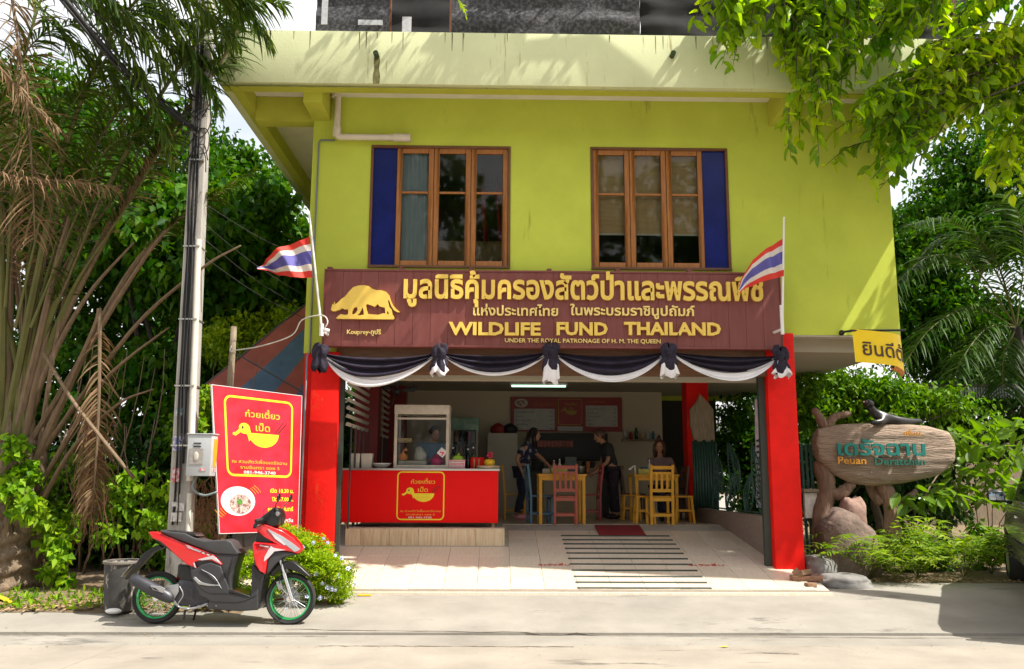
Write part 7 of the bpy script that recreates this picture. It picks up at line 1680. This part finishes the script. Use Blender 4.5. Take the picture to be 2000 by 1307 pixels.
# handlebar
sl('handlebar_cover', [(1075,240),(1120,205),(1165,168),(1195,185),(1215,235),(1200,292),(1150,312),(1120,290),(1075,284),(1058,300),(1030,322),(1022,300),(1042,262)], .13, 'sc_black', .03, lambda x, z: 1.0)
for s in (-1, 1):
    a_ = cxz((1110,262)); q = M(); q.tube([(a_[0]+.02, s*.12, a_[1]), (a_[0]-.02, s*.22, a_[1]+.01), (a_[0]-.04, s*.34, a_[1]+.0)], [.017,.02,.018], 10); q.build('grip', MT['rubber'], scooter, smooth=True)
    q = M(); q.tube([(a_[0]+.02, s*.16, a_[1]-.01), (a_[0]-.02, s*.25, a_[1]-.04), (a_[0]-.07, s*.32, a_[1]-.075)], .007, 6); q.build('brake_lever', MT['sc_black'], scooter, smooth=True)
    q = M(); b_ = cxz((1190,190)); t_ = cxz((1214,118)); q.tube([(b_[0]-.03, s*.14, b_[1]-.02), (b_[0], s*.2, b_[1]+.06), (t_[0], s*.24, t_[1])], .006, 6); q.build('mirror_stem', MT['sc_black'], scooter, smooth=True)
    q = M(); t_ = cxz((1216,105)); q.ell((t_[0], s*.26, t_[1]), (.014,.06,.045), 12, 8, Matrix.Rotation(.15, 3, 'Y')); q.build('mirror', MT['sc_black'], scooter, smooth=True)
q = M(); a_ = cxz((1192,215)); q.ell((a_[0], -.128, a_[1]), (.022,.012,.028), 10, 8); q.build('switch', MT['alu'], scooter, smooth=True)
# engine, swing arm, exhaust, rear fender
sl('rear_fender', [(345,436),(372,430),(395,450),(330,480),(290,525),(165,668),(148,660),(205,580),(265,490)], .055, 'sc_black', .006)
q = M(); a_, b_ = cxz((130,640)), cxz((200,560)); q.bar((a_[0]-.0, 0, a_[1]-.01), (b_[0], 0, b_[1]), .14, .004); q.build('number_plate', MT['alu'], scooter)
q = M(); pts = [cxz(p) for p in ((222,650),(262,668),(330,700),(400,735),(470,768),(500,785),(520,795))]; q.tube([(x, -.135, z) for x, z in pts], [.05,.062,.066,.066,.062,.05,.026], 16); q.build('exhaust', MT['exhaust'], scooter, smooth=True)
q = M(); pts = [cxz(p) for p in ((515,800),(560,838),(620,853),(700,838),(760,815))]; q.tube([(x, -.12, z) for x, z in crom([Vector((p[0],0,p[1])) for p in pts], 12) and [(v.x, v.z) for v in crom([Vector((p[0],0,p[1])) for p in pts], 12)]], .014, 8); q.build('exhaust_pipe', MT['alu'], scooter, smooth=True)
sl('heat_shield', [(372,695),(440,700),(475,715),(465,745),(395,725)], .012, 'alu', .004, None, -.21); sl('heat_shield_vent', [(385,706),(410,712),(440,735),(402,722)], .014, 'sc_black', .0, None, -.212)
sl('exhaust_mount', [(470,700),(545,690),(552,740),(520,800),(480,770)], .015, 'alu', .004, None, -.14)
q = M(); a_ = cxz((612,745)); rotx = Matrix.Rotation(math.pi/2, 3, 'X'); q.lathe([(.0,-.16),(.07,-.16),(.09,-.14),(.095,-.05),(.095,.05),(0,.05)], (a_[0], 0, a_[1]), 22, rotx); q.v = [(x, -y if False else y, z) for x, y, z in q.v]; q.build('fan_cover', MT['sc_black'], scooter, smooth='auto')
q = M()
for k in range(9):
    q.bar((a_[0]-.06, -.165, a_[1]-.05+.013*k), (a_[0]+.06, -.165, a_[1]-.065+.013*k), .004, .004)
q.build('fan_grille', MT['sc_grey'], scooter)['kind'] = 'stuff'
sl('engine', [(500,700),(560,660),(640,670),(700,720),(760,790),(750,830),(640,845),(560,835),(510,790)], .11, 'exhaust', .02)
q = M(); a_, b_ = cxz((505,560)), cxz((470,720)); q.tube([(a_[0], .11, a_[1]), (b_[0], .11, b_[1])], .022, 10); q.build('shock_absorber', MT['sc_red'], scooter, smooth='auto')
sl('air_box', [(520,560),(600,570),(640,640),(650,700),(560,690),(520,640)], .09, 'sc_black', .015)
q = M(); a_, b_ = cxz((640,850)), cxz((598,968)); q.tube([(a_[0], .06, a_[1]), (b_[0], .16, b_[1]+.01)], .011, 8); q.build('kick_stand', MT['sc_black'], scooter)
q = M(); a_, b_ = cxz((590,850)), cxz((585,930)); q.tube([(a_[0]-.0, -.06, a_[1]), (b_[0], -.08, b_[1])], .012, 8); q.build('centre_stand', MT['sc_black'], scooter)
q = M(); a_ = cxz((700,818)); q.tube([(a_[0], -.15, a_[1]), (a_[0]+.0, -.22, a_[1])], .01, 8); q.build('foot_peg', MT['sc_black'], scooter)
q = M(); q.tube([cxz((395,350))[0:1]+(-.10, cxz((395,350))[1])] + [(cxz((470,352))[0], -.12, cxz((470,352))[1]+.02)], .008, 6); q.build('grab_rail', MT['sc_black'], scooter)
mk('seam', (.006,.006,.006), rough=.6)
def seam(pts, y, r=.0028, mt='seam', name='seam'):
    q = M(); q.tube(crom([Vector((cxz(p)[0], y, cxz(p)[1])) for p in pts], 16), r, 5); q.build(name, MT[mt], scooter, smooth=True)
seam([(400,353),(520,400),(640,452),(780,494)], -.157); seam([(905,500),(890,560),(880,640),(885,720)], -.128); seam([(640,655),(760,742),(900,750),(1035,772)], -.167)
seam([(770,800),(900,806),(1000,800),(1090,760)], -.167); seam([(690,600),(760,640),(820,700)], -.166); seam([(700,590),(790,640),(850,720)], -.166, .004, 'alu', 'trim'); seam([(655,640),(720,680),(840,700)], -.167, .004, 'alu', 'trim')
seam([(1100,240),(1085,200),(1130,170),(1180,190)], -.10, .004, 'sc_black', 'cable'); seam([(1120,262),(1150,190),(1215,215),(1230,300)], -.145, .004, 'sc_black', 'cable'); seam([(1215,330),(1265,420),(1240,520),(1230,600),(1225,690)], -.085, .004, 'sc_black', 'cable')
seam([(560,700),(590,760),(560,830),(640,850)], -.165, .006, 'alu', 'pipe')
q = M()
for k in range(5):
    a_, b_ = cxz((592+34*k, 440+12*k)), cxz((612+34*k, 452+12*k)); q.box(((a_[0]+b_[0])/2, -.1575, (a_[1]+b_[1])/2), (.028,.003,.014), Euler((0,.33,0)))
q.build('decal_letters', MT['decal'], scooter)['kind'] = 'stuff'
for k in range(4):
    a_ = cxz((640+60*k, 830)); q = M(); q.lathe([(0,-.003),(.006,-.003),(.006,.003),(0,.003)], (a_[0], -.168, a_[1]), 8, Matrix.Rotation(math.pi/2, 3, 'X')); q.build('bolt', MT['alu'], scooter)
place(scooter, scb, 0); scooter.rotation_euler = (R(-2.5), 0, 0)

# ------------------------------------------------------------- parked car at the right edge
mk('car_paint', (.34,.32,.28), rough=.25, metal=.5, var=.04, coat=.6); mk('car_dark', (.02,.02,.02), rough=.5)
car = thing('parked_car', 'grey-brown car parked at the right edge, only its mirror and rear side in view', 'car', (0,0,0))
# local: x = left(-)/right(+), y forward; origin on ground at centre
def side(x, z): return x
prof = [(-2.25,.55),(-2.28,.9),(-2.2,1.05),(2.1,1.05),(2.28,.9),(2.3,.5),(2.15,.34),(1.87,.34)] 
def arch(c, r=.38): return [(c+r*math.cos(R(a)), .34+r*math.sin(R(a))) for a in range(0, 181, 20)]
prof += arch(1.45)[0:] + arch(-1.4) + [(-1.85,.34),(-2.15,.38)]
def tumble(v):   # (x=len, y=width, z) -> widen in the middle of the body side
    k = 1-.05*abs(v.z-.75)/.4; k *= 1-.10*max(0, abs(v.x)-1.7)/.6
    return Vector((v.y*k, v.x, v.z))
q = M(); q.prism(prof, -.9, .9, tumble); q.build('body', MT['car_paint'], car, bevel=.045, seg=3)
cab = [(-2.15,1.04),(-2.0,1.62),(-1.7,1.74),(.2,1.74),(.55,1.66),(1.25,1.04)]
q = M(); q.prism(cab, -.82, .82, lambda v: Vector((v.y*(1-.2*max(0,(v.z-1.04)/.7)), v.x, v.z))); q.build('cabin', MT['car_paint'], car, bevel=.05, seg=3)
gmk = mk('car_glass', (.02,.025,.03), rough=.05, spec=.8)
for s in (-1, 1):
    for pl in ([(-1.95,1.12),(-1.85,1.55),(-1.1,1.62),(-1.1,1.12)], [(-1.03,1.12),(-1.03,1.62),(-.2,1.63),(-.2,1.12)], [(-.13,1.12),(-.13,1.63),(.3,1.62),(.95,1.12)]):
        q = M(); q.add([((s*(.826*(1-.2*max(0,(z-1.04)/.7))+.004)), y, z) for y, z in pl]+[((s*(.80*(1-.2*max(0,(z-1.04)/.7)))), y, z) for y, z in pl], [(0,1,2,3),(7,6,5,4),(0,4,5,1),(1,5,6,2),(2,6,7,3),(3,7,4,0)]); q.build('window', gmk, car)
    q = M(); mx_ = s*1.02; q.ell((mx_, .85, 1.17), (.115,.07,.085), 14, 10); q.tube([(s*.84, .9, 1.08), (s*.95, .88, 1.12)], .025, 8); mr = q.build('mirror', MT['car_dark'], car, smooth=True)
    q = M(); q.bx(mx_-.085, mx_+.085, .776, .784, 1.115, 1.225); q.build('mirror_glass', MT['lens'] if False else mk('mirror_face', (.35,.42,.5), rough=.06, metal=.9, var=.3, scale=20), mr, bevel=.003)
    q = M(); q.bx(s*.72, s*.88, -2.29, -2.2, .72, .98); q.build('tail_light', MT['tail_lens'], car, bevel=.02)
    q = M(); q.bx(s*.55, s*.82, 2.2, 2.3, .66, .84); q.build('headlight', MT['lens'], car, bevel=.03)
    for y in (1.45, -1.4):
        w_ = bpy.data.objects.new('wheel', None); col.objects.link(w_); w_.parent = car; w_.location = (s*.8, y, .34)
        rot = Matrix.Rotation(math.pi/2, 3, 'Y'); q = M(); q.lathe([(.22,-.1),(.31,-.11),(.34,-.06),(.34,.06),(.31,.11),(.22,.1),(.22,-.1)], (s*.8, y, .34), 30, rot); q.build('tyre', MT['rubber'], w_, smooth='auto')
        q = M(); q.lathe([(0,-.07),(.05,-.09),(.06,-.06),(.2,-.07),(.22,-.1),(.22,.1),(.2,.07),(.06,.06),(.05,.09),(0,.07)], (s*.8, y, .34), 20, rot); q.build('rim', MT['alu'], w_, smooth='auto')
    q = M(); q.bx(s*.905, s*.925, -1.0, .98, .58, .64); q.build('side_moulding', MT['car_dark'], car)
    q = M(); q.bx(s*.9, s*.93, -.25, -.08, .93, .96); q.build('door_handle', MT['chrome'], car, bevel=.006)
q = M(); q.bx(-.85,.85,-2.34,-2.2,.40,.58); q.build('bumper', MT['car_dark'], car, bevel=.03)
# place so that the left front wheel and mirror fall where the photo shows them
th = R(-26); wl = Vector((PX(1978,1100,11.7), 11.7)); rl = Vector((-.8, 1.45)); rr_ = Vector((rl.x*math.cos(th)-rl.y*math.sin(th), rl.x*math.sin(th)+rl.y*math.cos(th)))
cp = wl-rr_; place(car, (cp.x+.05, cp.y, .17), th)
